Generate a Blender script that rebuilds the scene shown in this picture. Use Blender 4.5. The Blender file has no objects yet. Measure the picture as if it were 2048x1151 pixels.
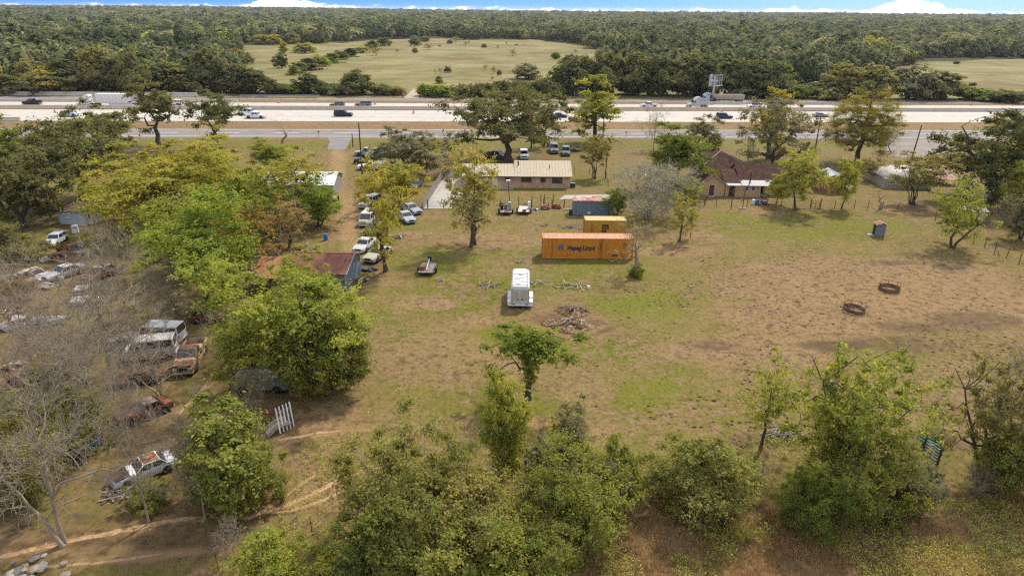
import bpy, bmesh, math, random
import numpy as np
from mathutils import Vector, Matrix

R = math.radians
sc = bpy.context.scene
col = sc.collection
# ---------------------------------------------------------------- camera
W0, H0, FPX = 2048.0, 1151.0, 1365.3
CAMH = 31.0
PITCH, ROLL = R(22.2), R(0.45)
_f = Vector((0, math.cos(PITCH), -math.sin(PITCH)))
_r0 = Vector((1, 0, 0)); _u0 = Vector((0, math.sin(PITCH), math.cos(PITCH)))
_r = _r0 * math.cos(ROLL) + _u0 * math.sin(ROLL)
_u = _u0 * math.cos(ROLL) - _r0 * math.sin(ROLL)
CAM = Vector((0, 0, CAMH))
cd = bpy.data.cameras.new('camera'); cam = bpy.data.objects.new('camera', cd); col.objects.link(cam)
cd.sensor_width = 36; cd.lens = FPX / W0 * 36; cd.clip_start = 0.5; cd.clip_end = 30000
m = Matrix((( _r.x, _u.x, -_f.x, CAM.x), (_r.y, _u.y, -_f.y, CAM.y), (_r.z, _u.z, -_f.z, CAM.z), (0, 0, 0, 1)))
cam.matrix_world = m
sc.camera = cam
# ---------------------------------------------------------------- sky
SUN_AZ, SUN_EL = R(33), R(49)
world = bpy.data.worlds.new('World'); sc.world = world; world.use_nodes = True
wt = world.node_tree; wn = wt.nodes; wl = wt.links
bg = wn['Background']; bg.inputs[1].default_value = 0.15
sky = wn.new('ShaderNodeTexSky'); sky.sky_type = 'NISHITA'; sky.sun_disc = False
sky.sun_elevation = SUN_EL; sky.sun_rotation = SUN_AZ; sky.dust_density = 0.2; sky.ozone_density = 3.5; sky.air_density = 1.1
tc = wn.new('ShaderNodeTexCoord')
va = wn.new('ShaderNodeVectorMath'); va.operation = 'ADD'; va.inputs[1].default_value = (0, 0, 0.75)
vn = wn.new('ShaderNodeVectorMath'); vn.operation = 'NORMALIZE'
wl.new(tc.outputs['Generated'], va.inputs[0]); wl.new(va.outputs[0], vn.inputs[0]); wl.new(vn.outputs[0], sky.inputs[0])
def wmath(op, a, b=None, c=None):
    n = wn.new('ShaderNodeMath'); n.operation = op
    for i, v in enumerate((a, b, c)):
        if v is None: continue
        if isinstance(v, (int, float)): n.inputs[i].default_value = v
        else: wl.new(v, n.inputs[i])
    return n.outputs[0]
sx = wn.new('ShaderNodeSeparateXYZ'); wl.new(tc.outputs['Generated'], sx.inputs[0])
az = wmath('ARCTAN2', sx.outputs[0], sx.outputs[1]); el = wmath('ARCSINE', sx.outputs[2])
cv = wn.new('ShaderNodeCombineXYZ'); wl.new(az, cv.inputs[0]); wl.new(wmath('MULTIPLY', el, 3.2), cv.inputs[1])
cn = wn.new('ShaderNodeTexNoise'); cn.inputs['Scale'].default_value = 34.0; cn.inputs['Detail'].default_value = 9; cn.inputs['Roughness'].default_value = 0.62
wl.new(cv.outputs[0], cn.inputs['Vector'])
def bank(a0, w, top):      # a cumulus bank low over the horizon at azimuth a0
    d = wmath('DIVIDE', wmath('SUBTRACT', az, R(a0)), R(w))
    g = wmath('POWER', 2.718, wmath('MULTIPLY', wmath('MULTIPLY', d, d), -1.0))
    h = wmath('SUBTRACT', wmath('MULTIPLY', g, top), wmath('DIVIDE', el, R(1.0)))
    return h
cl = None
for a0, w, top in ((-17.4, 2.6, .75), (28.0, 2.0, .95), (22.0, 3.6, 0.12), (-30, 5, -.3), (52, 8, 1.5), (80, 12, 2.0), (-55, 9, 1.6), (-95, 14, 2.2), (130, 16, 2), (175, 15, 2), (-140, 15, 2)):
    b = bank(a0, w, top)
    cl = b if cl is None else wmath('MAXIMUM', cl, b)
low = wmath('ADD', cl, wmath('MULTIPLY', wmath('SUBTRACT', cn.outputs[0], 0.5), 1.7))
ss = wn.new('ShaderNodeMapRange'); ss.interpolation_type = 'SMOOTHSTEP'; ss.inputs[1].default_value = -0.1; ss.inputs[2].default_value = 0.28; wl.new(low, ss.inputs[0])
cn2 = wn.new('ShaderNodeTexNoise'); cn2.inputs['Scale'].default_value = 2.6; cn2.inputs['Detail'].default_value = 6
wl.new(cv.outputs[0], cn2.inputs['Vector'])
s2 = wn.new('ShaderNodeMapRange'); s2.interpolation_type = 'SMOOTHSTEP'; s2.inputs[1].default_value = 0.40; s2.inputs[2].default_value = 0.62; s2.inputs[4].default_value = 0.8; wl.new(cn2.outputs[0], s2.inputs[0])
hi = wn.new('ShaderNodeMapRange'); hi.interpolation_type = 'SMOOTHSTEP'; hi.inputs[1].default_value = R(1.2); hi.inputs[2].default_value = R(12); wl.new(el, hi.inputs[0])
cm = wmath('MAXIMUM', ss.outputs[0], wmath('MULTIPLY', s2.outputs[0], hi.outputs[0]))
skyhs = wn.new('ShaderNodeHueSaturation'); skyhs.inputs['Saturation'].default_value = 1.3; skyhs.inputs['Value'].default_value = .85; wl.new(sky.outputs[0], skyhs.inputs['Color'])
mixc = wn.new('ShaderNodeMixRGB'); wl.new(cm, mixc.inputs[0]); wl.new(skyhs.outputs[0], mixc.inputs[1]); mixc.inputs[2].default_value = (8.0, 7.4, 6.6, 1)
wl.new(mixc.outputs[0], bg.inputs[0])
# ---------------------------------------------------------------- sun, exposure
sd = bpy.data.lights.new('sun', 'SUN'); sun = bpy.data.objects.new('sun', sd); col.objects.link(sun)
sd.energy = 2.5; sd.angle = R(4.0); sd.color = (1.0, 0.92, 0.79)
sdir = Vector((math.sin(SUN_AZ) * math.cos(SUN_EL), math.cos(SUN_AZ) * math.cos(SUN_EL), math.sin(SUN_EL)))
sun.rotation_euler = sdir.to_track_quat('Z', 'Y').to_euler()
sc.view_settings.view_transform = 'Standard'; sc.view_settings.look = 'None'; sc.view_settings.gamma = 1.0
sc.view_settings.exposure = 0.95
sc.render.engine = 'CYCLES'
sc.cycles.use_denoising = False; sc.cycles.filter_width = 1.25; sc.cycles.max_bounces = 6; sc.cycles.diffuse_bounces = 4; sc.cycles.transmission_bounces = 4; sc.cycles.transparent_max_bounces = 4
sc.cycles.sample_clamp_indirect = 4.0; sc.cycles.caustics_reflective = False; sc.cycles.caustics_refractive = False

# ---------------------------------------------------------------- pixel <-> place
def P(px, py, z=0.0):
    d = _f + _r * ((px - W0 / 2) / FPX) + _u * ((H0 / 2 - py) / FPX)
    t = (z - CAMH) / d.z
    return CAM + d * t
def proj(v):
    v = Vector(v) - CAM
    z = v.dot(_f)
    return W0 / 2 + FPX * v.dot(_r) / z, H0 / 2 - FPX * v.dot(_u) / z, z
def ppm(px, py):            # photo pixels per metre at a ground pixel
    return FPX / (P(px, py) - CAM).dot(_f)
def rise(bx, by, ty):       # height of a thing standing at ground pixel (bx,by) whose top is at row ty
    p = P(bx, by); lo, hi = 0.0, 40.0
    for _ in range(40):
        mid = (lo + hi) / 2
        if proj((p.x, p.y, mid))[1] > ty: lo = mid
        else: hi = mid
    return lo

# ---------------------------------------------------------------- materials
MATS = {}
def new_mat(name):
    mt = bpy.data.materials.new(name); mt.use_nodes = True
    return mt, mt.node_tree.nodes, mt.node_tree.links
def ramp(nodes, stops):
    r = nodes.new('ShaderNodeValToRGB'); e = r.color_ramp.elements
    while len(e) < len(stops): e.new(0.5)
    for i, (p, c) in enumerate(stops):
        e[i].position = p; e[i].color = c if len(c) == 4 else (*c, 1)
    return r
def simple(name, c, rough=0.6, metal=0.0, var=0.25, scale=3.0, spec=0.4, streak=False):
    """plain paint / metal / wood with worn tonal variation"""
    key = ('s', name)
    if key in MATS: return MATS[key]
    mt, n, l = new_mat(name); b = n['Principled BSDF']
    b.inputs['Roughness'].default_value = rough; b.inputs['Metallic'].default_value = metal; b.inputs['Specular IOR Level'].default_value = spec
    t = n.new('ShaderNodeTexCoord'); ns = n.new('ShaderNodeTexNoise'); ns.inputs['Scale'].default_value = scale; ns.inputs['Detail'].default_value = 8; ns.inputs['Roughness'].default_value = 0.65
    if streak:
        mp = n.new('ShaderNodeMapping'); mp.inputs['Scale'].default_value = (1, 1, 0.12); l.new(t.outputs['Object'], mp.inputs[0]); l.new(mp.outputs[0], ns.inputs['Vector'])
    else: l.new(t.outputs['Object'], ns.inputs['Vector'])
    c = np.array(c)
    r = ramp(n, [(0.28, tuple(c * (1 - var))), (0.72, tuple(np.minimum(c * (1 + var), 0.95)))])
    l.new(ns.outputs[0], r.inputs[0]); l.new(r.outputs[0], b.inputs['Base Color'])
    MATS[key] = mt; return mt
def rusty(name, c, rust=0.5, rough=0.6, scale=1.6, rc=(0.17, 0.065, 0.028), streak=False, metal=0.0, spec=0.2):
    """paint eaten by rust; rust = share of the surface gone"""
    key = ('r', name)
    if key in MATS: return MATS[key]
    mt, n, l = new_mat(name); b = n['Principled BSDF']; b.inputs['Metallic'].default_value = metal; b.inputs['Specular IOR Level'].default_value = spec
    t = n.new('ShaderNodeTexCoord'); ns = n.new('ShaderNodeTexNoise'); ns.inputs['Scale'].default_value = scale; ns.inputs['Detail'].default_value = 9; ns.inputs['Roughness'].default_value = 0.68
    mp = n.new('ShaderNodeMapping'); mp.inputs['Scale'].default_value = (1, 1, 0.16 if streak else 1); mp.inputs['Location'].default_value = (sum(map(ord, name)) % 17, 3.1, 0)
    l.new(t.outputs['Object'], mp.inputs[0]); l.new(mp.outputs[0], ns.inputs['Vector'])
    n2 = n.new('ShaderNodeTexNoise'); n2.inputs['Scale'].default_value = scale * 5; n2.inputs['Detail'].default_value = 6; l.new(t.outputs['Object'], n2.inputs['Vector'])
    c = np.array(c); rc = np.array(rc)
    rp = ramp(n, [(0.3, tuple(c * 0.78)), (0.7, tuple(np.minimum(c * 1.12, 0.9)))]); l.new(n2.outputs[0], rp.inputs[0])
    rr = ramp(n, [(0.3, tuple(rc * 0.5)), (0.7, tuple(rc * 1.6))]); l.new(n2.outputs[0], rr.inputs[0])
    th = 0.5 + (0.5 - rust) * 0.42
    mk = ramp(n, [(max(0.02, th - 0.05), (0, 0, 0)), (min(0.98, th + 0.06), (1, 1, 1))]); l.new(ns.outputs[0], mk.inputs[0])
    mx = n.new('ShaderNodeMixRGB'); l.new(mk.outputs[0], mx.inputs[0]); l.new(rp.outputs[0], mx.inputs[1]); l.new(rr.outputs[0], mx.inputs[2])
    l.new(mx.outputs[0], b.inputs['Base Color'])
    ro = n.new('ShaderNodeMapRange'); ro.inputs[3].default_value = rough; ro.inputs[4].default_value = 0.9; l.new(mk.outputs[0], ro.inputs[0]); l.new(ro.outputs[0], b.inputs['Roughness'])
    MATS[key] = mt; return mt
GLASS = simple('car_glass', (0.018, 0.022, 0.024), rough=0.08, var=0.3, spec=0.6)
TYRE = simple('tyre_rubber', (0.018, 0.018, 0.018), rough=0.85)
CHROME = simple('dull_chrome', (0.55, 0.55, 0.54), rough=0.3, metal=0.9)
RIM = simple('wheel_metal', (0.38, 0.38, 0.38), rough=0.4, metal=0.6)
DARK = simple('dark_metal', (0.02, 0.02, 0.022), rough=0.6)
LAMPW = simple('headlight_glass', (0.6, 0.6, 0.58), rough=0.15)
LAMPR = simple('tail_light_red', (0.35, 0.02, 0.015), rough=0.2)
STEEL = rusty('old_steel', (0.10, 0.09, 0.08), rust=0.5, rough=0.6, scale=4)
GALV = simple('galvanised_steel', (0.34, 0.36, 0.38), rough=0.45, metal=0.5, var=0.2)
WOODG = simple('weathered_grey_wood', (0.26, 0.23, 0.19), rough=0.85, var=0.4, scale=6)
WOODB = simple('brown_post_wood', (0.07, 0.05, 0.038), rough=0.9, var=0.4)
BONE = simple('bleached_board', (0.29, 0.25, 0.195), rough=0.8, var=0.3)
WHITEP = simple('white_paint', (0.72, 0.71, 0.68), rough=0.45, var=0.08)
CONC = simple('barrier_concrete', (0.60, 0.53, 0.42), rough=0.9, var=0.14, scale=0.6, streak=True)
ORANGE = simple('orange_plastic', (0.62, 0.10, 0.02), rough=0.5)

def leaf_material():
    mt, n, l = new_mat('leaf'); b = n['Principled BSDF']; out = n['Material Output']; n.remove(b)
    oi = n.new('ShaderNodeObjectInfo'); at = n.new('ShaderNodeAttribute'); at.attribute_name = 'rnd'
    hs = n.new('ShaderNodeHueSaturation')
    mh = n.new('ShaderNodeMapRange'); mh.inputs[3].default_value = 0.462; mh.inputs[4].default_value = 0.525; l.new(at.outputs['Fac'], mh.inputs[0]); l.new(mh.outputs[0], hs.inputs['Hue'])
    mv = n.new('ShaderNodeMapRange'); mv.inputs[3].default_value = 1.35; mv.inputs[4].default_value = 0.6; l.new(at.outputs['Fac'], mv.inputs[0]); l.new(mv.outputs[0], hs.inputs['Value'])
    l.new(oi.outputs['Color'], hs.inputs['Color'])
    d = n.new('ShaderNodeBsdfDiffuse'); t = n.new('ShaderNodeBsdfTranslucent'); g = n.new('ShaderNodeBsdfGlossy'); g.inputs['Roughness'].default_value = 0.5
    mxc = n.new('ShaderNodeMixRGB'); mxc.blend_type = 'MULTIPLY'; mxc.inputs[0].default_value = 1; mxc.inputs[2].default_value = (1.25, 1.15, 0.55, 1)
    l.new(hs.outputs[0], d.inputs[0]); l.new(hs.outputs[0], mxc.inputs[1]); l.new(mxc.outputs[0], t.inputs[0])
    m1 = n.new('ShaderNodeMixShader'); m1.inputs[0].default_value = 0.5; l.new(d.outputs[0], m1.inputs[1]); l.new(t.outputs[0], m1.inputs[2])
    m2 = n.new('ShaderNodeMixShader'); m2.inputs[0].default_value = 0.0; l.new(m1.outputs[0], m2.inputs[1]); l.new(g.outputs[0], m2.inputs[2])
    l.new(m2.outputs[0], out.inputs[0]); return mt
LEAF = leaf_material()
def forest_material():
    mt, n, l = new_mat('forest_leaf'); b = n['Principled BSDF']; out = n['Material Output']; n.remove(b)
    oi = n.new('ShaderNodeAttribute'); oi.attribute_type = 'INSTANCER'; oi.attribute_name = 'tone'; at = n.new('ShaderNodeAttribute'); at.attribute_name = 'rnd'
    r = ramp(n, [(0.0, (0.105, 0.125, 0.055)), (0.25, (0.145, 0.168, 0.070)), (0.5, (0.20, 0.218, 0.090)), (0.68, (0.26, 0.262, 0.12)), (0.82, (0.36, 0.34, 0.11)), (0.91, (0.33, 0.29, 0.17)), (1.0, (0.44, 0.43, 0.10))])
    l.new(oi.outputs['Fac'], r.inputs[0])
    hs = n.new('ShaderNodeHueSaturation'); mv = n.new('ShaderNodeMapRange'); mv.inputs[3].default_value = 1.4; mv.inputs[4].default_value = 0.6; l.new(at.outputs['Fac'], mv.inputs[0]); l.new(mv.outputs[0], hs.inputs['Value']); l.new(r.outputs[0], hs.inputs['Color'])
    d = n.new('ShaderNodeBsdfDiffuse'); t = n.new('ShaderNodeBsdfTranslucent'); l.new(hs.outputs[0], d.inputs[0]); l.new(hs.outputs[0], t.inputs[0])
    m1 = n.new('ShaderNodeMixShader'); m1.inputs[0].default_value = 0.3; l.new(d.outputs[0], m1.inputs[1]); l.new(t.outputs[0], m1.inputs[2]); l.new(m1.outputs[0], out.inputs[0])
    return mt
FLEAF = forest_material()
BARK = simple('bark', (0.085, 0.068, 0.052), rough=0.95, var=0.45, scale=2.5, streak=True)
BARKG = simple('grey_bark', (0.29, 0.235, 0.165), rough=0.95, var=0.35, scale=2.5, streak=True)

# ---------------------------------------------------------------- mesh builder
class MB:
    def __init__(s): s.v = []; s.f = []
    def add(s, vs, fs):
        o = len(s.v); s.v += [tuple(v) for v in vs]; s.f += [tuple(i + o for i in f) for f in fs]; return s
    def box(s, c, d, rz=0.0, rx=0.0, ry=0.0):
        M = Matrix.Translation(c) @ Matrix.Rotation(rz, 4, 'Z') @ Matrix.Rotation(ry, 4, 'Y') @ Matrix.Rotation(rx, 4, 'X')
        h = [x / 2 for x in d]
        vs = [M @ Vector((a * h[0], b * h[1], e * h[2])) for e in (-1, 1) for a, b in ((-1, -1), (1, -1), (1, 1), (-1, 1))]
        return s.add(vs, [(3, 2, 1, 0), (4, 5, 6, 7), (0, 1, 5, 4), (1, 2, 6, 5), (2, 3, 7, 6), (3, 0, 4, 7)])
    def bb(s, x0, x1, y0, y1, z0, z1): return s.box(((x0 + x1) / 2, (y0 + y1) / 2, (z0 + z1) / 2), (x1 - x0, y1 - y0, z1 - z0))
    def cyl(s, a, b, r0, r1=None, n=8, cap=True):
        a = Vector(a); b = Vector(b); r1 = r0 if r1 is None else r1
        d = (b - a).normalized(); q = d.orthogonal().normalized(); w = d.cross(q)
        vs = []
        for p, r in ((a, r0), (b, r1)):
            for i in range(n):
                t = 2 * math.pi * i / n; vs.append(p + q * (r * math.cos(t)) + w * (r * math.sin(t)))
        fs = [(i, (i + 1) % n, n + (i + 1) % n, n + i) for i in range(n)]
        if cap: fs += [tuple(range(n - 1, -1, -1)), tuple(range(n, 2 * n))]
        return s.add(vs, fs)
    def path(s, pts, r, n=6):
        for a, b in zip(pts[:-1], pts[1:]):
            if (Vector(a) - Vector(b)).length > 1e-4: s.cyl(a, b, r, r, n)
        return s
    def prism(s, prof, y0, y1):     # prof in (x,z), extruded along y
        n = len(prof); vs = [(x, y0, z) for x, z in prof] + [(x, y1, z) for x, z in prof]
        ar = sum(prof[i][0] * prof[(i + 1) % n][1] - prof[(i + 1) % n][0] * prof[i][1] for i in range(n))
        fs = [(i, (i + 1) % n, n + (i + 1) % n, n + i) for i in range(n)] + [tuple(range(n - 1, -1, -1)), tuple(range(n, 2 * n))]
        if ar > 0: fs = [f[::-1] for f in fs]; fs = [f[::-1] for f in fs]
        return s.add(vs, fs)
    def loft(s, secs, cap=True):
        n = len(secs[0]); o = len(s.v); fs = []
        for k in range(len(secs) - 1):
            for i in range(n): fs.append((k * n + i, k * n + (i + 1) % n, (k + 1) * n + (i + 1) % n, (k + 1) * n + i))
        if cap: fs += [tuple(range(n - 1, -1, -1)), tuple(range((len(secs) - 1) * n, len(secs) * n))]
        return s.add([p for q in secs for p in q], fs)
    def mesh(s, name, mat=None, smooth=False):
        me = bpy.data.meshes.new(name); me.from_pydata(s.v, [], s.f); me.update()
        bm = bmesh.new(); bm.from_mesh(me); bmesh.ops.recalc_face_normals(bm, faces=bm.faces); bm.to_mesh(me); bm.free()
        if mat: me.materials.append(mat)
        if smooth:
            for p in me.polygons: p.use_smooth = True
        return me
    def build(s, name, mat, parent=None, smooth=False, bevel=0.0):
        o = bpy.data.objects.new(name, s.mesh(name, mat, smooth)); col.objects.link(o); o.parent = parent
        if bevel:
            b = o.modifiers.new('bevel', 'BEVEL'); b.width = bevel; b.segments = 2; b.limit_method = 'ANGLE'
        return o
def tag(o, label=None, cat=None, group=None, kind=None):
    if label: o['label'] = label
    if cat: o['category'] = cat
    if group: o['group'] = group
    if kind: o['kind'] = kind
    return o
def empty(name, label, cat, loc, rz=0.0, group=None):
    o = bpy.data.objects.new(name, None); col.objects.link(o); o.empty_display_size = 0.2
    o.location = loc; o.rotation_euler = (0, 0, rz); return tag(o, label, cat, group)
def linked(name, me, parent=None, loc=None, rz=None, scale=None):
    o = bpy.data.objects.new(name, me); col.objects.link(o); o.parent = parent
    if loc is not None: o.location = loc
    if rz is not None: o.rotation_euler = (0, 0, rz) if not hasattr(rz, '__len__') else rz
    if scale is not None: o.scale = scale if hasattr(scale, '__len__') else (scale,) * 3
    return o
def copy_tree(o, parent=None):
    c = o.copy(); col.objects.link(c); c.parent = parent
    for ch in list(o.children): copy_tree(ch, c)
    return c
def raw_mesh(name, verts, faces_flat, nper, mat, rnd=None, smooth=False):
    me = bpy.data.meshes.new(name); nf = len(faces_flat) // nper
    me.vertices.add(len(verts)); me.vertices.foreach_set('co', np.ascontiguousarray(verts, dtype=np.float32).ravel())
    me.loops.add(len(faces_flat)); me.loops.foreach_set('vertex_index', np.ascontiguousarray(faces_flat, dtype=np.int32))
    me.polygons.add(nf); me.polygons.foreach_set('loop_start', np.arange(0, nf * nper, nper, dtype=np.int32))
    try: me.polygons.foreach_set('loop_total', np.full(nf, nper, dtype=np.int32))
    except Exception: pass
    if smooth: me.polygons.foreach_set('use_smooth', np.ones(nf, dtype=bool))
    if rnd is not None:
        a = me.attributes.new('rnd', 'FLOAT', 'POINT'); a.data.foreach_set('value', np.ascontiguousarray(rnd, dtype=np.float32))
    me.materials.append(mat); me.update(calc_edges=True); return me
# value noise for masks
def vnoise(x, y, seed=0, scale=1.0):
    x = np.asarray(x) / scale; y = np.asarray(y) / scale
    xi = np.floor(x).astype(np.int64); yi = np.floor(y).astype(np.int64); fx = x - xi; fy = y - yi
    fx = fx * fx * (3 - 2 * fx); fy = fy * fy * (3 - 2 * fy)
    def h(a, b):
        n = (a * 374761393 + b * 668265263 + seed * 2147483647) & 0xffffffff
        n = ((n ^ (n >> 13)) * 1274126177) & 0xffffffff
        return ((n ^ (n >> 16)) & 0xffff) / 65535.0
    return (h(xi, yi) * (1 - fx) + h(xi + 1, yi) * fx) * (1 - fy) + (h(xi, yi + 1) * (1 - fx) + h(xi + 1, yi + 1) * fx) * fy
def fbm(x, y, seed=0, scale=1.0, o=4):
    s = 0; a = 0.5; t = 0
    for k in range(o): s = s + a * vnoise(x, y, seed + k, scale / 2 ** k); t += a; a *= 0.55
    return s / t
def seg_dist(X, Y, pts):
    d = np.full(np.shape(X), 1e9)
    for a, b in zip(pts[:-1], pts[1:]):
        ax, ay, bx, by = a[0], a[1], b[0], b[1]; l2 = (bx - ax) ** 2 + (by - ay) ** 2 + 1e-9
        t = np.clip(((X - ax) * (bx - ax) + (Y - ay) * (by - ay)) / l2, 0, 1)
        d = np.minimum(d, np.hypot(X - ax - t * (bx - ax), Y - ay - t * (by - ay)))
    return d
def sst(a, b, x):
    t = np.clip((x - a) / (b - a), 0, 1); return t * t * (3 - 2 * t)
def projv(X, Y):
    X = np.asarray(X, float); Y = np.asarray(Y, float)
    z = X * _f.x + Y * _f.y - CAMH * _f.z; z = np.maximum(z, 0.5)
    return W0 / 2 + FPX * (X * _r.x + Y * _r.y - CAMH * _r.z) / z, H0 / 2 - FPX * (X * _u.x + Y * _u.y - CAMH * _u.z) / z
def in_poly(px, py, poly):
    ins = np.zeros(np.shape(px), bool); n = len(poly)
    for i in range(n):
        x1, y1 = poly[i]; x2, y2 = poly[(i + 1) % n]
        c = ((y1 > py) != (y2 > py)) & (px < (x2 - x1) * (py - y1) / (y2 - y1 + 1e-12) + x1); ins ^= c
    return ins

# ================================================================ THE SETTING
def axis(parts):
    out = []
    for a, b, st in parts: out += list(np.arange(a, b, st))
    return np.array(out)
gx = axis([(-9000, -2000, 700), (-2000, -600, 100), (-600, -120, 12), (-120, 110, 0.7), (110, 600, 12), (600, 2000, 100), (2000, 9001, 700)])
gy = axis([(-400, 20, 20), (20, 150, 0.7), (150, 280, 2.5), (280, 900, 8), (900, 3000, 100), (3000, 12001, 900)])
GX, GY = np.meshgrid(gx, gy)
gpx, gpy = projv(GX, GY)
def wpts(pts): return [tuple(P(*p)[:2]) for p in pts]
n1 = fbm(GX, GY, 1, 14, 5); n2 = fbm(GX, GY, 7, 5, 4); n3 = fbm(GX, GY, 13, 2.2, 3)
def blob(cx, cy, rx, ry, soft=0.5):   # an area of ground given by its centre and reach (photo pixels -> metres on the ground)
    c = P(cx, cy); a = abs(P(cx + rx, cy).x - c.x); b = abs(P(cx, cy - ry).y - P(cx, cy + ry).y) / 2
    d = np.hypot((GX - c.x) / a, (GY - c.y) / b) + (n2 - 0.5) * 0.9 + (n3 - .5) * .5
    return 1 - sst(1 - soft, 1 + soft, d)
MX = np.maximum
# bare trampled soil
dirt = 1.3 * blob(1800, 580, 290, 66, .4)
for b in ((1620, 640, 200, 40), (1900, 545, 160, 30), (1500, 700, 160, 45), (1060, 860, 260, 30), (620, 830, 120, 60), (860, 605, 75, 16), (600, 1000, 150, 40), (930, 925, 60, 12), (990, 480, 120, 16), (700, 430, 30, 50), (840, 470, 60, 8), (1380, 470, 60, 15), (1580, 640, 50, 10), (1130, 650, 90, 30), (1820, 415, 80, 18), (1330, 500, 90, 14), (560, 790, 80, 30), (150, 1090, 330, 40), (960, 640, 55, 12)):
    dirt = MX(dirt, 0.8 * blob(*b))
dirt = MX(dirt, 0.6 * sst(.54, .74, n1) * (GY < 165)); dirt = MX(dirt, .75 * ((gpy > 200) & (gpy < 262)))
# mud, manure and scorched ground
mud = MX(blob(1690, 690, 75, 10), .45 * blob(250, 1060, 420, 70))
for b in ((1800, 690, 110, 22), (1830, 508, 50, 7), (1940, 640, 120, 20), (1840, 655, 80, 14), (1430, 690, 60, 12), (1690, 700, 50, 10), (1170, 652, 60, 14), (1100, 640, 50, 14), (1520, 880, 90, 14), (1860, 880, 70, 30), (1780, 525, 60, 5), (300, 960, 180, 40), (200, 1080, 260, 16), (500, 1030, 130, 14), (1290, 1000, 80, 16), (330, 720, 120, 50), (60, 700, 90, 50), (520, 780, 90, 20), (740, 530, 30, 10)):
    mud = MX(mud, 0.7 * blob(*b))
# green
green = 1.0 * sst(.36, .53, fbm(GX, GY, 31, 7, 5)) * blob(1000, 640, 400, 200, .6)
green = MX(green, blob(1600, 450, 230, 28, .5)); green = MX(green, .8 * blob(1280, 700, 130, 60, .5) * sst(.4, .6, n2)); green = MX(green, .9 * blob(860, 740, 120, 45))
green = MX(green, .9 * blob(1140, 520, 120, 30)); green = MX(green, 1.2 * blob(0, 405, 90, 45)); green = MX(green, .8 * blob(1170, 365, 60, 14)); green = MX(green, .8 * blob(1060, 378, 75, 3))
green = MX(green, .7 * blob(760, 480, 80, 60)); green = MX(green, .9 * blob(150, 500, 130, 40) * sst(.3, .55, n2)); green = MX(green, 0.7 * blob(1700, 740, 150, 40) * sst(.4, .6, n2))
green = MX(green, .8 * blob(640, 700, 60, 100)); green = MX(green, .5 * blob(360, 1110, 260, 40))
verge = sst(277, 283, gpy) * (1 - sst(292, 303, gpy)) * (0.45 + .6 * n2)
green = MX(green, verge * (GY > 120)) * (1 - 0.75 * dirt * (GY < 150))
# reddish dead weeds
weed = sst(960, 1040, gpy + (n1 - .5) * 160 - sst(1250, 500, gpx) * 140) * sst(620, 900, gpx)
weed = MX(weed, .8 * blob(1130, 640, 80, 30))
# wheel tracks
track = np.zeros_like(GX)
for pts, w, k in (([(-40, 1127), (150, 1077), (300, 1050), (420, 1034), (530, 1022), (620, 988), (715, 950), (800, 925)], .33, .5), ([(520, 1026), (600, 1012), (720, 965)], .27, .5), ([(535, 1015), (580, 985), (640, 945)], .3, .5),
                  ([(540, 880), (600, 872), (690, 862)], .3, .5), ([(690, 862), (830, 848), (1000, 846)], .25, .45), ([(350, 835), (400, 785), (428, 745)], .28, .5), ([(430, 800), (440, 750)], .2, .5), ([(560, 905), (640, 908)], .2, .5),
                  ([(0, 1151), (200, 1122), (400, 1100)], .5, .5), ([(676, 300), (672, 345), (680, 400), (700, 470), (710, 505)], 1.5, .5), ([(690, 305), (683, 350), (705, 420)], 1.0, .4), ([(1140, 680), (1210, 650)], .5, .45)):
    d = seg_dist(GX, GY, wpts(pts)); track = MX(track, k * (1 - sst(w * .4, w * 1.9, d + (n3 - .5) * w)))
far = sst(258, 275, GY); meadow = far
forestfloor = np.zeros_like(GX)
def grid_mesh(name, X, Y, Z, mat, attrs):
    ny, nx = X.shape; v = np.stack([X, Y, Z], -1).reshape(-1, 3)
    i = np.arange(ny * nx).reshape(ny, nx)
    q = np.stack([i[:-1, :-1], i[:-1, 1:], i[1:, 1:], i[1:, :-1]], -1).reshape(-1)
    me = raw_mesh(name, v, q, 4, mat, smooth=True)
    for k, a in attrs.items():
        at = me.attributes.new(k, 'FLOAT_COLOR', 'POINT'); at.data.foreach_set('color', np.ascontiguousarray(np.stack(a, -1).reshape(-1), dtype=np.float32))
    o = bpy.data.objects.new(name, me); col.objects.link(o); return o
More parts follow.
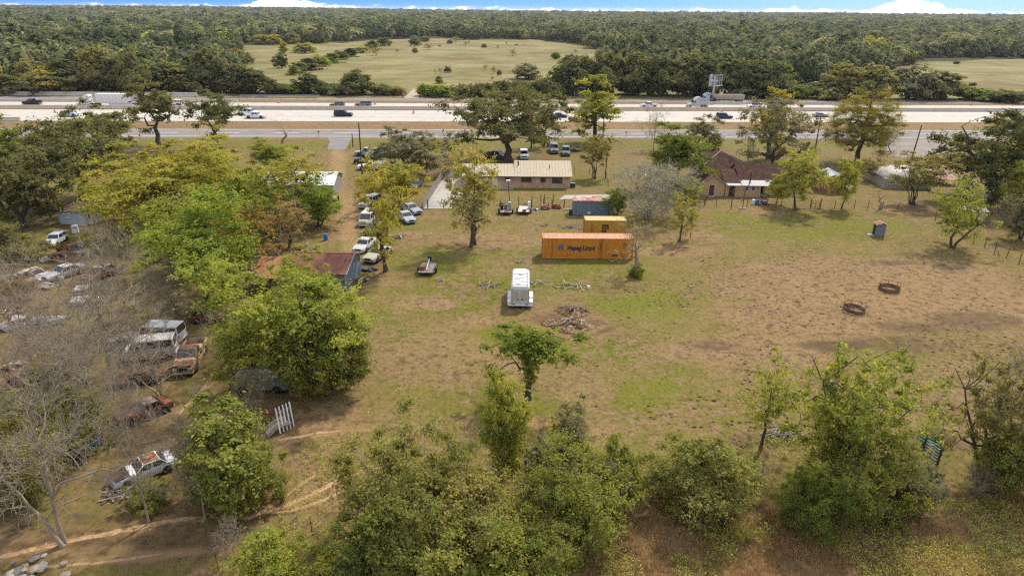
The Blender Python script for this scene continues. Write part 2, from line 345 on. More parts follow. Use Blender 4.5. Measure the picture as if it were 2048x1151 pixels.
def ground_material():
    mt, n, l = new_mat('pasture_ground'); b = n['Principled BSDF']; b.inputs['Roughness'].default_value = 0.95; b.inputs['Specular IOR Level'].default_value = 0.1
    ge = n.new('ShaderNodeNewGeometry')
    def noise(s, d=8, r=.62):
        x = n.new('ShaderNodeTexNoise'); x.inputs['Scale'].default_value = s; x.inputs['Detail'].default_value = d; x.inputs['Roughness'].default_value = r; l.new(ge.outputs['Position'], x.inputs['Vector']); return x.outputs[0]
    a1 = n.new('ShaderNodeAttribute'); a1.attribute_name = 'gmask'; s1 = n.new('ShaderNodeSeparateColor'); l.new(a1.outputs['Color'], s1.inputs[0])
    a2 = n.new('ShaderNodeAttribute'); a2.attribute_name = 'gmask2'; s2_ = n.new('ShaderNodeSeparateColor'); l.new(a2.outputs['Color'], s2_.inputs[0])
    fine = noise(2.6, 10, .72); med = noise(.45, 8, .65); big = noise(.09, 6, .6)
    def mix(f, a, bb):
        x = n.new('ShaderNodeMixRGB')
        for i, v in ((0, f), (1, a), (2, bb)):
            if isinstance(v, tuple): x.inputs[i].default_value = (*v, 1)
            elif isinstance(v, float): x.inputs[i].default_value = v
            else: l.new(v, x.inputs[i])
        return x.outputs[0]
    def mth(op, a, bb):
        x = n.new('ShaderNodeMath'); x.operation = op
        for i, v in ((0, a), (1, bb)):
            if isinstance(v, float): x.inputs[i].default_value = v
            else: l.new(v, x.inputs[i])
        return x.outputs[0]
    def rmp(src, st):
        r = ramp(n, st); l.new(src, r.inputs[0]); return r.outputs[0]
    def mod(mask, src, amt):     # break a mask's edge with a noise
        return rmp(mth('ADD', mask, mth('MULTIPLY', mth('SUBTRACT', src, 0.5), amt)), [(0.25, (0, 0, 0)), (0.75, (1, 1, 1))])
    tex = mth('MULTIPLY', mth('ADD', mth('MULTIPLY', fine, 1.15), mth('MULTIPLY', noise(11.0, 6, .7), .85)), .5)
    fine = tex
    dry = rmp(fine, [(0.30, (0.0585, 0.0429, 0.0153)), (0.44, (0.1557, 0.1118, 0.0375)), (0.56, (0.2217, 0.1625, 0.0554)), (0.70, (0.3585, 0.2771, 0.1205))])
    dry = mix(rmp(med, [(.42, (0, 0, 0)), (.62, (1, 1, 1))]), dry, rmp(fine, [(0.31, (0.0566, 0.0536, 0.0125)), (0.5, (0.1415, 0.1195, 0.0303)), (.70, (0.2453, 0.2006, 0.0670))]))
    grn = rmp(fine, [(0.31, (0.0519, 0.0554, 0.0089)), (0.5, (0.1368, 0.1319, 0.0197)), (0.70, (0.2406, 0.2102, 0.0491))])
    c = mix(mod(s1.outputs[1], med, 1.3), dry, grn)
    soil = rmp(fine, [(0.31, (0.0962, 0.0592, 0.0267)), (0.48, (0.2321, 0.1476, 0.0669)), (0.70, (0.3906, 0.2628, 0.1317))])
    soil = mix(rmp(noise(.9, 7, .7), [(.48, (0, 0, 0)), (.62, (1, 1, 1))]), soil, rmp(fine, [(0.31, (0.0472, 0.0345, 0.0143)), (0.55, (0.1368, 0.0937, 0.0384)), (.7, (0.2170, 0.1577, 0.0670))]))
    c = mix(mod(s1.outputs[0], med, 1.3), c, soil)
    pk = rmp(fine, [(0.31, (0.1045, 0.0650, 0.0339)), (0.5, (0.2232, 0.1428, 0.0742)), (0.70, (0.3515, 0.2413, 0.1378))])
    c = mix(rmp(mth('ADD', noise(.75, 6, .62), mth('MULTIPLY', mth('SUBTRACT', big, .5), .7)), [(.53, (0, 0, 0)), (.60, (0.7600, 0.7880, 0.8480))]), c, pk)
    wd = rmp(fine, [(0.30, (0.075, 0.045, 0.020)), (0.5, (0.20, 0.125, 0.055)), (0.70, (0.36, 0.24, 0.115))])
    c = mix(mod(a1.outputs['Alpha'], med, .9), c, wd)
    md = rmp(fine, [(0.31, (0.035, 0.022, 0.012)), (0.5, (0.10, 0.064, 0.034)), (.7, (.22, .145, .08))])
    c = mix(mod(mth('MULTIPLY', s1.outputs[2], .85), mth('MULTIPLY', mth('ADD', noise(1.3, 8, .75), fine), .5), 3.2), c, md)
    tr = rmp(fine, [(0.3, (0.26, 0.15, 0.068)), (0.7, (0.47, 0.305, 0.165))])
    c = mix(mod(s2_.outputs[0], med, .5), c, tr)
    mead = rmp(fine, [(0.3, (0.12, 0.105, 0.034)), (0.7, (0.22, 0.185, 0.065))])
    mead = mix(rmp(noise(.022, 9, .7), [(.4, (0, 0, 0)), (.62, (1, 1, 1))]), mead, (0.27, 0.235, 0.105))
    mead = mix(rmp(noise(.014, 8, .65), [(.52, (0, 0, 0)), (.68, (1, 1, 1))]), mead, (0.155, 0.105, 0.045))
    mead = mix(rmp(noise(.05, 8, .7), [(.56, (0, 0, 0)), (.68, (1, 1, 1))]), mead, (0.115, 0.125, 0.032))
    c = mix(s2_.outputs[1], c, mead)
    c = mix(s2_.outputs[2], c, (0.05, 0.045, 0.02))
    spk = rmp(mth('ADD', noise(1.7, 5, .6), mth('MULTIPLY', mth('SUBTRACT', big, .5), .5)), [(.52, (1, 1, 1)), (.64, (.52, .50, .46))])
    mm_ = n.new('ShaderNodeMixRGB'); mm_.blend_type = 'MULTIPLY'; mm_.inputs[0].default_value = .6; l.new(c, mm_.inputs[1]); l.new(spk, mm_.inputs[2]); c = mm_.outputs[0]
    l.new(c, b.inputs['Base Color'])
    bp = n.new('ShaderNodeBump'); bp.inputs['Strength'].default_value = 0.6; bp.inputs['Distance'].default_value = 0.12; l.new(fine, bp.inputs['Height']); l.new(bp.outputs[0], b.inputs['Normal'])
    return mt
GROUND = ground_material()
# open land between the woods, as areas on the ground
MEADOWS = [[(380, 192), (478, 150), (462, 128), (486, 92), (560, 86), (700, 83), (830, 77), (1000, 77), (1080, 80), (1210, 99), (1300, 103), (1430, 107), (1420, 118), (1290, 120), (1180, 150), (1120, 192)],
           [(1120, 192), (1180, 168), (1590, 172), (1640, 160), (1690, 158), (1770, 146), (1800, 130), (1860, 124), (2048, 117), (2300, 104), (2600, 140), (2600, 210), (1120, 210)],
           [(25, 113), (70, 107), (125, 106), (135, 113), (90, 118), (40, 122)], [(1325, 100), (1440, 104), (1440, 116), (1320, 116)],
           [(-300, 186), (480, 186), (480, 215), (-300, 205)]]
def open_land(px, py):
    i = np.zeros(np.shape(px), bool)
    for p in MEADOWS: i |= in_poly(px, py, p)
    return i
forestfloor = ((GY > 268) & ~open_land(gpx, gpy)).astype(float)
one = np.ones_like(GX)
ground = grid_mesh('ground', GX, GY, np.zeros_like(GX), GROUND, {'gmask': [np.clip(dirt, 0, 1), np.clip(green, 0, 1), np.clip(mud, 0, 1), np.clip(weed, 0, 1)], 'gmask2': [np.clip(track, 0, 1), np.clip(meadow, 0, 1), forestfloor, one]})
tag(ground, kind='structure')

# ---- wheel ruts worn into the lower pasture
RUT = rusty('rut_soil', (.43, .275, .145), .34, rc=(.20, .135, .06), scale=.9, rough=.95, spec=.05)
def rut(pts, w, seed):
    r_ = random.Random(seed); P_ = [P(*p) for p in pts]; line = []
    for a, b in zip(P_[:-1], P_[1:]):
        n_ = max(2, int((b - a).length / .35)); line += [a.lerp(b, k / n_) for k in range(n_)]
    line.append(P_[-1]); vs = []; ww = w
    for i, p in enumerate(line):
        d = (line[min(i + 1, len(line) - 1)] - line[max(i - 1, 0)]).normalized(); q = Vector((-d.y, d.x, 0)); e = min(1, i / 5, (len(line) - 1 - i) / 5) * .85 + .15
        o_ = .10 * math.sin(i * .23 + seed); vs += [p + q * (o_ - w * e * r_.uniform(.25, .6)), p + q * (o_ + w * e * r_.uniform(.25, .6))]
    mb = MB(); mb.add([(v.x, v.y, .006 + .0012 * (seed % 7)) for v in vs], [(2 * i, 2 * i + 1, 2 * i + 3, 2 * i + 2) for i in range(len(line) - 1)])
    tag(mb.build('wheel_rut', RUT), kind='structure')
for k_, (pts_, w_) in enumerate((([(-60, 1130), (60, 1100), (150, 1077), (230, 1062), (300, 1050), (360, 1040), (420, 1034)], .5), ([(440, 1040), (500, 1034), (530, 1022), (575, 1008), (620, 988), (670, 965), (720, 945)], .42), ([(525, 1027), (580, 1020), (640, 1000), (720, 965)], .34), ([(535, 1016), (560, 998), (585, 978), (640, 945)], .34), ([(545, 880), (600, 872), (640, 866), (690, 862)], .4), ([(352, 835), (380, 806), (405, 780), (428, 745)], .4), ([(-40, 1165), (100, 1132), (200, 1122), (330, 1106)], .3))): rut(pts_, w_, k_ + 1)
# ---- roads
def road_mat(name, c, sc1=0.25, var=.2, lines=None):
    mt, n, l = new_mat(name); b = n['Principled BSDF']; b.inputs['Roughness'].default_value = 0.9; b.inputs['Specular IOR Level'].default_value = .2
    ge = n.new('ShaderNodeNewGeometry'); mp = n.new('ShaderNodeMapping'); mp.inputs['Scale'].default_value = (0.012, 1, 1); l.new(ge.outputs['Position'], mp.inputs[0])
    a = n.new('ShaderNodeTexNoise'); a.inputs['Scale'].default_value = 0.9; a.inputs['Detail'].default_value = 6; l.new(mp.outputs[0], a.inputs['Vector'])
    d = n.new('ShaderNodeTexNoise'); d.inputs['Scale'].default_value = 0.35; d.inputs['Detail'].default_value = 9; l.new(ge.outputs['Position'], d.inputs['Vector'])
    ad = n.new('ShaderNodeMath'); ad.operation = 'ADD'; l.new(a.outputs[0], ad.inputs[0]); l.new(d.outputs[0], ad.inputs[1])
    hf = n.new('ShaderNodeMath'); hf.operation = 'MULTIPLY'; hf.inputs[1].default_value = .5; l.new(ad.outputs[0], hf.inputs[0])
    c = np.array(c); r = ramp(n, [(.3, tuple(c * (1 - var))), (.7, tuple(c * (1 + var)))]); l.new(hf.outputs[0], r.inputs[0]); l.new(r.outputs[0], b.inputs['Base Color']); return mt
CONCRETE = road_mat('highway_concrete', (0.46, 0.415, 0.35), var=.24)
ASPH = road_mat('frontage_asphalt', (0.21, 0.185, 0.165), var=.2)
PAINT = road_mat('road_paint', (0.70, 0.68, 0.64), var=.1)
def edge(yl, yr):           # a road edge through photo rows yl (x=0) and yr (x=2048), as y = a + b x
    A, B = P(0, yl), P(2048, yr); k = (B.y - A.y) / (B.x - A.x); return (A.y - k * A.x, k)
def strip(name, e0, e1, z, mat, x0=-900, x1=900, step=25, kind='structure'):
    xs = np.arange(x0, x1 + .1, step); X = np.stack([xs, xs]); Y = np.stack([e0[0] + e0[1] * xs, e1[0] + e1[1] * xs])
    o = grid_mesh(name, X, Y, np.full_like(X, z), mat, {})
    return tag(o, kind=kind) if kind else o
E_f0, E_f1 = edge(274.5, 278.5), edge(257, 260.5)
E_n0, E_n1 = edge(241.5, 245), edge(218.5, 224.5)
E_u0, E_u1 = edge(212.5, 219), edge(203.5, 211.5)
E_k0, E_k1 = edge(198, 207.5), edge(192, 202.5)
strip('frontage_road', E_f0, E_f1, .012, ASPH)
strip('highway', E_n0, E_n1, .012, CONCRETE)
strip('far_highway', E_u0, E_u1, .012, CONCRETE)
strip('far_frontage_road', E_k0, E_k1, .012, ASPH)
def between(e0, e1, t): return (e0[0] + (e1[0] - e0[0]) * t, e0[1] + (e1[1] - e0[1]) * t)
def paint_line(e, w, dash=None, x0=-240, x1=240, parent=None):
    mb = MB(); x = x0
    while x < x1:
        L = dash[0] if dash else 12.0; xe = min(x + L, x1)
        y0 = e[0] + e[1] * x; y1 = e[0] + e[1] * xe
        mb.add([(x, y0 - w / 2, .018), (xe, y1 - w / 2, .018), (xe, y1 + w / 2, .018), (x, y0 + w / 2, .018)], [(0, 1, 2, 3)])
        x = xe + (dash[1] if dash else 0)
    return tag(mb.build('road_marking', PAINT), kind='structure')
paint_line(between(E_f0, E_f1, .17), .28); paint_line(between(E_f0, E_f1, .93), .22); paint_line(between(E_f0, E_f1, .55), .3, (7, 9))
for t in (.3, .55): paint_line(between(E_n0, E_n1, t), .2, (3, 9))
paint_line(between(E_k0, E_k1, .5), .2, (4, 9)); paint_line(between(E_u0, E_u1, .45), .2, (3, 9))
def sheet(name, pts, mat, z=.008):
    mb = MB(); vs = [P(*p) for p in pts]; mb.add([(v.x, v.y, z) for v in vs], [tuple(range(len(vs)))]); o = mb.build(name, mat)
    if o.data.polygons[0].normal.z < 0: o.data.flip_normals()
    return tag(o, kind='structure')
sheet('driveway_apron', [(652, 299), (660, 284), (655, 276), (703, 276), (699, 284), (691, 299)], ASPH, .016)
PAVE = simple('old_concrete_slab', (0.37, 0.335, 0.285), rough=.9, var=.22, scale=.5)
sheet('driveway', [(846, 417), (905, 417), (934, 375), (962, 340), (955, 330), (912, 333), (882, 362)], PAVE)
sheet('concrete_slab', [(1118, 398), (1222, 397), (1218, 389), (1130, 390)], PAVE)
sheet('parking_apron', [(1775, 312), (1860, 318), (1900, 300), (1900, 279), (1770, 279)], simple('gravel_lot', (.22, .18, .145), rough=.95, var=.25, scale=.3), .01)
sheet('farm_track', [(808, 196), (838, 196), (834, 178), (826, 178)], simple('track_gravel', (.36, .29, .21), rough=.95), .006)

# ================================================================ TREES
def unit(v): return v / (np.linalg.norm(v, axis=-1, keepdims=True) + 1e-9)
class Tubes:
    def __init__(s): s.v = []; s.f = []; s.n = 0
    def tube(s, pts, rad, k):
        pts = np.asarray(pts, float); m_ = len(pts)
        d = np.gradient(pts, axis=0); d = unit(d); ref = np.array([0.31, 0.95, 0.05]); q = unit(np.cross(d, ref)); w = np.cross(d, q)
        t = np.arange(k) * 2 * np.pi / k
        ring = pts[:, None] + (q[:, None] * np.cos(t)[None, :, None] + w[:, None] * np.sin(t)[None, :, None]) * np.asarray(rad)[:, None, None]
        i = np.arange(m_ * k).reshape(m_, k) + s.n; j = np.roll(i, -1, 1)
        s.f.append(np.stack([i[:-1], j[:-1], j[1:], i[1:]], -1).reshape(-1)); s.v.append(ring.reshape(-1, 3)); s.n += m_ * k
    def mesh(s, name, mat): return raw_mesh(name, np.concatenate(s.v), np.concatenate(s.f), 4, mat, smooth=True)
def leaf_mesh(name, c, nrm, size, rng, mat, asp=.5, rnd=None):
    L = len(c); t = unit(np.cross(nrm, rng.normal(size=(L, 3)))); b = np.cross(nrm, t); s = size[:, None]
    tip = t * s; side = b * s * asp; bend = nrm * s * .18
    v = np.stack([c - tip, c + side - bend * .0 + bend, c + tip, c - side + bend], 1).reshape(-1, 3)
    f = np.arange(L * 4); r = np.repeat(rng.random(L) if rnd is None else rnd, 4)
    return raw_mesh(name, v, f, 4, mat, r)
def curve(a, b, rng, sag=.12, n=5, wob=.06):
    a = np.asarray(a, float); b = np.asarray(b, float); t = np.linspace(0, 1, n)[:, None]; L = np.linalg.norm(b - a)
    p = a + (b - a) * t; p[:, 2:] += sag * L * (np.sin(t * np.pi)); p[1:-1] += rng.normal(size=(n - 2, 3)) * wob * L; return p
def gen_tree(seed, H=8, Rr=3.2, base=2.0, trunk_r=.16, nclump=60, leaves=110, clump=.65, leaf=.16, limbs=9, trunks=1, lean=.06, flat=.7, shell=.5, egg=0.0, twigs=0, bark=None, fork=.35, droop=0.0, lump=.35, up=.35, ivy=0, asp=.5, twig_len=1.0, fleaf=None, dome=.35):
    rng = np.random.default_rng(seed); T = Tubes()
    cz = (base + H) / 2; hz = (H - base) / 2
    d = unit(rng.normal(size=(nclump * 3, 3))); rr = rng.random(nclump * 3) ** shell
    ph = rng.random(6) * 6.28
    lum = 1 + lump * (np.sin(d[:, 0] * 3.1 + ph[0]) * np.sin(d[:, 1] * 2.7 + ph[1]) + .6 * np.sin(d[:, 2] * 4 + ph[2] + d[:, 0] * 3))
    p = d * (rr * lum)[:, None] * np.array([Rr, Rr, hz]); zt = p[:, 2] / hz
    wf = 1 - egg * zt; p[:, 0] *= wf; p[:, 1] *= wf
    p[:, 2] += cz
    # keep clumps apart so that gaps show between them
    keep = []; dm = clump * .75
    for i in range(len(p)):
        if p[i, 2] < base * .7: continue
        if all(np.sum((p[i] - p[j]) ** 2) > dm * dm for j in keep): keep.append(i)
        if len(keep) >= nclump: break
    p = p[keep]
    # fit the crown to its stated height and reach
    zt_ = p[:, 2].max() + clump * flat * .8; p[:, 2] = base + (p[:, 2] - base) * min(1.3, (H - base) / max(.3, zt_ - base))
    ra_ = np.sort(np.hypot(p[:, 0], p[:, 1]))[-max(1, len(p) // 20)] + clump * .6; p[:, :2] *= min(1.35, Rr / ra_)
    leanv = rng.normal(size=2) * lean * H
    nodes = []; nr = []
    for k in range(trunks):
        off = rng.normal(size=2) * (0 if trunks == 1 else trunk_r * 1.2); ht = base + (H - base) * (fork + .25 * rng.random()) if trunks == 1 else base + (H - base) * (.35 + .4 * rng.random())
        spread = rng.normal(size=2) * (0 if trunks == 1 else Rr * .4)
        t = np.linspace(0, 1, 7)
        pts = np.stack([off[0] + (leanv[0] + spread[0]) * t ** 1.3, off[1] + (leanv[1] + spread[1]) * t ** 1.3, ht * t], 1); pts[1:, :2] += rng.normal(size=(6, 2)) * trunk_r * .55
        r0 = trunk_r / math.sqrt(trunks) * (1.0 if trunks == 1 else 1.15); rad = r0 * (1 - .86 * t ** 1.2); rad[0] *= 1.18
        T.tube(pts, rad, 7); nodes += list(pts[2:]); nr += list(rad[2:])
    # main limbs to far-apart clumps, then every other clump from the nearest wood
    order = [int(np.argmax(p[:, 2]))]; dd = np.linalg.norm(p - p[order[0]], axis=1)
    while len(order) < min(limbs, len(p)):
        j = int(np.argmax(dd)); order.append(j); dd = np.minimum(dd, np.linalg.norm(p - p[j], axis=1))
    rest = [i for i in range(len(p)) if i not in order]
    nodes = np.array(nodes); nr = np.array(nr); tr_n = len(nodes)
    for gi, grp in enumerate((order, rest)):
        for i in grp:
            cand = nodes[:tr_n] if gi == 0 else nodes
            cr = nr[:tr_n] if gi == 0 else nr
            cost = np.linalg.norm(cand - p[i], axis=1) + np.maximum(0, cand[:, 2] - p[i, 2] + .2) * 1.6
            j = int(np.argmin(cost)); a = cand[j]; L = np.linalg.norm(p[i] - a)
            pts = curve(a, p[i], rng, sag=(.10 if gi == 0 else .05) - droop, n=6 if gi == 0 else 4, wob=.07)
            ra = min(cr[j] * .8, (.035 + .02 * L) * ((1.6 if trunk_r > .25 else .85) if gi == 0 else (.8 if trunk_r > .25 else .55)) * min(1.5, trunk_r / .16)); rb = max(.012, ra * .25)
            T.tube(pts, np.linspace(ra, rb, len(pts)), 5 if gi == 0 else 3)
            nodes = np.concatenate([nodes, pts[1:]]); nr = np.concatenate([nr, np.linspace(ra, rb, len(pts))[1:]])
    if twigs:
        for q in p:
            outw = unit((q - np.array([0, 0, cz * .75])))
            for _ in range(twigs):
                dv = unit(outw * .9 + rng.normal(size=3) * .75 + np.array([0, 0, .25])); L = twig_len * (.5 + .8 * rng.random())
                e = q + dv * L; pts = curve(q, e, rng, sag=.04, n=4, wob=.07); T.tube(pts, [.013, .010, .007, .004], 3)
                for __ in range(2):
                    f_ = pts[1 + rng.integers(2)]; e2 = f_ + unit(dv + rng.normal(size=3) * .7) * L * .55; T.tube([f_, (f_ + e2) / 2 + rng.normal(size=3) * .03, e2], [.008, .006, .003], 3)
    bm_ = T.mesh('trunk', bark or BARK)
    lm = None
    if leaves:
        k = np.maximum(3, (leaves * (.6 + .8 * rng.random(len(p)))).astype(int)); idx = np.repeat(np.arange(len(p)), k); Ln = len(idx)
        cs = (clump * (.5 + .95 * rng.random(len(p))))[idx]
        # leaves sit along short sprays that fan out of each clump
        nsp = max(4, int(leaves / 11)); sp = rng.integers(0, nsp, Ln); key = idx * nsp + sp; nk = len(p) * nsp
        oc = unit(p - np.array([0, 0, cz - hz * .5])); sdir_ = unit(unit(rng.normal(size=(nk, 3))) + .45 * np.repeat(oc, nsp, 0) + np.array([0, 0, .25])) * np.array([1.15, 1.15, flat])
        slen = .45 + 1.15 * rng.random(nk) ** 1.5
        along = rng.random(Ln) ** .7
        off = sdir_[key] * (slen[key] * along * cs)[:, None] + rng.normal(size=(Ln, 3)) * (cs * .11)[:, None]
        if leaf > .24: off = unit(rng.normal(size=(Ln, 3))) * (rng.random(Ln) ** .35)[:, None] * cs[:, None] * np.array([1.1, 1.1, flat])
        off[:, 2] -= .10 * cs * along ** 2
        c = p[idx] + off
        if ivy:
            nt = rng.integers(0, tr_n, ivy); cc = nodes[nt] + rng.normal(size=(ivy, 3)) * np.array([.22, .22, .35]); c = np.concatenate([c, cc]); off = np.concatenate([off, cc - nodes[nt]]); idx = np.concatenate([idx, np.zeros(ivy, int)]); Ln = len(c)
        c[:, 2] = np.maximum(c[:, 2], .06)
        dm_ = unit((c - np.array([0, 0, cz - hz * .35])) / np.array([Rr, Rr, hz])); nrm = unit(unit(rng.normal(size=(Ln, 3))) * .75 + unit(off) * .4 + dm_ * dome + np.array([0, 0, up]))
        crnd = rng.random(len(p)); r = np.clip(.55 * rng.random(Ln) + .45 * crnd[idx], 0, 1)
        lm = leaf_mesh('crown', c, nrm, leaf * (.45 + 1.1 * rng.random(Ln)), rng, fleaf or LEAF, asp, r)
    return bm_, lm
TREE = {}
def kind(name, **kw):
    TREE[name] = (gen_tree(**kw), kw.get('H', 8), kw.get('Rr', 3.2))
# live oaks: broad, dark and dense with visible limbs
kind('oak_a', seed=11, H=10, Rr=6.2, base=2.4, trunk_r=.42, nclump=105, leaves=247, clump=1.05, leaf=0.141, limbs=13, shell=.42, fork=.12, flat=.62)
kind('oak_b', seed=12, H=10, Rr=6.6, base=1.8, trunk_r=.40, nclump=115, leaves=247, clump=1.05, leaf=0.141, limbs=13, shell=.42, fork=.1, trunks=2, flat=.62)
kind('oak_open', seed=13, H=10, Rr=4.6, base=2.8, trunk_r=.34, nclump=48, leaves=198, clump=.95, leaf=0.141, limbs=12, shell=.4, fork=.25, lean=.12, flat=.6, lump=.6)
kind('oak_grey', seed=14, H=10, Rr=6.4, base=1.6, trunk_r=.45, nclump=110, leaves=123, clump=.95, leaf=0.126, limbs=16, shell=.45, fork=.08, trunks=2, flat=.6, twigs=3, twig_len=.8)
# airy yellow-green elms and hackberries
kind('elm_a', seed=21, H=9, Rr=4.2, base=1.2, trunk_r=.2, nclump=120, leaves=288, clump=.8, leaf=0.087, limbs=12, shell=.5, up=.3, lump=.45)
kind('elm_b', seed=22, H=9, Rr=3.8, base=.7, trunk_r=.2, nclump=115, leaves=288, clump=.8, leaf=0.087, limbs=12, shell=.5, trunks=3, lump=.5)
kind('elm_c', seed=23, H=9, Rr=3.4, base=1.0, trunk_r=.18, nclump=100, leaves=311, clump=.75, leaf=0.087, limbs=11, shell=.5, egg=.25, lump=.45)
kind('sparse_a', seed=24, H=9, Rr=3.0, base=2.2, trunk_r=.17, nclump=62, leaves=99, clump=.75, leaf=0.096, limbs=12, shell=.5, lump=.5, twigs=2, twig_len=.7, fork=.5)
kind('sparse_b', seed=25, H=9, Rr=3.2, base=1.6, trunk_r=.2, nclump=66, leaves=102, clump=.75, leaf=0.096, limbs=12, shell=.5, lump=.55, trunks=2, twigs=2, twig_len=.7)
kind('airy', seed=29, H=9, Rr=3.9, base=1.0, trunk_r=.18, nclump=95, leaves=120, clump=.8, leaf=.095, limbs=13, shell=.55, lump=.5, trunks=2, twigs=2, twig_len=.8, fork=.5)
kind('young', seed=26, H=6, Rr=2.2, base=1.1, trunk_r=.1, nclump=62, leaves=288, clump=.55, leaf=0.069, limbs=9, shell=.5, lump=.4, fork=.4)
kind('cottonwood', seed=27, H=12, Rr=3.0, base=2.2, trunk_r=.26, nclump=64, leaves=189, clump=.85, leaf=0.141, limbs=12, shell=.45, egg=-.1, lump=.55, fork=.75)
kind('ivied', seed=28, H=8, Rr=2.6, base=3.6, trunk_r=.2, nclump=46, leaves=181, clump=.65, leaf=0.104, limbs=9, shell=.5, lump=.6, ivy=1600, fork=.5)
# thickets reaching the ground
kind('bush_a', seed=31, H=5, Rr=3.2, base=0.0, trunk_r=.1, nclump=135, leaves=333, clump=.62, leaf=0.066, limbs=12, shell=.42, trunks=4, lump=.45, flat=.8, twigs=1, twig_len=.7, bark=BARKG)
kind('bush_b', seed=32, H=5, Rr=2.9, base=0.0, trunk_r=.1, nclump=130, leaves=333, clump=.6, leaf=0.066, limbs=12, shell=.42, trunks=4, lump=.4, flat=.8, egg=.3, twigs=1, twig_len=.7, bark=BARKG)
kind('bush_c', seed=33, H=4, Rr=2.2, base=0.0, trunk_r=.08, nclump=100, leaves=288, clump=.5, leaf=0.058, limbs=9, shell=.45, trunks=5, lump=.35, flat=.85, twigs=1, twig_len=.7, bark=BARKG)
kind('column', seed=34, H=6, Rr=1.4, base=0.1, trunk_r=.09, nclump=95, leaves=288, clump=.5, leaf=0.063, limbs=8, shell=.5, trunks=2, lump=.3)
kind('cedar', seed=35, H=4, Rr=1.9, base=0.0, trunk_r=.1, nclump=120, leaves=378, clump=.42, leaf=0.052, limbs=8, shell=.4, egg=.45, lump=.2, asp=.25)
kind('vase', seed=36, H=5, Rr=2.0, base=1.2, trunk_r=.1, nclump=70, leaves=115, clump=.5, leaf=0.074, limbs=12, shell=.5, trunks=6, egg=-.35, lump=.3, bark=BARK)
kind('pine', seed=37, H=12, Rr=5.0, base=1.6, trunk_r=.3, nclump=190, leaves=280, clump=1.05, leaf=0.111, limbs=14, shell=.45, lump=.15, flat=.62, fork=.8, asp=.2, egg=.2, up=.8)
# leafless
kind('bare_a', seed=41, H=9, Rr=3.6, base=2.0, trunk_r=.11, nclump=70, leaves=0, clump=.9, limbs=13, shell=.5, twigs=9, bark=BARKG, lump=.5)
kind('bare_b', seed=42, H=8, Rr=3.8, base=1.2, trunk_r=.12, nclump=75, leaves=0, clump=.9, limbs=14, shell=.5, twigs=9, bark=BARKG, trunks=2, lump=.5)
kind('bare_c', seed=43, H=4.5, Rr=2.9, base=.4, trunk_r=.12, nclump=80, leaves=0, clump=.6, limbs=14, shell=.45, twigs=11, bark=BARKG, trunks=5, lump=.3, twig_len=.8)
kind('grey_dome', seed=48, H=4.5, Rr=2.9, base=.3, trunk_r=.12, nclump=120, leaves=40, clump=.6, leaf=.055, limbs=14, shell=.42, twigs=10, bark=simple('pale_twig', (.34, .31, .26), rough=.95), trunks=5, lump=.2, twig_len=.7)
kind('bare_d', seed=44, H=3, Rr=1.3, base=.5, trunk_r=.05, nclump=26, leaves=0, clump=.4, limbs=9, shell=.5, twigs=9, bark=BARKG, trunks=2, twig_len=.5)
kind('half_dead', seed=45, H=8, Rr=2.8, base=2.6, trunk_r=.3, nclump=36, leaves=16, clump=.8, leaf=0.089, limbs=12, shell=.5, twigs=5, bark=BARKG, lump=.5, fork=.3)
kind('snag', seed=46, H=5, Rr=2.0, base=1.0, trunk_r=.26, nclump=12, leaves=0, clump=.8, limbs=7, shell=.4, twigs=2, bark=BARKG, lump=.5, lean=.15)
# treeline and far-off kinds
kind('mid_a', seed=51, H=11, Rr=6.0, base=.4, trunk_r=.4, nclump=95, leaves=48, clump=1.35, leaf=.42, limbs=6, shell=.35, flat=.75, asp=.6, dome=1.1)
kind('mid_b', seed=52, H=11, Rr=5.0, base=.3, trunk_r=.35, nclump=85, leaves=48, clump=1.3, leaf=.42, limbs=6, shell=.35, flat=.75, egg=.15, asp=.6, dome=1.1)
kind('mid_c', seed=53, H=8, Rr=3.6, base=.2, trunk_r=.2, nclump=60, leaves=42, clump=1.0, leaf=.34, limbs=6, shell=.4, flat=.8, asp=.6, dome=1.1)
kind('mid_bush', seed=54, H=3, Rr=2.4, base=0, trunk_r=.1, nclump=40, leaves=36, clump=.7, leaf=.28, limbs=5, shell=.4, trunks=3, flat=.8, asp=.6, dome=1.1)
kind('mid_cedar', seed=55, H=6, Rr=1.8, base=0, trunk_r=.1, nclump=50, leaves=36, clump=.7, leaf=.26, limbs=5, shell=.4, egg=.55, asp=.5, dome=1.1)
kind('mid_bare', seed=56, H=6, Rr=2.4, base=1, trunk_r=.12, nclump=34, leaves=14, clump=.8, leaf=.22, limbs=8, shell=.5, twigs=3, bark=BARKG)
TINT = dict(oak=(.185, .198, .082), oakdk=(.155, .168, .068), oakgrey=(.25, .25, .15), yel=(.42, .395, .075), lime=(.36, .395, .080), grn=(.235, .30, .058), olive=(.30, .285, .105), pale=(.40, .385, .20), dry=(.36, .27, .115), orange=(.34, .25, .075), pine=(.275, .265, .058), cedar=(.19, .25, .05), bushg=(.27, .295, .070), busho=(.31, .305, .085))
_rt = random.Random(5)
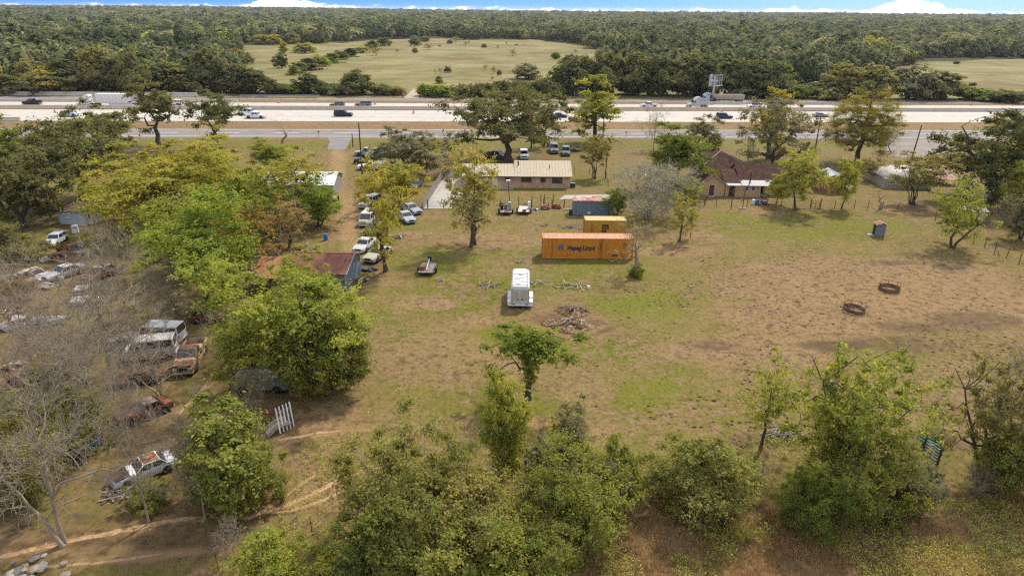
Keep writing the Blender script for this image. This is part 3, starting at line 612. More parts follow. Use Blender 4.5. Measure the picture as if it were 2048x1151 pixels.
def tree(name, label, base, top, width, kd, tint, cat='tree', group=None, rz=None):
    """a tree standing at ground pixel `base`, as tall as photo row `top` says and `width` photo pixels across"""
    (bm_, lm), H, Rr = TREE[kd]; p = P(*base); h = rise(base[0], base[1], top); w = width / ppm(*base)
    o = empty(name, label, cat, (p.x, p.y, 0), _rt.random() * 6.28 if rz is None else rz, group)
    s = (w / (2 * Rr * .90), w / (2 * Rr * .90), h / (H * .99))
    linked('trunk', bm_, o, scale=s)
    if lm:
        c = linked('crown', lm, o, scale=s); t = TINT[tint] if isinstance(tint, str) else tint
        k = .93 + .14 * _rt.random(); c.color = (t[0] * k * (.95 + .1 * _rt.random()), t[1] * k, t[2] * k, 1)
    return o

# ---- trees on and around the property: (name, label, ground pixel, top row, width in pixels, kind, tint)
NEAR = [
 ('live_oak', 'broad dark live oak towering over the pale blue shed', (165, 402), 232, 260, 'oak_a', 'oak'),
 ('live_oak', 'dark live oak with a forked leaning trunk beside the white rusting hatchback', (48, 455), 290, 190, 'oak_b', 'oak'),
 ('elm_tree', 'lighter green tree rising behind the forked dark oak', (8, 425), 232, 130, 'elm_c', 'grn'),
 ('elm_tree', 'wide yellow-green tree overhanging the dark stock trailer', (305, 465), 298, 250, 'elm_a', 'yel'),
 ('elm_tree', 'golden yellow-green tree between the twisted roadside oaks and the stock trailer', (395, 420), 262, 215, 'elm_a', 'yel'),
 ('elm_tree', 'fresh green tree behind the white metal roof house', (548, 350), 276, 100, 'elm_c', 'lime'),
 ('elm_tree', 'yellow-green tree hiding the left end of the white metal roof', (478, 440), 318, 130, 'elm_b', 'lime'),
 ('elm_tree', 'tall bright green tree with a dense dark foot behind the white vans', (425, 612), 388, 225, 'elm_c', (.29, .35, .065)),
 ('elm_tree', 'lime green tree in front of the dark stock trailer and beside the barn', (372, 545), 380, 150, 'elm_b', 'lime'),
 ('sparse_tree', 'tall thin dark-trunked tree in front of the white metal roof', (602, 445), 292, 150, 'sparse_a', 'yel'),
 ('elm_tree', 'leafy green tree at the foot of the thin dark-trunked tree', (640, 452), 350, 100, 'elm_b', 'grn'),
 ('elm_tree', 'dark green tree under the front edge of the white metal roof', (545, 470), 365, 120, 'elm_a', 'grn'),
 ('sparse_tree', 'thin tree with orange autumn leaves near the rusty barn roof', (505, 560), 388, 120, 'sparse_a', 'orange'),
 ('sparse_tree', 'thin tree with rust-tinted leaves beside the lumber heap', (575, 500), 400, 100, 'sparse_b', 'dry'),
 ('dead_tree', 'broken grey dead trunk leaning over the rusty barn roof', (565, 560), 440, 80, 'snag', 'dry'),
 ('elm_tree', 'large yellow-green tree in front of the rusty barn', (585, 778), 520, 270, 'elm_b', 'lime'),
 ('elm_tree', 'dense green tree shading the silver station wagon', (645, 765), 570, 175, 'elm_c', 'bushg'),
 ('elm_tree', 'lime green tree reaching over the corrugated end of the barn', (622, 685), 535, 130, 'elm_c', 'lime'),
 ('elm_tree', 'yellow-green tree pressed against the left half of the barn roof', (598, 612), 500, 105, 'elm_b', 'lime'),
 ('sparse_tree', 'airy lime tree in front of the middle of the white metal roof', (535, 425), 322, 125, 'airy', 'lime'),
 ('elm_tree', 'green tree between the lumber heap and the tall bright green tree', (500, 500), 372, 120, 'elm_a', 'grn'),
 ('bush', 'dense green bush hiding the trunks of the trees in front of the barn', (655, 785), 655, 150, 'bush_a', 'bushg'),
 ('bush', 'olive bush between the rusty tan pickup and the barn trees', (512, 722), 628, 105, 'bush_b', 'busho'),
 ('bare_shrub', 'grey twiggy shrub at the edge of the tree shading the station wagon', (490, 720), 600, 120, 'bare_c', 'dry'),
 ('elm_tree', 'deep green bushy tree beside the two-rut dirt track', (470, 1020), 800, 150, 'column', 'bushg'),
 ('bush', 'dark green bush beside the two-rut dirt track', (520, 1000), 890, 120, 'bush_c', 'bushg'),
 ('bush', 'spreading green bush with the bare-topped shrub beside the leaning white rack', (440, 985), 850, 130, 'bush_c', 'busho'),
 ('bare_tree', 'leafless grey tree over the dirt track near the rubble stones', (135, 1085), 735, 300, 'bare_b', 'dry'),
 ('bare_tree', 'slim leafless tree standing before the white and rust sedan', (298, 1046), 700, 130, 'bare_a', 'dry'),
 ('bare_tree', 'leafless tree with white bark at the edge of the dark green bush', (412, 1036), 812, 170, 'bare_a', 'dry'),
 ('bare_tree', 'tall leafless tree arching over the white vans', (228, 770), 480, 240, 'bare_a', 'dry'),
 ('bare_tree', 'leafless tree spreading beside the rust-brown flat car roof', (330, 800), 640, 190, 'bare_b', 'dry'),
 ('bare_tree', 'leafless grey tree above the long white boat hull', (70, 745), 520, 180, 'bare_a', 'dry'),
 ('bare_tree', 'leafless tree crowding the rusted car in the yard', (215, 660), 495, 160, 'bare_b', 'dry'),
 ('bare_tree', 'twisted leafless tree over the scrap hoods', (20, 640), 470, 130, 'bare_b', 'dry'),
 ('bare_tree', 'leafless tree in the thicket of grey trunks beyond the sedan', (205, 880), 600, 190, 'bare_a', 'dry'),
 ('bare_tree', 'leafless tree leaning out of the green undergrowth', (40, 960), 690, 200, 'bare_b', 'dry'),
 ('bare_tree', 'leafless tree with a haze of fine twigs beside the white vans', (285, 745), 575, 150, 'bare_b', 'dry'),
 ('bare_tree', 'leafless tree behind the blue and cream old car', (150, 840), 640, 170, 'bare_a', 'dry'),
 ('bare_tree', 'leafless tree rising between the boat hull and the rotting boxes', (110, 720), 560, 140, 'bare_b', 'dry'),
 ('bare_shrub', 'leafless fan-shaped shrub before the tall bright green tree', (355, 640), 525, 120, 'bare_c', 'dry'),
 ('bare_shrub', 'leafless shrub in front of the dark stock trailer', (235, 545), 455, 110, 'bare_c', 'dry'),
 ('bare_shrub', 'grey leafless shrub in front of the silver station wagon', (505, 838), 745, 95, 'bare_c', 'dry'),
 ('bare_shrub', 'small leafless sapling beside the dirt track', (462, 1118), 1045, 80, 'bare_d', 'dry'),
 ('undergrowth_bush', 'green undergrowth below the leafless tree by the rubble', (60, 985), 820, 200, 'bush_a', 'busho'),
 ('undergrowth_bush', 'green undergrowth behind the white and rust sedan', (150, 900), 780, 150, 'bush_b', 'busho'),
 ('undergrowth_bush', 'bright green brush at the edge of the junkyard', (20, 860), 770, 110, 'bush_a', 'lime'),
 ('undergrowth_bush', 'low green brush along the front of the white and rust sedan', (300, 1010), 962, 85, 'bush_c', 'bushg'),
 ('undergrowth_bush', 'tangle of brown-green brush beside the forked dark oak', (20, 530), 440, 110, 'bush_b', 'olive'),
 ('undergrowth_bush', 'brown brush between the scrap hoods and the boat hull', (30, 600), 545, 80, 'bush_c', 'dry'),
 ('undergrowth_bush', 'dim brush beneath the slim leafless trees', (120, 770), 700, 110, 'bush_c', 'olive'),
 ('twisted_oak', 'tall twisted oak with an open crown along the frontage road', (322, 296), 155, 140, 'oak_open', 'oak'),
 ('twisted_oak', 'gnarled oak with several dark stems along the frontage road', (440, 297), 178, 115, 'oak_open', 'oak'),
 ('twisted_oak', 'oak top reaching above the highway beside the twisted oak', (205, 330), 200, 120, 'oak_open', 'oak'),
 ('dead_tree', 'dead grey snag with crooked limbs beside the frontage road', (560, 296), 233, 62, 'snag', 'dry'),
 ('live_oak', 'grey-green live oak between the parked trucks and the ranch house drive', (818, 352), 253, 150, 'oak_b', 'oakgrey'),
 ('elm_tree', 'yellow-green tree growing up through the row of parked cars', (775, 540), 318, 130, 'sparse_b', 'yel'),
 ('elm_tree', 'leafy yellow-green tree in front of the white utility truck', (795, 412), 318, 105, 'elm_b', 'yel'),
 ('elm_tree', 'low yellow-green tree over the silver cars of the parked row', (752, 398), 360, 60, 'elm_b', 'yel'),
 ('elm_tree', 'slender yellow-green tree in the pasture in front of the concrete drive', (942, 494), 262, 105, 'sparse_a', 'yel'),
 ('sparse_tree', 'pale half-bare tree leaning beside the slender pasture tree', (950, 490), 340, 110, 'sparse_b', 'pale'),
 ('live_oak', 'huge spreading live oak behind the ranch house', (1017, 322), 173, 225, 'oak_a', 'oak'),
 ('oak_tree', 'young oak with several stems beside the parked grey vehicles', (1088, 292), 195, 62, 'oak_open', 'oak'),
 ('oak_tree', 'spindly oak between the huge live oak and the young oak', (1062, 296), 225, 52, 'sparse_a', 'oakgrey'),
 ('cottonwood_tree', 'tall light green tree beside the frontage road and the pole with a transformer', (1190, 284), 150, 98, 'cottonwood', 'lime'),
 ('vase_shrub', 'olive multi-stemmed tree by the fence of the ranch house yard', (1187, 357), 268, 66, 'vase', 'olive'),
 ('bare_tree', 'grey-brown leafless tree at the verge beside the bright green tree', (1307, 300), 212, 58, 'bare_a', 'dry'),
 ('elm_tree', 'bright green round tree beside the old brown farmhouse', (1350, 372), 246, 130, 'elm_c', 'grn'),
 ('oak_tree', 'grey-green oak at the verge beyond the bright green round tree', (1398, 318), 228, 95, 'oak_open', 'oakgrey'),
 ('bush', 'small dark shrub on the lawn beyond the old farmhouse', (1424, 300), 262, 38, 'bush_c', 'oak'),
 ('live_oak', 'sprawling grey-green oak behind the old brown farmhouse', (1545, 348), 196, 180, 'oak_grey', 'oakgrey'),
 ('elm_tree', 'tall yellowing tree top beyond the sprawling grey-green oak', (1535, 318), 178, 75, 'cottonwood', 'yel'),
 ('pine_tree', 'rounded golden-green pine between the farmhouse and the paved lot', (1714, 328), 178, 150, 'pine', 'pine'),
 ('live_oak', 'massive dark live oak beside the paved lot', (1985, 402), 216, 265, 'oak_b', 'oakdk'),
 ('elm_tree', 'young light green tree at the farmhouse yard fence by the rubbish', (1590, 418), 302, 98, 'young', 'lime'),
 ('elm_tree', 'small light green tree in front of the red shed', (1683, 417), 318, 58, 'young', 'lime'),
 ('elm_tree', 'light green sapling at the rubbish heap', (1552, 408), 350, 45, 'young', 'lime'),
 ('half_bare_tree', 'half-bare spreading tree in front of the round-roofed building', (1822, 408), 308, 100, 'vase', 'olive'),
 ('pruned_tree', 'small knobbly pruned tree beside the yard fence', (1762, 418), 362, 40, 'snag', 'dry'),
 ('bush', 'scraggly green shrub at the wall of the round-roofed building', (1745, 362), 318, 55, 'vase', 'olive'),
 ('elm_tree', 'yellow-green bushy tree at the corner of the bare paddock', (1902, 495), 352, 130, 'airy', 'lime'),
 ('pine_tree', 'light green pine at the boundary beyond the wire fence', (2045, 440), 300, 95, 'pine', 'lime'),
 ('oak_tree', 'dark low oak below the light green pine', (2040, 478), 380, 90, 'elm_b', 'oakgrey'),
 ('bare_tree', 'large domed grey tree with hardly any leaves behind the yellow container', (1300, 436), 328, 160, 'grey_dome', 'pale'),
 ('elm_tree', 'green shrubby tree hugging the end of the blue-grey tin shed', (1232, 432), 372, 60, 'elm_b', 'grn'),
 ('elm_tree', 'yellow-green shrub beside the large grey leafless tree', (1358, 400), 340, 70, 'elm_b', 'lime'),
 ('sparse_tree', 'small sparse tree standing alone in the pasture near the yard gate', (1357, 482), 382, 60, 'sparse_b', 'yel'),
 ('sparse_tree', 'thin sapling beside the small sparse pasture tree', (1381, 475), 405, 25, 'sparse_a', 'olive'),
 ('half_dead_tree', 'half-dead tree with a thick trunk in front of the orange container', (1266, 550), 424, 92, 'half_dead', 'yel'),
 ('bush', 'green suckers at the foot of the half-dead tree', (1272, 553), 527, 32, 'bush_c', 'grn'),
 ('ivied_tree', 'small tree with an ivy-clad trunk alone in the pasture', (1056, 800), 636, 165, 'ivied', 'grn'),
 ('columnar_bush', 'narrow tall green bush in front of the ivy-clad tree', (1006, 975), 735, 84, 'column', 'lime'),
 ('sapling', 'thin blue-green sapling above the brush row', (1138, 960), 790, 70, 'column', 'pale'),
 ('bush', 'huge olive-green thicket at the corner of the brush row beside the tracks', (825, 1080), 850, 265, 'bush_a', 'busho'),
 ('bush', 'olive thicket in the middle of the brush row', (960, 1115), 935, 265, 'bush_b', 'busho'),
 ('bush', 'green thicket with dead branches in the brush row', (1160, 1055), 880, 235, 'bush_a', 'bushg'),
 ('bush', 'low bright green thicket in front of the huge olive-green thicket', (770, 1150), 1000, 210, 'bush_b', 'bushg'),
 ('bush', 'olive thicket filling the gap between the huge corner thicket and the middle of the row', (890, 1075), 915, 170, 'bush_b', 'busho'),
 ('bush', 'low green thicket at the front of the brush row beside the dead branches', (1085, 1120), 985, 190, 'bush_a', 'bushg'),
 ('bush', 'yellow-green sprawl of brush at the very front of the brush row', (1010, 1175), 1050, 190, 'bush_b', 'lime'),
 ('bush', 'bright weedy shrub in front of the wire fence post', (665, 1150), 1065, 120, 'bush_c', 'lime'),
 ('bush', 'grey-green thicket between the cedar bush and the livestock panels', (1800, 1005), 900, 120, 'bush_c', 'oakgrey'),
 ('bush', 'bright green shrub on the shoulder of the brush row near the tree gap', (1225, 1010), 888, 85, 'bush_c', 'grn'),
 ('bush', 'sunlit thicket at the front of the brush row', (905, 1180), 1020, 260, 'bush_a', 'bushg'),
 ('bush', 'grey-green shrub behind the middle of the brush row', (1090, 980), 870, 80, 'bush_c', 'oakgrey'),
 ('bush', 'yellow-green bush beside the wire fence post and the dirt track', (545, 1170), 1055, 150, 'bush_b', 'lime'),
 ('bush', 'wide olive bush at the edge of the bare paddock beside the thin tree', (1395, 1012), 868, 230, 'bush_b', 'busho'),
 ('bare_shrub', 'dead grey branches lying in the brush row', (1205, 1040), 930, 80, 'bare_c', 'dry'),
 ('sparse_tree', 'thin tree with a feathery light green crown beside the brush pile', (1522, 897), 712, 112, 'sparse_a', 'lime'),
 ('elm_tree', 'tall light green tree rising over the paddock fence line', (1690, 985), 678, 240, 'airy', 'lime'),
 ('elm_tree', 'light green tree leaning off the tall fence line tree', (1640, 960), 735, 150, 'airy', 'lime'),
 ('bush', 'dark green thicket below the tall fence line tree', (1722, 1015), 862, 205, 'bush_a', 'bushg'),
 ('cedar_bush', 'dark green conical cedar bush in the dry weeds', (1612, 1058), 930, 135, 'cedar', 'cedar'),
 ('elm_tree', 'olive tree with bare grey branches behind the green livestock panels', (1957, 965), 690, 195, 'airy', 'olive'),
 ('bare_tree', 'leafless crown mixed into the olive tree at the livestock panels', (1985, 950), 665, 170, 'bare_a', 'dry'),
 ('bush', 'green thicket at the foot of the olive tree', (2010, 985), 850, 150, 'bush_b', 'bushg'),
 ('bare_shrub', 'dead grey branches fanned on the ground by the livestock panels', (1955, 990), 925, 70, 'bare_c', 'dry'),
]
for nm, lb, b_, t_, w_, k_, ti in NEAR: tree(nm, lb, b_, t_, w_, k_, ti, cat='bush' if ('bush' in nm or 'shrub' in nm) else 'tree')

# ---- the treeline beyond the highway, tree by tree
def line_trees(rows, group, label, cat='tree', name='treeline_oak'):
    for (bx, by, ty, w, k_, ti) in rows: tree(name, label, (bx, by), ty, w, k_, ti, cat=cat, group=group)
rr_ = random.Random(9)
rows = []
x = -60
while x < 480:
    w = rr_.uniform(60, 100); rows.append((x, rr_.uniform(181, 189) + x * .004, rr_.uniform(92, 130) + (20 if x < 160 else 0), w, rr_.choice(['mid_a', 'mid_b']), rr_.choice(['oak', 'oak', 'oakdk', 'olive']))); x += w * .55
line_trees(rows, 'dense oaks along the far frontage road', 'dense dark oak in the unbroken wood edge beyond the semi truck')
rows = [(1130, 190, 120, 70, 'mid_b', 'oakdk'), (1165, 189, 112, 85, 'mid_a', 'oakdk'), (1215, 190, 104, 95, 'mid_a', 'oak'), (1270, 190, 106, 90, 'mid_b', 'oakdk'), (1322, 191, 112, 85, 'mid_a', 'oakdk'), (1365, 192, 104, 85, 'mid_b', 'oak'), (1410, 192, 110, 85, 'mid_a', 'oakdk'), (1460, 192, 118, 90, 'mid_a', 'oak'), (1505, 193, 120, 85, 'mid_b', 'oakdk'), (1550, 194, 122, 80, 'mid_a', 'oak')]
line_trees(rows, 'dark oaks behind the billboard', 'tall dark oak in the grove behind the billboard')
line_trees([(1690, 197, 128, 95, 'mid_a', 'olive'), (1750, 197, 128, 95, 'mid_b', 'olive'), (1812, 198, 130, 90, 'mid_a', 'oakgrey'), (1880, 198, 142, 95, 'mid_a', 'oak'), (1640, 196, 160, 70, 'mid_c', 'oak')], 'rounded oaks by the far frontage road', 'rounded oak at the roadside before the open meadow with the white sheet', name='roadside_oak')
for q_, l_ in (((510, 187, 136, 90, 'mid_a', 'oakdk'), 'round dark oak in the roadside hedge right above the white highway pickup'), ((622, 187, 146, 70, 'mid_a', 'oakdk'), 'round dark oak in the roadside hedge below the slanting hedgerow'), ((714, 188, 140, 80, 'mid_a', 'oakdk'), 'tallest round dark oak of the hedge, behind the bronze-grey large car'), ((470, 185, 128, 60, 'mid_c', 'oak'), 'smaller oak where the wood edge meets the roadside hedge')): line_trees([q_], None, l_, name='hedge_oak')
hedge = [(560, 187, 168, 60), (585, 188, 170, 40), (655, 188, 166, 40), (670, 189, 170, 50), (760, 189, 168, 50), (790, 190, 172, 40), (850, 192, 168, 34), (880, 193, 171, 60), (925, 193, 168, 45), (960, 193, 166, 40), (985, 193, 170, 50), (1010, 192, 160, 40), (1045, 193, 162, 55), (1085, 194, 158, 50), (1110, 193, 165, 40), (1600, 196, 170, 60), (1660, 199, 174, 60), (1945, 200, 176, 70), (2000, 203, 180, 80), (2040, 200, 182, 60), (1540, 197, 175, 60), (1480, 196, 175, 60)]
line_trees([(a, b, c, d, 'mid_bush', rr_.choice(['oak', 'grn', 'oakdk', 'olive'])) for a, b, c, d in hedge], 'hedge bushes along the far frontage road', 'low dense bush in the hedge along the far frontage road', 'bush', 'hedge_bush')
# ---- single trees and shrubs in the far meadow
line_trees([(1053, 158, 126, 62, 'mid_c', 'oakgrey')], None, 'wide grey-green shrub tree alone above the roadside hedge', name='meadow_tree')
line_trees([(563, 136, 105, 30, 'mid_c', 'oakdk')], None, 'dark round tree standing alone at the left of the meadow', name='meadow_tree')
line_trees([(568, 108, 84, 20, 'mid_cedar', 'lime')], None, 'bright green narrow tree behind the dark round meadow tree', name='meadow_tree')
line_trees([(878, 167, 152, 20, 'mid_cedar', 'grn')], None, 'small green conical tree in the middle of the meadow', 'tree', 'meadow_cedar')
line_trees([(1111, 118, 104, 18, 'mid_bush', 'grn')], None, 'round green shrub alone on the right of the meadow', 'bush', 'meadow_bush')
line_trees([(1912, 128, 122, 12, 'mid_bush', 'oak')], None, 'tiny dark shrub on the right-hand meadow rise', 'bush', 'meadow_bush')
mt_ = [(830, 92, 70, 26), (858, 100, 86, 26), (912, 86, 72, 20), (848, 84, 72, 26), (752, 111, 90, 30), (1025, 112, 96, 24), (968, 96, 86, 12), (996, 97, 90, 8), (1150, 107, 97, 16), (830, 106, 95, 14), (794, 105, 97, 12), (880, 150, 132, 16), (895, 145, 131, 16), (987, 148, 131, 14), (971, 140, 128, 14), (998, 151, 138, 10), (985, 161, 150, 10), (870, 148, 136, 8), (900, 88, 78, 12), (932, 90, 82, 14)]
line_trees([(a, b, c, d, 'mid_bare' if i % 3 else 'mid_c', ['oakgrey', 'dry', 'pale'][i % 3]) for i, (a, b, c, d) in enumerate(mt_)], 'thin mesquites dotted over the far meadow', 'thin grey-green mesquite dotted over the far meadow', name='meadow_mesquite')
hl = [(768, 92, 74, 36), (745, 98, 80, 30), (722, 106, 92, 34), (700, 113, 96, 36), (680, 119, 100, 34), (662, 126, 106, 40), (640, 132, 108, 44), (618, 140, 116, 46), (600, 146, 122, 34), (588, 150, 130, 26)]
line_trees([(a, b, c, d, 'mid_cedar' if i % 2 else 'mid_c', ['oak', 'grn', 'lime', 'oakdk'][i % 4]) for i, (a, b, c, d) in enumerate(hl)], 'row of small trees down the meadow slope', 'small tree in the slanting hedgerow that divides the far meadow', name='hedgerow_tree')
line_trees([(610, 106, 84, 46, 'mid_c', 'lime'), (545, 90, 68, 40, 'mid_c', 'yel'), (520, 90, 68, 36, 'mid_c', 'lime'), (585, 88, 66, 36, 'mid_c', 'olive'), (640, 86, 62, 34, 'mid_c', 'lime'), (478, 132, 95, 44, 'mid_c', 'olive'), (495, 128, 105, 30, 'mid_c', 'oakgrey'), (100, 186, 130, 85, 'mid_b', 'yel'), (1740, 120, 70, 60, 'mid_c', 'yel'), (560, 84, 70, 30, 'mid_c', 'yel')], 'yellow-green trees at the wood margin', 'yellow-green tree at the margin of the far woods', name='margin_tree')

# ---- the far woods: one mass, scattered crowns
FK = []
for i in range(5):
    FK.append(gen_tree(seed=60 + i, H=13, Rr=6.2, base=2.5 if i < 3 else .5, trunk_r=.3, nclump=26, leaves=14, clump=2.0, leaf=1.05, limbs=2, shell=.3, flat=.7, asp=.7, egg=.1, fleaf=FLEAF, lump=.3, up=.35, dome=1.3)[1])
fcol = bpy.data.collections.new('woodland_crowns')
for i, me in enumerate(FK): fcol.objects.link(bpy.data.objects.new('crown_%d' % i, me))
rng = np.random.default_rng(77)
pts = []
for y0, y1, st in ((270, 700, 8.0), (700, 1300, 11), (1300, 2400, 17), (2400, 4600, 30)):
    ys = np.arange(y0, y1, st)
    for y in ys:
        half = y * .80 + 90; xs = np.arange(-half, half, st); pts.append(np.stack([xs + rng.uniform(-.5, .5, len(xs)) * st, y + rng.uniform(-.5, .5, len(xs)) * st, np.full(len(xs), st)], 1))
pts = np.concatenate(pts)
qx, qy = projv(pts[:, 0], pts[:, 1])
road = E_k1[0] + E_k1[1] * pts[:, 0] + 12
jx, jy = fbm(pts[:, 0], pts[:, 1], 17, 45, 3) - .5, fbm(pts[:, 0], pts[:, 1], 19, 45, 3) - .5
ok = ~open_land(qx + jx * 70, qy + jy * 16) & ~((qy > 186) & open_land(qx, qy)) & (pts[:, 1] > road)
glade = fbm(pts[:, 0], pts[:, 1], 91, 120, 3); ok &= ~((glade > .655) & (pts[:, 1] > 330))
pts = pts[ok]
sc_ = np.clip(pts[:, 2] / 10, .85, 2.0); nzz = fbm(pts[:, 0], pts[:, 1], 55, 180, 3)
hs = (rng.uniform(.6, 1.2, len(pts)) * (.75 + .5 * nzz)); hs = np.where(rng.random(len(pts)) < .04, hs * 1.25, hs)
hill = sst(900, 4200, pts[:, 1]) * (6 + 7 * fbm(pts[:, 0], pts[:, 1], 5, 900, 2)) + sst(0, -1800, pts[:, 0]) * sst(400, 2500, pts[:, 1]) * 8
tone = np.clip(.62 * rng.random(len(pts)) + .75 * (fbm(pts[:, 0], pts[:, 1], 61, 90, 3) - .5) + .16, 0, 1) ** 1.15; tone = np.where(rng.random(len(pts)) < .06, .86 + .14 * rng.random(len(pts)), tone)
big_ = .62 + .75 * rng.random(len(pts)) ** 1.3; sc_ = sc_ * big_; hs = hs * (.55 + .45 * big_)
me = bpy.data.meshes.new('far_woods'); me.vertices.add(len(pts))
me.vertices.foreach_set('co', np.stack([pts[:, 0], pts[:, 1], hill], 1).astype(np.float32).ravel())
for nm, ty, val in (('tone', 'FLOAT', tone.astype(np.float32)), ('idx', 'INT', rng.integers(0, 5, len(pts)).astype(np.int32)), ('rot', 'FLOAT_VECTOR', np.stack([np.zeros(len(pts)), np.zeros(len(pts)), rng.random(len(pts)) * 6.28], 1).astype(np.float32)), ('scl', 'FLOAT_VECTOR', np.stack([sc_ * rng.uniform(.8, 1.25, len(pts)), sc_ * rng.uniform(.8, 1.25, len(pts)), hs], 1).astype(np.float32))):
    a = me.attributes.new(nm, ty, 'POINT'); a.data.foreach_set('vector' if ty == 'FLOAT_VECTOR' else 'value', val.ravel())
woods = bpy.data.objects.new('far_woods', me); col.objects.link(woods)
ng = bpy.data.node_groups.new('scatter_crowns', 'GeometryNodeTree')
ng.interface.new_socket('Geometry', in_out='INPUT', socket_type='NodeSocketGeometry'); ng.interface.new_socket('Geometry', in_out='OUTPUT', socket_type='NodeSocketGeometry')
gi = ng.nodes.new('NodeGroupInput'); go = ng.nodes.new('NodeGroupOutput'); iop = ng.nodes.new('GeometryNodeInstanceOnPoints'); ci = ng.nodes.new('GeometryNodeCollectionInfo')
ci.inputs['Collection'].default_value = fcol; ci.inputs['Separate Children'].default_value = True; ci.inputs['Reset Children'].default_value = True
def nattr(nm, dt):
    n = ng.nodes.new('GeometryNodeInputNamedAttribute'); n.data_type = dt; n.inputs[0].default_value = nm; return n.outputs[0]
ng.links.new(gi.outputs[0], iop.inputs['Points']); ng.links.new(ci.outputs[0], iop.inputs['Instance']); iop.inputs['Pick Instance'].default_value = True
ng.links.new(nattr('idx', 'INT'), iop.inputs['Instance Index']); ng.links.new(nattr('rot', 'FLOAT_VECTOR'), iop.inputs['Rotation']); ng.links.new(nattr('scl', 'FLOAT_VECTOR'), iop.inputs['Scale'])
ng.links.new(iop.outputs[0], go.inputs[0])
md_ = woods.modifiers.new('scatter', 'NODES'); md_.node_group = ng
tag(woods, 'unbroken woods of dark green and yellowing crowns out to the horizon', 'woods', kind='stuff')

# ================================================================ VEHICLES  (local x = forward)
def wheel(parent, x, y, r, w=.22, rim=RIM, flat_tyre=False):
    s = 1 if y > 0 else -1
    t = MB(); n = 16; prof = [(r * .55, -w / 2), (r * .93, -w / 2), (r, -w / 4), (r, w / 4), (r * .93, w / 2), (r * .55, w / 2)]
    t.loft([[(q * math.cos(a), v, q * math.sin(a)) for a in [2 * math.pi * i / n for i in range(n)]] for q, v in prof], cap=False)
    to = t.build('wheel', TYRE, parent, smooth=True); to.location = (x, y, r)
    m_ = MB().cyl((0, -w * .38, 0), (0, w * .38, 0), r * .58, n=12); m_.cyl((0, s * w * .38, 0), (0, s * w * .5, 0), r * .22, r * .14, n=8); m_.build('rim', rim, to)
    return to
SPEC = {  # L, W, belt, roof, clearance, hood, cabin base rear/front, roof rear/front, deck, wheel r, wheel x
 'sedan': dict(L=4.8, W=1.82, belt=.95, roof=1.42, hood=.88, cb=(-1.75, .95), rf=(-1.0, .2), deck=.97, r=.32, wx=1.42, side=2),
 'old_sedan': dict(L=5.0, W=1.95, belt=.95, roof=1.42, hood=.92, cb=(-1.75, .75), rf=(-1.15, .15), deck=.95, r=.34, wx=1.6, side=2),
 'old_compact': dict(L=4.25, W=1.66, belt=.88, roof=1.3, hood=.84, cb=(-1.5, .65), rf=(-1.0, .1), deck=.9, r=.3, wx=1.32, side=2),
 'hatch': dict(L=4.2, W=1.72, belt=.92, roof=1.42, hood=.86, cb=(-2.0, .75), rf=(-1.45, .1), deck=.95, r=.30, wx=1.28, side=2),
 'wagon': dict(L=5.2, W=1.9, belt=.95, roof=1.46, hood=.9, cb=(-2.55, .75), rf=(-2.25, .1), deck=.95, r=.33, wx=1.52, side=3),
 'suv': dict(L=4.95, W=1.95, belt=1.1, roof=1.78, hood=1.05, cb=(-2.44, .95), rf=(-2.15, .3), deck=1.1, r=.38, wx=1.48, side=3),
 'big_suv': dict(L=5.6, W=2.03, belt=1.18, roof=1.92, hood=1.12, cb=(-2.76, 1.15), rf=(-2.55, .5), deck=1.15, r=.4, wx=1.7, side=3),
 'pickup': dict(L=5.6, W=1.98, belt=1.15, roof=1.8, hood=1.08, cb=(-.35, 1.15), rf=(-.25, .55), deck=.78, r=.39, wx=1.75, side=1, bed=1.25),
 'crew': dict(L=5.9, W=2.02, belt=1.2, roof=1.9, hood=1.14, cb=(-.95, 1.3), rf=(-.8, .65), deck=.82, r=.41, wx=1.85, side=2, bed=1.32),
 'van': dict(L=4.7, W=1.9, belt=1.15, roof=1.98, hood=1.08, cb=(-2.33, 1.8), rf=(-2.25, 1.15), deck=1.15, r=.34, wx=1.35, side=3),
}
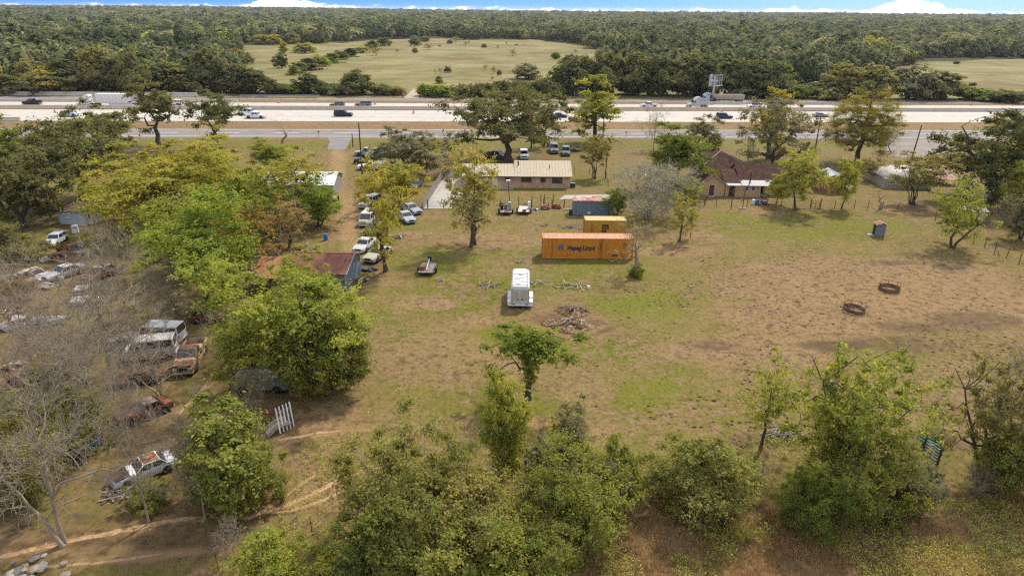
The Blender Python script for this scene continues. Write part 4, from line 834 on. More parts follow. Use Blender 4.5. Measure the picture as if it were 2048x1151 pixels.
def vehicle(name, label, kd, loc, heading, paint, cat, group=None, bed_cover=None, hood=None, roof_paint=None, deck_load=None, sink=0.0, wheels=True, glass=True, lights=True, tilt=0.0):
    S = SPEC[kd]; L, W = S['L'], S['W']; h = L / 2; hw = W / 2; cl = .26
    o = empty(name, label, cat, (loc[0], loc[1], (loc[2] if len(loc) > 2 else 0) - sink), heading, group)
    if tilt: o.rotation_euler = (tilt, 0, heading)
    cbr, cbf = S['cb']; belt, roof, hd, deck = S['belt'], S['roof'], S['hood'], S['deck']
    def sec(x, zt, k, zb=cl, nose=0):
        a = hw * k
        return [(x, -a * .93, zb), (x, -a, zb + .16), (x, -a, zb + (zt - zb) * .62), (x, -a * .95, zt - .02), (x, 0, zt + .02), (x, a * .95, zt - .02), (x, a, zb + (zt - zb) * .62), (x, a, zb + .16), (x, a * .93, zb)]
    b = MB()
    st = [sec(-h, deck - .12, .92, cl + .14), sec(-h + .08, deck - .02, .96, cl + .05), sec(-h + .5, deck, 1), sec(cbr - .02 if cbr > -h + .6 else -h + .6, deck if 'bed' in S else max(deck, belt - .02), 1), sec((cbr + cbf) / 2, belt, 1), sec(cbf, belt - .02, 1), sec(cbf + .25, hd + .02, .99), sec(h - .5, hd - .06, .98), sec(h - .1, hd - .16, .94, cl + .05), sec(h, hd - .34, .88, cl + .12)]
    st = [s_ for i, s_ in enumerate(st) if i == 0 or s_[0][0] > st[i - 1][0][0] + .01]
    b.loft(st)
    # cabin
    rr, rf = S['rf']; ti = .13 if kd != 'van' else .06; wb = hw * .95; wr = hw - ti - .05
    c = [(cbr, -wb, belt - .05), (cbf, -wb, belt - .05), (cbf, wb, belt - .05), (cbr, wb, belt - .05), (rr, -wr, roof), (rf, -wr, roof), (rf, wr, roof), (rr, wr, roof)]
    b.add(c, [(0, 1, 5, 4), (1, 2, 6, 5), (2, 3, 7, 6), (3, 0, 4, 7), (0, 3, 2, 1), (4, 5, 6, 7)])
    body = b.build('body', paint, o, bevel=.035)
    rp = MB().loft([[(rr + .05, -wr + .05, roof + .004), (rr + .05, wr - .05, roof + .004), (rf - .05, wr - .05, roof + .004), (rf - .05, -wr + .05, roof + .004)], [(rr + .15, -wr + .16, roof + .035), (rr + .15, wr - .16, roof + .035), (rf - .15, wr - .16, roof + .035), (rf - .15, -wr + .16, roof + .035)]])
    rp.build('roof', roof_paint or paint, o)
    if hood:
        MB().box(((cbf + h) / 2 + .12, 0, hd + .02), (h - cbf - .45, W * .86, .03)).build('hood', hood, o, bevel=.01)
    if glass:
        def pane(nm, q0, q1, q2, q3, t0=.12, t1=.9, s0=.06, off=.012):   # q0,q1 bottom; q2,q3 top (above q1,q0)
            q0, q1, q2, q3 = map(Vector, (q0, q1, q2, q3)); nrm = (q1 - q0).cross(q3 - q0).normalized() * off
            f = lambda u, v: (q0.lerp(q1, u)).lerp(q3.lerp(q2, u), v) + nrm
            k = [f(s0, t0), f(1 - s0, t0), f(1 - s0, t1), f(s0, t1)]; kk = [v - nrm * 2.2 for v in k]
            MB().add(k + kk, [(0, 1, 2, 3), (7, 6, 5, 4), (0, 4, 5, 1), (1, 5, 6, 2), (2, 6, 7, 3), (3, 7, 4, 0)]).build(nm, GLASS, o)
        pane('windshield', c[1], c[2], c[6], c[5]); 
        if bed_cover is None or kd not in ('pickup', 'crew'): pane('rear_window', c[3], c[0], c[4], c[7])
        ns = S['side']
        for A, B, Cc, D in ((c[0], c[1], c[5], c[4]), (c[2], c[3], c[7], c[6])):
            A, B, Cc, D = map(Vector, (A, B, Cc, D))
            for k in range(ns):
                u0, u1 = k / ns, (k + 1) / ns
                pane('side_window', A.lerp(B, u0), A.lerp(B, u1), D.lerp(Cc, u1), D.lerp(Cc, u0), s0=.09, t0=.16, t1=.88)
    if 'bed' in S:
        z1 = S['bed']; w_ = MB(); x0, x1 = -h + .03, cbr - .06
        for y in (-1, 1): w_.bb(x0, x1, y * hw * .93 - .05, y * hw * .93 + .05, deck - .1, z1)
        w_.bb(x0, x0 + .07, -hw * .88, hw * .88, deck - .1, z1); w_.bb(x1 - .05, x1, -hw * .88, hw * .88, deck - .1, z1)
        w_.build('bed', paint, o, bevel=.015)
        if bed_cover == 'cap':
            k = MB().loft([[(x0 + .03, -hw * .93, z1), (x0 + .03, hw * .93, z1), (x1 - .03, hw * .93, z1), (x1 - .03, -hw * .93, z1)], [(x0 + .2, -hw * .8, roof - .02), (x0 + .2, hw * .8, roof - .02), (x1 - .04, hw * .8, roof), (x1 - .04, -hw * .8, roof)]]); k.build('camper_shell', paint, o, bevel=.04)
        elif bed_cover == 'box':
            t = MB()
            for y in (-1, 1): t.bb(x0, x1 - .1, y * hw * .93 - .18, y * hw * .93 + .1, z1, z1 + .28)
            t.build('tool_box', paint, o, bevel=.02)
            r_ = MB()
            for xx in (x0 + .3, x1 - .3):
                for y in (-1, 1): r_.cyl((xx, y * hw * .9, z1), (xx, y * hw * .9, z1 + .8), .025, n=5)
                r_.cyl((xx, -hw * .9, z1 + .8), (xx, hw * .9, z1 + .8), .025, n=5)
            r_.build('ladder_rack', DARK, o)
    d = MB().bb(-h + .2, h - .2, -hw * .8, hw * .8, .2, cl + .12)
    d.build('underbody', DARK, o)
    for xx in (S['wx'], -S['wx']):
        a = MB()
        for y in (-1, 1): a.cyl((xx, y * (hw - .30), S['r'] + .03), (xx, y * (hw + .006), S['r'] + .03), S['r'] * 1.17, n=18)
        a.build('wheel_arch', DARK, o)
        if wheels:
            for y in (-1, 1): wheel(o, xx, y * (hw - .10), S['r'])
    if lights:
        for y in (-1, 1):
            MB().box((h - .045, y * hw * .66, hd - .27), (.1, W * .17, .15)).build('headlight', LAMPW, o, bevel=.02)
            MB().box((-h + .02, y * hw * .76, deck - .2), (.08, W * .12, .2)).build('tail_light', LAMPR, o, bevel=.01)
            MB().box((cbf - .2, y * (hw + .09), belt + .08), (.12, .16, .13)).build('mirror', paint, o, bevel=.02)
        MB().box((h - .02, 0, hd - .3), (.08, W * .42, .2)).build('grille', DARK, o)
    bm_ = MB().bb(h - .08, h + .05, -hw * .94, hw * .94, cl + .06, cl + .22); bm_.build('front_bumper', CHROME if 'old' in kd or kd in ('pickup', 'crew') else paint, o, bevel=.03)
    MB().bb(-h - .05, -h + .1, -hw * .94, hw * .94, cl + .1, cl + .26).build('rear_bumper', CHROME if 'old' in kd or kd in ('pickup', 'crew') else paint, o, bevel=.03)
    return o
def paint(nm, c, rough=.3): return simple('paint_' + nm, c, rough=rough, var=.06, spec=.5)
LEFT, RIGHT = math.pi, 0.0
def pos(px, py): p = P(px, py); return (p.x, p.y, .0)
# ---- traffic
HIGHZ = .012
def traffic(name, label, kd, px, py, hd, c, cat, **kw):
    p = P(px, py); return vehicle(name, label, kd, (p.x, p.y, HIGHZ), hd, c, cat, **kw)
BLK = paint('black', (.014, .016, .018)); WHT = paint('white', (.72, .72, .71)); GRY = paint('grey', (.16, .165, .17)); SLV = paint('silver', (.42, .44, .45)); TAN = paint('olive_tan', (.17, .145, .085)); NAVY = paint('navy', (.016, .028, .07)); TEAL = paint('dark_teal', (.02, .045, .05)); ICE = paint('ice_blue', (.42, .50, .58)); BRN = paint('bronze', (.24, .21, .17))
traffic('pickup_truck', 'black pickup truck on the highway ahead of the white semi truck', 'crew', 65, 209, LEFT, BLK, 'pickup')
traffic('sport_utility', 'silver-blue crossover on the highway behind the oak top', 'suv', 141, 233, RIGHT, ICE, 'car')
traffic('car', 'white car on the highway hidden behind the twisted oak', 'suv', 350, 210, LEFT, WHT, 'car')
traffic('pickup_truck', 'white pickup truck driving beside the white van on the highway', 'crew', 512, 236.5, RIGHT, WHT, 'pickup')
traffic('van', 'white van just behind the white highway pickup', 'van', 496, 230, RIGHT, WHT, 'van')
traffic('sport_utility', 'olive tan crossover on the far lanes of the highway', 'suv', 675, 213.5, LEFT, TAN, 'car')
traffic('sport_utility', 'bronze-grey large car on the far lanes behind the olive tan crossover', 'big_suv', 727, 213, LEFT, BRN, 'car')
traffic('sport_utility', 'long black car on the near lanes of the highway', 'big_suv', 687, 232.5, RIGHT, BLK, 'car')
traffic('car', 'navy blue car half hidden by the young oak on the highway', 'sedan', 1119, 235, RIGHT, NAVY, 'car')
traffic('pickup_truck', 'white pickup truck on the far lanes ahead of the silver semi tractor', 'crew', 1297, 215, LEFT, WHT, 'pickup')
traffic('car', 'white car following the silver semi tractor', 'suv', 1508, 216, LEFT, WHT, 'car')
traffic('sport_utility', 'dark teal crossover on the near lanes of the highway', 'suv', 1448, 237, RIGHT, TEAL, 'car')
traffic('car', 'dark car on the near lanes behind the golden-green pine', 'sedan', 1640, 234, RIGHT, GRY, 'car')
# ---- semi trucks
def tractor(name, label, px, py, hd, pt, fifth=True, z=HIGHZ, sleeper=True):
    p = P(px, py); o = empty(name, label, 'truck', (p.x, p.y, z), hd)
    cab = MB(); w = 1.22
    prof = [(-.9, .95), (-.9, 3.65), (-.55, 3.85), (.3, 3.75), (1.25, 3.0), (1.75, 2.15), (1.85, 1.9), (1.85, .75), (-.4, .75)]
    s0 = [[(x, -w + (.12 if z_ > 2.2 else 0), z_) for x, z_ in prof], [(x, w - (.12 if z_ > 2.2 else 0), z_) for x, z_ in prof]]
    cab.loft(s0); cab.build('cab', pt, o, bevel=.08)
    hood = MB().loft([[(1.8, -1.1, .62), (1.8, 1.1, .62), (1.8, 1.05, 1.75), (1.8, -1.05, 1.75)], [(2.9, -1.08, .6), (2.9, 1.08, .6), (2.9, .95, 1.5), (2.9, -.95, 1.5)], [(3.35, -.95, .58), (3.35, .95, .58), (3.3, .75, 1.25), (3.3, -.75, 1.25)]]); hood.build('hood', pt, o, bevel=.06)
    MB().box((1.62, 0, 2.42), (.06, 2.0, .72), ry=-R(28)).build('windshield', GLASS, o)
    for y in (-1, 1):
        MB().box((1.05, y * (w - .06), 2.25), (.75, .06, .5)).build('side_window', GLASS, o)
        MB().box((-.25, y * (w - .10), 3.1), (.35, .06, .3)).build('sleeper_window', GLASS, o)
        MB().box((1.75, y * (w + .2), 2.2), (.12, .2, .5)).build('mirror', DARK, o)
        MB().box((3.25, y * .8, 1.0), (.14, .3, .22)).build('headlight', LAMPW, o)
        MB().cyl((-.7, y * 1.0, .72), (.9, y * 1.0, .72), .32, n=12).build('fuel_tank', CHROME, o)
    MB().bb(3.25, 3.45, -1.15, 1.15, .35, .75).build('bumper', DARK, o, bevel=.04)
    MB().bb(-3.6, .5, -.42, .42, .62, .92).build('frame', DARK, o)
    if fifth: MB().cyl((-2.4, 0, .92), (-2.4, 0, 1.08), .5, n=14).build('fifth_wheel', DARK, o)
    for x in (2.45, -1.9, -3.05):
        for y in (-1, 1): wheel(o, x, y * 1.02, .5, .34 if x > 0 else .5)
    for x in (-1.9, -3.05):
        m_ = MB()
        for y in (-1, 1): m_.bb(x - .45, x + .45, y * 1.05 - .25, y * 1.05 + .25, 1.04, 1.08)
        m_.build('mudguard', DARK, o)
    return o
SEMI = paint('semi_white', (.74, .74, .73)); SEMIS = paint('semi_silver', (.50, .47, .44)); SEMIB = paint('semi_blue', (.33, .42, .50))
sp = P(172, 212.5); semi_hd = LEFT
tractor('semi_tractor', 'white semi tractor with a tall sleeper pulling the white box trailer', 179, 212.5, LEFT, SEMI)
def box_trailer(px, py):
    p = P(px, py); o = empty('box_trailer', 'long white box trailer behind the white semi tractor', 'trailer', (p.x, p.y, HIGHZ), LEFT)
    MB().bb(-8.1, 8.1, -1.28, 1.28, 1.15, 4.05).build('box', SEMI, o, bevel=.03)
    g = simple('trailer_seam', (.5, .5, .5))
    for i in range(13):
        x = -7.6 + i * 1.25
        MB().bb(x, x + .05, 1.281, 1.292, 1.2, 4.0).build('side_post', g, o)
    MB().bb(-8.12, 8.12, -1.3, 1.3, 1.05, 1.15).build('lower_rail', CHROME, o)
    for y in (-1, 1):
        MB().bb(-3.6, 4.2, y * 1.2 - .02, y * 1.2 + .02, .35, 1.05).build('side_skirt', SEMI, o)
        MB().bb(5.2, 5.35, y * .8 - .06, y * .8 + .06, .1, 1.05).build('landing_leg', DARK, o)
        MB().box((-8.13, y * .95, 1.0), (.06, .25, .12)).build('tail_light', LAMPR, o)
    MB().bb(-7.4, -4.2, -.5, .5, .6, 1.05).build('bogie', DARK, o)
    for x in (-5.1, -6.4):
        for y in (-1, 1): wheel(o, x, y * 1.0, .5, .5)
box_trailer(247, 212.3)
tractor('semi_tractor', 'silver semi tractor without a trailer on the far lanes', 1393, 216.5, LEFT, SEMIS)
tractor('semi_tractor', 'light blue semi tractor pulling the open dump trailer beyond the barrier', 1412, 206.8, LEFT, SEMIB)
def dump_trailer(px, py):
    p = P(px, py); o = empty('dump_trailer', 'open-topped metal dump trailer behind the light blue semi tractor', 'trailer', (p.x, p.y, HIGHZ), LEFT)
    t = MB().loft([[(-5.6, -.9, 1.35), (-5.6, .9, 1.35), (-5.6, 1.25, 3.0), (-5.6, -1.25, 3.0)], [(4.2, -.9, 1.35), (4.2, .9, 1.35), (4.2, 1.25, 3.0), (4.2, -1.25, 3.0)], [(5.8, -.9, 2.4), (5.8, .9, 2.4), (5.9, 1.25, 3.1), (5.9, -1.25, 3.1)]])
    t.build('tub', simple('tub_alloy', (.36, .32, .29), rough=.4, metal=.4, var=.25, scale=.8), o, bevel=.05)
    for y in (-1, 1): MB().bb(-5.7, 5.9, y * 1.27 - .06, y * 1.27 + .06, 2.98, 3.12).build('top_rail', CHROME, o)
    MB().bb(-5.4, 5.0, -.4, .4, 1.0, 1.3).build('frame', DARK, o)
    MB().loft([[(-5.3, -.8, 3.0), (4.9, -.8, 3.0), (4.9, .8, 3.0), (-5.3, .8, 3.0)], [(-4.9, -.3, 3.3), (4.3, -.3, 3.25), (4.3, .3, 3.25), (-4.9, .3, 3.3)]]).build('tarp', simple('load_tarp', (.20, .14, .12), rough=.9), o)
    for x in (-3.4, -4.7):
        for y in (-1, 1):
            wheel(o, x, y * 1.0, .5, .5); 
    for y in (-1, 1):
        MB().bb(-5.4, -2.8, y * 1.05 - .25, y * 1.05 + .25, 1.06, 1.12).build('mudguard', GALV, o); MB().bb(3.2, 3.35, y * .7 - .06, y * .7 + .06, .1, 1.1).build('landing_leg', DARK, o)
dump_trailer(1455, 206.8)
# ---- cars parked round the ranch house
def parked(name, label, kd, px, py, hd, c, cat='car', **kw): return vehicle(name, label, kd, pos(px, py), R(hd), c, cat, **kw)
parked('pickup_truck', 'black crew-cab pickup parked under the huge live oak', 'crew', 994, 318, -28, paint('black_dusty', (.035, .037, .042), .35), 'pickup')
parked('sport_utility', 'white four-wheel drive parked nose-out behind the ranch house ridge', 'suv', 1048, 316, -88, WHT)
parked('sport_utility', 'grey boxy car parked beside the young oak', 'big_suv', 1107.5, 304, -90, GRY)
parked('sport_utility', 'smaller grey car parked beside the grey boxy car', 'suv', 1131.5, 309, -93, paint('slate', (.13, .14, .15)))
# ---- cars parked along the lane
parked('pickup_truck', 'pale green old pickup at the far end of the lane', 'pickup', 735, 311, 182, rusty('paint_pale_green', (.33, .36, .31), .25), 'pickup')
parked('sport_utility', 'silver old four-wheel drive beside the pale green pickup', 'suv', 752, 312, 181, rusty('paint_old_silver', (.36, .37, .35), .2))
parked('sport_utility', 'dark navy boxy four-wheel drive behind the white utility truck', 'big_suv', 735, 326, 183, paint('faded_navy', (.018, .024, .045), .4))
parked('utility_truck', 'white utility truck with tool boxes beside the power pole', 'pickup', 743, 339, 184, paint('work_white', (.62, .63, .62), .4), 'pickup', bed_cover='box')
parked('car', 'weathered pale car nearest the power pole in the parked row', 'suv', 741, 412, -110, rusty('paint_mottled', (.50, .50, .46), .2, scale=3))
parked('pickup_truck', 'white pickup with peeling roof in the parked row', 'van', 737, 447, -95, rusty('paint_peeling_white', (.56, .55, .50), .25, scale=4), 'van')
parked('car', 'white sedan with its hood dirtied next to the barn', 'sedan', 729, 497, -100, rusty('paint_dirty_white', (.52, .51, .46), .2, scale=4))
parked('car', 'cream sports car with black trim under the lane tree', 'old_sedan', 757, 516, -112, rusty('paint_cream', (.42, .40, .29), .18, scale=4))
parked('car', 'pale blue stripped car beside the wooden fence', 'sedan', 812, 441, -60, rusty('paint_pale_blue', (.34, .39, .43), .25), wheels=True)
parked('car', 'silver car under brush between the lane tree and the wooden fence', 'sedan', 822, 424, -50, rusty('paint_dull_silver', (.30, .325, .33), .25))
parked('car', 'dark green-black car with white doors by the wooden fence', 'sedan', 830, 376, -95, rusty('paint_black_white', (.10, .12, .14), .1))
parked('car', 'grey low car behind the white sedan in the parked row', 'sedan', 752, 465, -120, rusty('paint_flat_grey', (.13, .14, .15), .25))
# ---- the junkyard
parked('hatchback', 'white and pale blue hatchback facing out beside the pale blue shed', 'hatch', 113, 487, -84, rusty('paint_hatch_white', (.56, .60, .63), .1, scale=3), roof_paint=rusty('roof_hatch', (.50, .55, .58), .1))
parked('pickup_truck', 'rust-brown pickup on top of the scrap row', 'pickup', 150, 512, -32, rusty('paint_rust_maroon', (.16, .075, .055), .6), 'pickup', hood=rusty('hood_grey_rust', (.30, .24, .22), .4))
parked('car', 'rusted car body beneath the rust-brown pickup', 'old_sedan', 138, 520, -18, rusty('paint_rust_bare', (.19, .10, .065), .7), sink=.25, lights=False)
parked('car', 'silver sedan with grey roof beside the rusted scrap row', 'sedan', 131, 553, -118, rusty('paint_silver_old', (.40, .40, .39), .18), roof_paint=rusty('roof_grey', (.55, .53, .5), .1))
parked('car', 'rust-red car with a littered white roof among the leafless shrubs', 'hatch', 200, 556, -105, rusty('paint_red_rust', (.28, .10, .06), .6), roof_paint=rusty('roof_littered', (.55, .5, .45), .35, scale=5), lights=False)
parked('car', 'crushed rust and white car at the scrap hoods', 'old_sedan', 72, 556, -25, rusty('paint_rust_white', (.50, .48, .46), .5), sink=.3, lights=False)
parked('car', 'rust and grey wreck behind the scrap hoods', 'old_sedan', 40, 562, 160, rusty('paint_grey_wreck', (.35, .35, .36), .5), sink=.3, lights=False)
parked('van', 'white peeling panel van with two rear windows, the longer of the pair', 'van', 322, 682, 178, rusty('paint_van_a', (.62, .61, .58), .12, scale=4), 'van')
parked('van', 'white van with square rear windows beside the rusty tan pickup', 'van', 303, 712, 196, rusty('paint_van_b', (.58, .57, .55), .15), 'van')
parked('pickup_truck', 'rusty tan pickup with a broken windshield and chrome bumper', 'pickup', 383, 725, -80, rusty('paint_tan_rust', (.42, .33, .20), .5), 'pickup', hood=rusty('hood_tan_rust', (.36, .22, .12), .65), roof_paint=rusty('roof_tan_rust', (.30, .17, .09), .8))
parked('car', 'rust-brown flat-roofed car under the leafless trees', 'old_compact', 290, 832, -132, rusty('paint_brown_rust', (.26, .12, .085), .6), roof_paint=rusty('roof_rust_grey', (.42, .33, .28), .4), hood=rusty('hood_maroon', (.22, .085, .06), .5), lights=False)
parked('sedan', 'white sedan with a rust-orange roof and stripped engine bay', 'old_compact', 291, 950, -138, rusty('paint_white_chip', (.62, .63, .64), .16, scale=4), 'car', roof_paint=rusty('roof_orange_rust', (.40, .18, .07), .6), hood=rusty('engine_bay', (.04, .035, .03), .4), lights=False)
parked('station_wagon', 'silver station wagon with its hood open under the dense green tree', 'wagon', 528, 775, -2, rusty('paint_wagon', (.20, .215, .225), .08, scale=3), 'car')
parked('car', 'blue and cream old car among the grey trunks', 'hatch', 178, 878, -60, rusty('paint_blue_cream', (.12, .24, .42), .25), roof_paint=rusty('roof_cream', (.55, .46, .34), .3), lights=False)
parked('car', 'dark rusted wreck beyond the rusty tan pickup', 'old_compact', 275, 765, -160, rusty('paint_dark_wreck', (.08, .065, .055), .5), sink=.1, lights=False)
parked('car', 'dark wreck in the shade at the foot of the tall bright green tree', 'hatch', 425, 640, 10, rusty('paint_shade_wreck', (.10, .06, .05), .6), lights=False)
parked('car', 'pale lilac-white wreck sunk in brush beyond the boat hull', 'old_compact', 32, 655, -150, rusty('paint_lilac', (.50, .47, .50), .35), sink=.2, lights=False)
parked('car', 'rusted wreck with pale fenders behind the rusty planks', 'old_compact', 22, 600, 20, rusty('paint_pale_fender', (.45, .42, .38), .5), sink=.2, lights=False)
parked('car', 'small white wreck among the leafless shrubs past the silver sedan', 'hatch', 165, 600, -70, rusty('paint_small_white', (.55, .53, .5), .3), sink=.1, lights=False)
parked('car', 'orange-rust wreck under the thicket of grey trunks', 'old_compact', 55, 765, 30, rusty('paint_orange_wreck', (.36, .17, .09), .5), sink=.2, lights=False)
parked('car', 'grey roofless wreck in the grass beside the white vans', 'hatch', 255, 690, 170, rusty('paint_grey_scrap', (.32, .32, .32), .4), sink=.2, lights=False)
# ---- vehicles far off in the meadows
for px, py in ((1353, 111), (1381, 111)): traffic('pickup_truck', 'white pickup standing at the edge of the far meadow woods', 'crew', px, py, LEFT, WHT, 'pickup', group='white pickups in the far meadow')
for i, (px, py) in enumerate(((1597, 165), (1610, 162), (1622, 161), (1636, 160), (1648, 162), (1630, 170))): traffic('car', 'white derelict car under the trees behind the roadside oaks', 'sedan', px, py, R(20 * i), rusty('paint_derelict', (.6, .58, .52), .2), 'car', group='derelict white cars under the far trees')

# ================================================================ BUILDINGS  (local x = right, y = away from the camera)
def quadslab(mb, a, b, c, d, t=.06):     # a sheet through four corners with thickness t below it
    a, b, c, d = map(Vector, (a, b, c, d)); n_ = (b - a).cross(d - a).normalized(); n_ = n_ if n_.z > 0 else -n_
    k = [a, b, c, d]; return mb.add(k + [v - n_ * t for v in k], [(0, 1, 2, 3), (7, 6, 5, 4), (0, 4, 5, 1), (1, 5, 6, 2), (2, 6, 7, 3), (3, 7, 4, 0)])
def ribs(parent, a, b, c, d, step, mat, r=.02, name='roof_rib', each=True):
    """standing seams up a slope: a-b is the eave, d-c the ridge"""
    a, b, c, d = map(Vector, (a, b, c, d)); L = (b - a).length; n_ = (b - a).cross(d - a).normalized(); n_ = n_ if n_.z > 0 else -n_
    k = int(L / step); me = None; mb = MB()
    for i in range(k + 1):
        u = i / k; p = a.lerp(b, u); q = d.lerp(c, u)
        m_ = MB() if each else mb
        s = (b - a).normalized() * r
        m_.add([p - s, p + s, q + s, q - s, p - s * .5 + n_ * r * 1.6, p + s * .5 + n_ * r * 1.6, q + s * .5 + n_ * r * 1.6, q - s * .5 + n_ * r * 1.6], [(0, 1, 5, 4), (1, 2, 6, 5), (2, 3, 7, 6), (3, 0, 4, 7), (4, 5, 6, 7)])
        if each: m_.build(name, mat, parent)
    if not each: mb.build(name, mat, parent)
def window(parent, x, z, w, h, y, frame, glass=GLASS, bars=1, fw=.06, cross=True):
    f = MB(); f.bb(x - w / 2, x + w / 2, y - .05, y - .003, z, z + fw); f.bb(x - w / 2, x + w / 2, y - .05, y - .003, z + h - fw, z + h)
    f.bb(x - w / 2, x - w / 2 + fw, y - .05, y - .003, z + fw, z + h - fw); f.bb(x + w / 2 - fw, x + w / 2, y - .05, y - .003, z + fw, z + h - fw)
    for i in range(1, bars + 1): xx = x - w / 2 + w * i / (bars + 1); f.bb(xx - .02, xx + .02, y - .045, y - .004, z + fw, z + h - fw)
    if cross: f.bb(x - w / 2 + fw, x + w / 2 - fw, y - .04, y - .005, z + h / 2 - .02, z + h / 2 + .02)
    o = f.build('window', frame, parent); MB().bb(x - w / 2 + .02, x + w / 2 - .02, y - .03, y - .008, z + .02, z + h - .02).build('pane', glass, o)
    MB().bb(x - w / 2 - .06, x + w / 2 + .06, y - .1, y - .002, z - .06, z - .004).build('sill', frame, o); return o
def door(parent, x, w, h, y, mat, z=.02, glass=False):
    d = MB().bb(x - w / 2, x + w / 2, y - .05, y - .004, z, z + h).build('door', mat, parent)
    m_ = MB(); m_.bb(x - w / 2 - .08, x - w / 2, y - .07, y - .003, z, z + h); m_.bb(x + w / 2, x + w / 2 + .08, y - .07, y - .003, z, z + h); m_.bb(x - w / 2 - .08, x + w / 2 + .08, y - .07, y - .003, z + h, z + h + .08); m_.build('door_frame', WHITEP if not glass else mat, d)
    if glass: MB().bb(x - w / 2 + .1, x + w / 2 - .1, y - .06, y - .052, z + .25, z + h - .1).build('pane', GLASS, d)
    MB().box((x + w / 2 - .1, y - .08, z + h * .48), (.05, .06, .05)).build('handle', CHROME, d); return d
def brick_mat(name, c, c2, sc_=1.0):
    mt, n, l = new_mat(name); b = n['Principled BSDF']; b.inputs['Roughness'].default_value = .9
    t = n.new('ShaderNodeTexCoord'); sp_ = n.new('ShaderNodeSeparateXYZ'); l.new(t.outputs['Object'], sp_.inputs[0]); cb = n.new('ShaderNodeCombineXYZ')
    ad = n.new('ShaderNodeMath'); l.new(sp_.outputs[0], ad.inputs[0]); l.new(sp_.outputs[1], ad.inputs[1]); l.new(ad.outputs[0], cb.inputs[0]); l.new(sp_.outputs[2], cb.inputs[1])
    br = n.new('ShaderNodeTexBrick'); br.inputs['Scale'].default_value = sc_; br.inputs['Brick Width'].default_value = .22; br.inputs['Row Height'].default_value = .075; br.inputs['Mortar Size'].default_value = .012
    br.inputs['Color1'].default_value = (*c, 1); br.inputs['Color2'].default_value = (*c2, 1); br.inputs['Mortar'].default_value = (.48, .40, .31, 1); l.new(cb.outputs[0], br.inputs['Vector'])
    ns = n.new('ShaderNodeTexNoise'); ns.inputs['Scale'].default_value = .9; ns.inputs['Detail'].default_value = 7; l.new(t.outputs['Object'], ns.inputs['Vector']); rp = ramp(n, [(.3, (.7, .7, .7)), (.7, (1.15, 1.1, 1.05))]); l.new(ns.outputs[0], rp.inputs[0])
    mx = n.new('ShaderNodeMixRGB'); mx.blend_type = 'MULTIPLY'; mx.inputs[0].default_value = 1; l.new(br.outputs[0], mx.inputs[1]); l.new(rp.outputs[0], mx.inputs[2]); l.new(mx.outputs[0], b.inputs['Base Color']); return mt
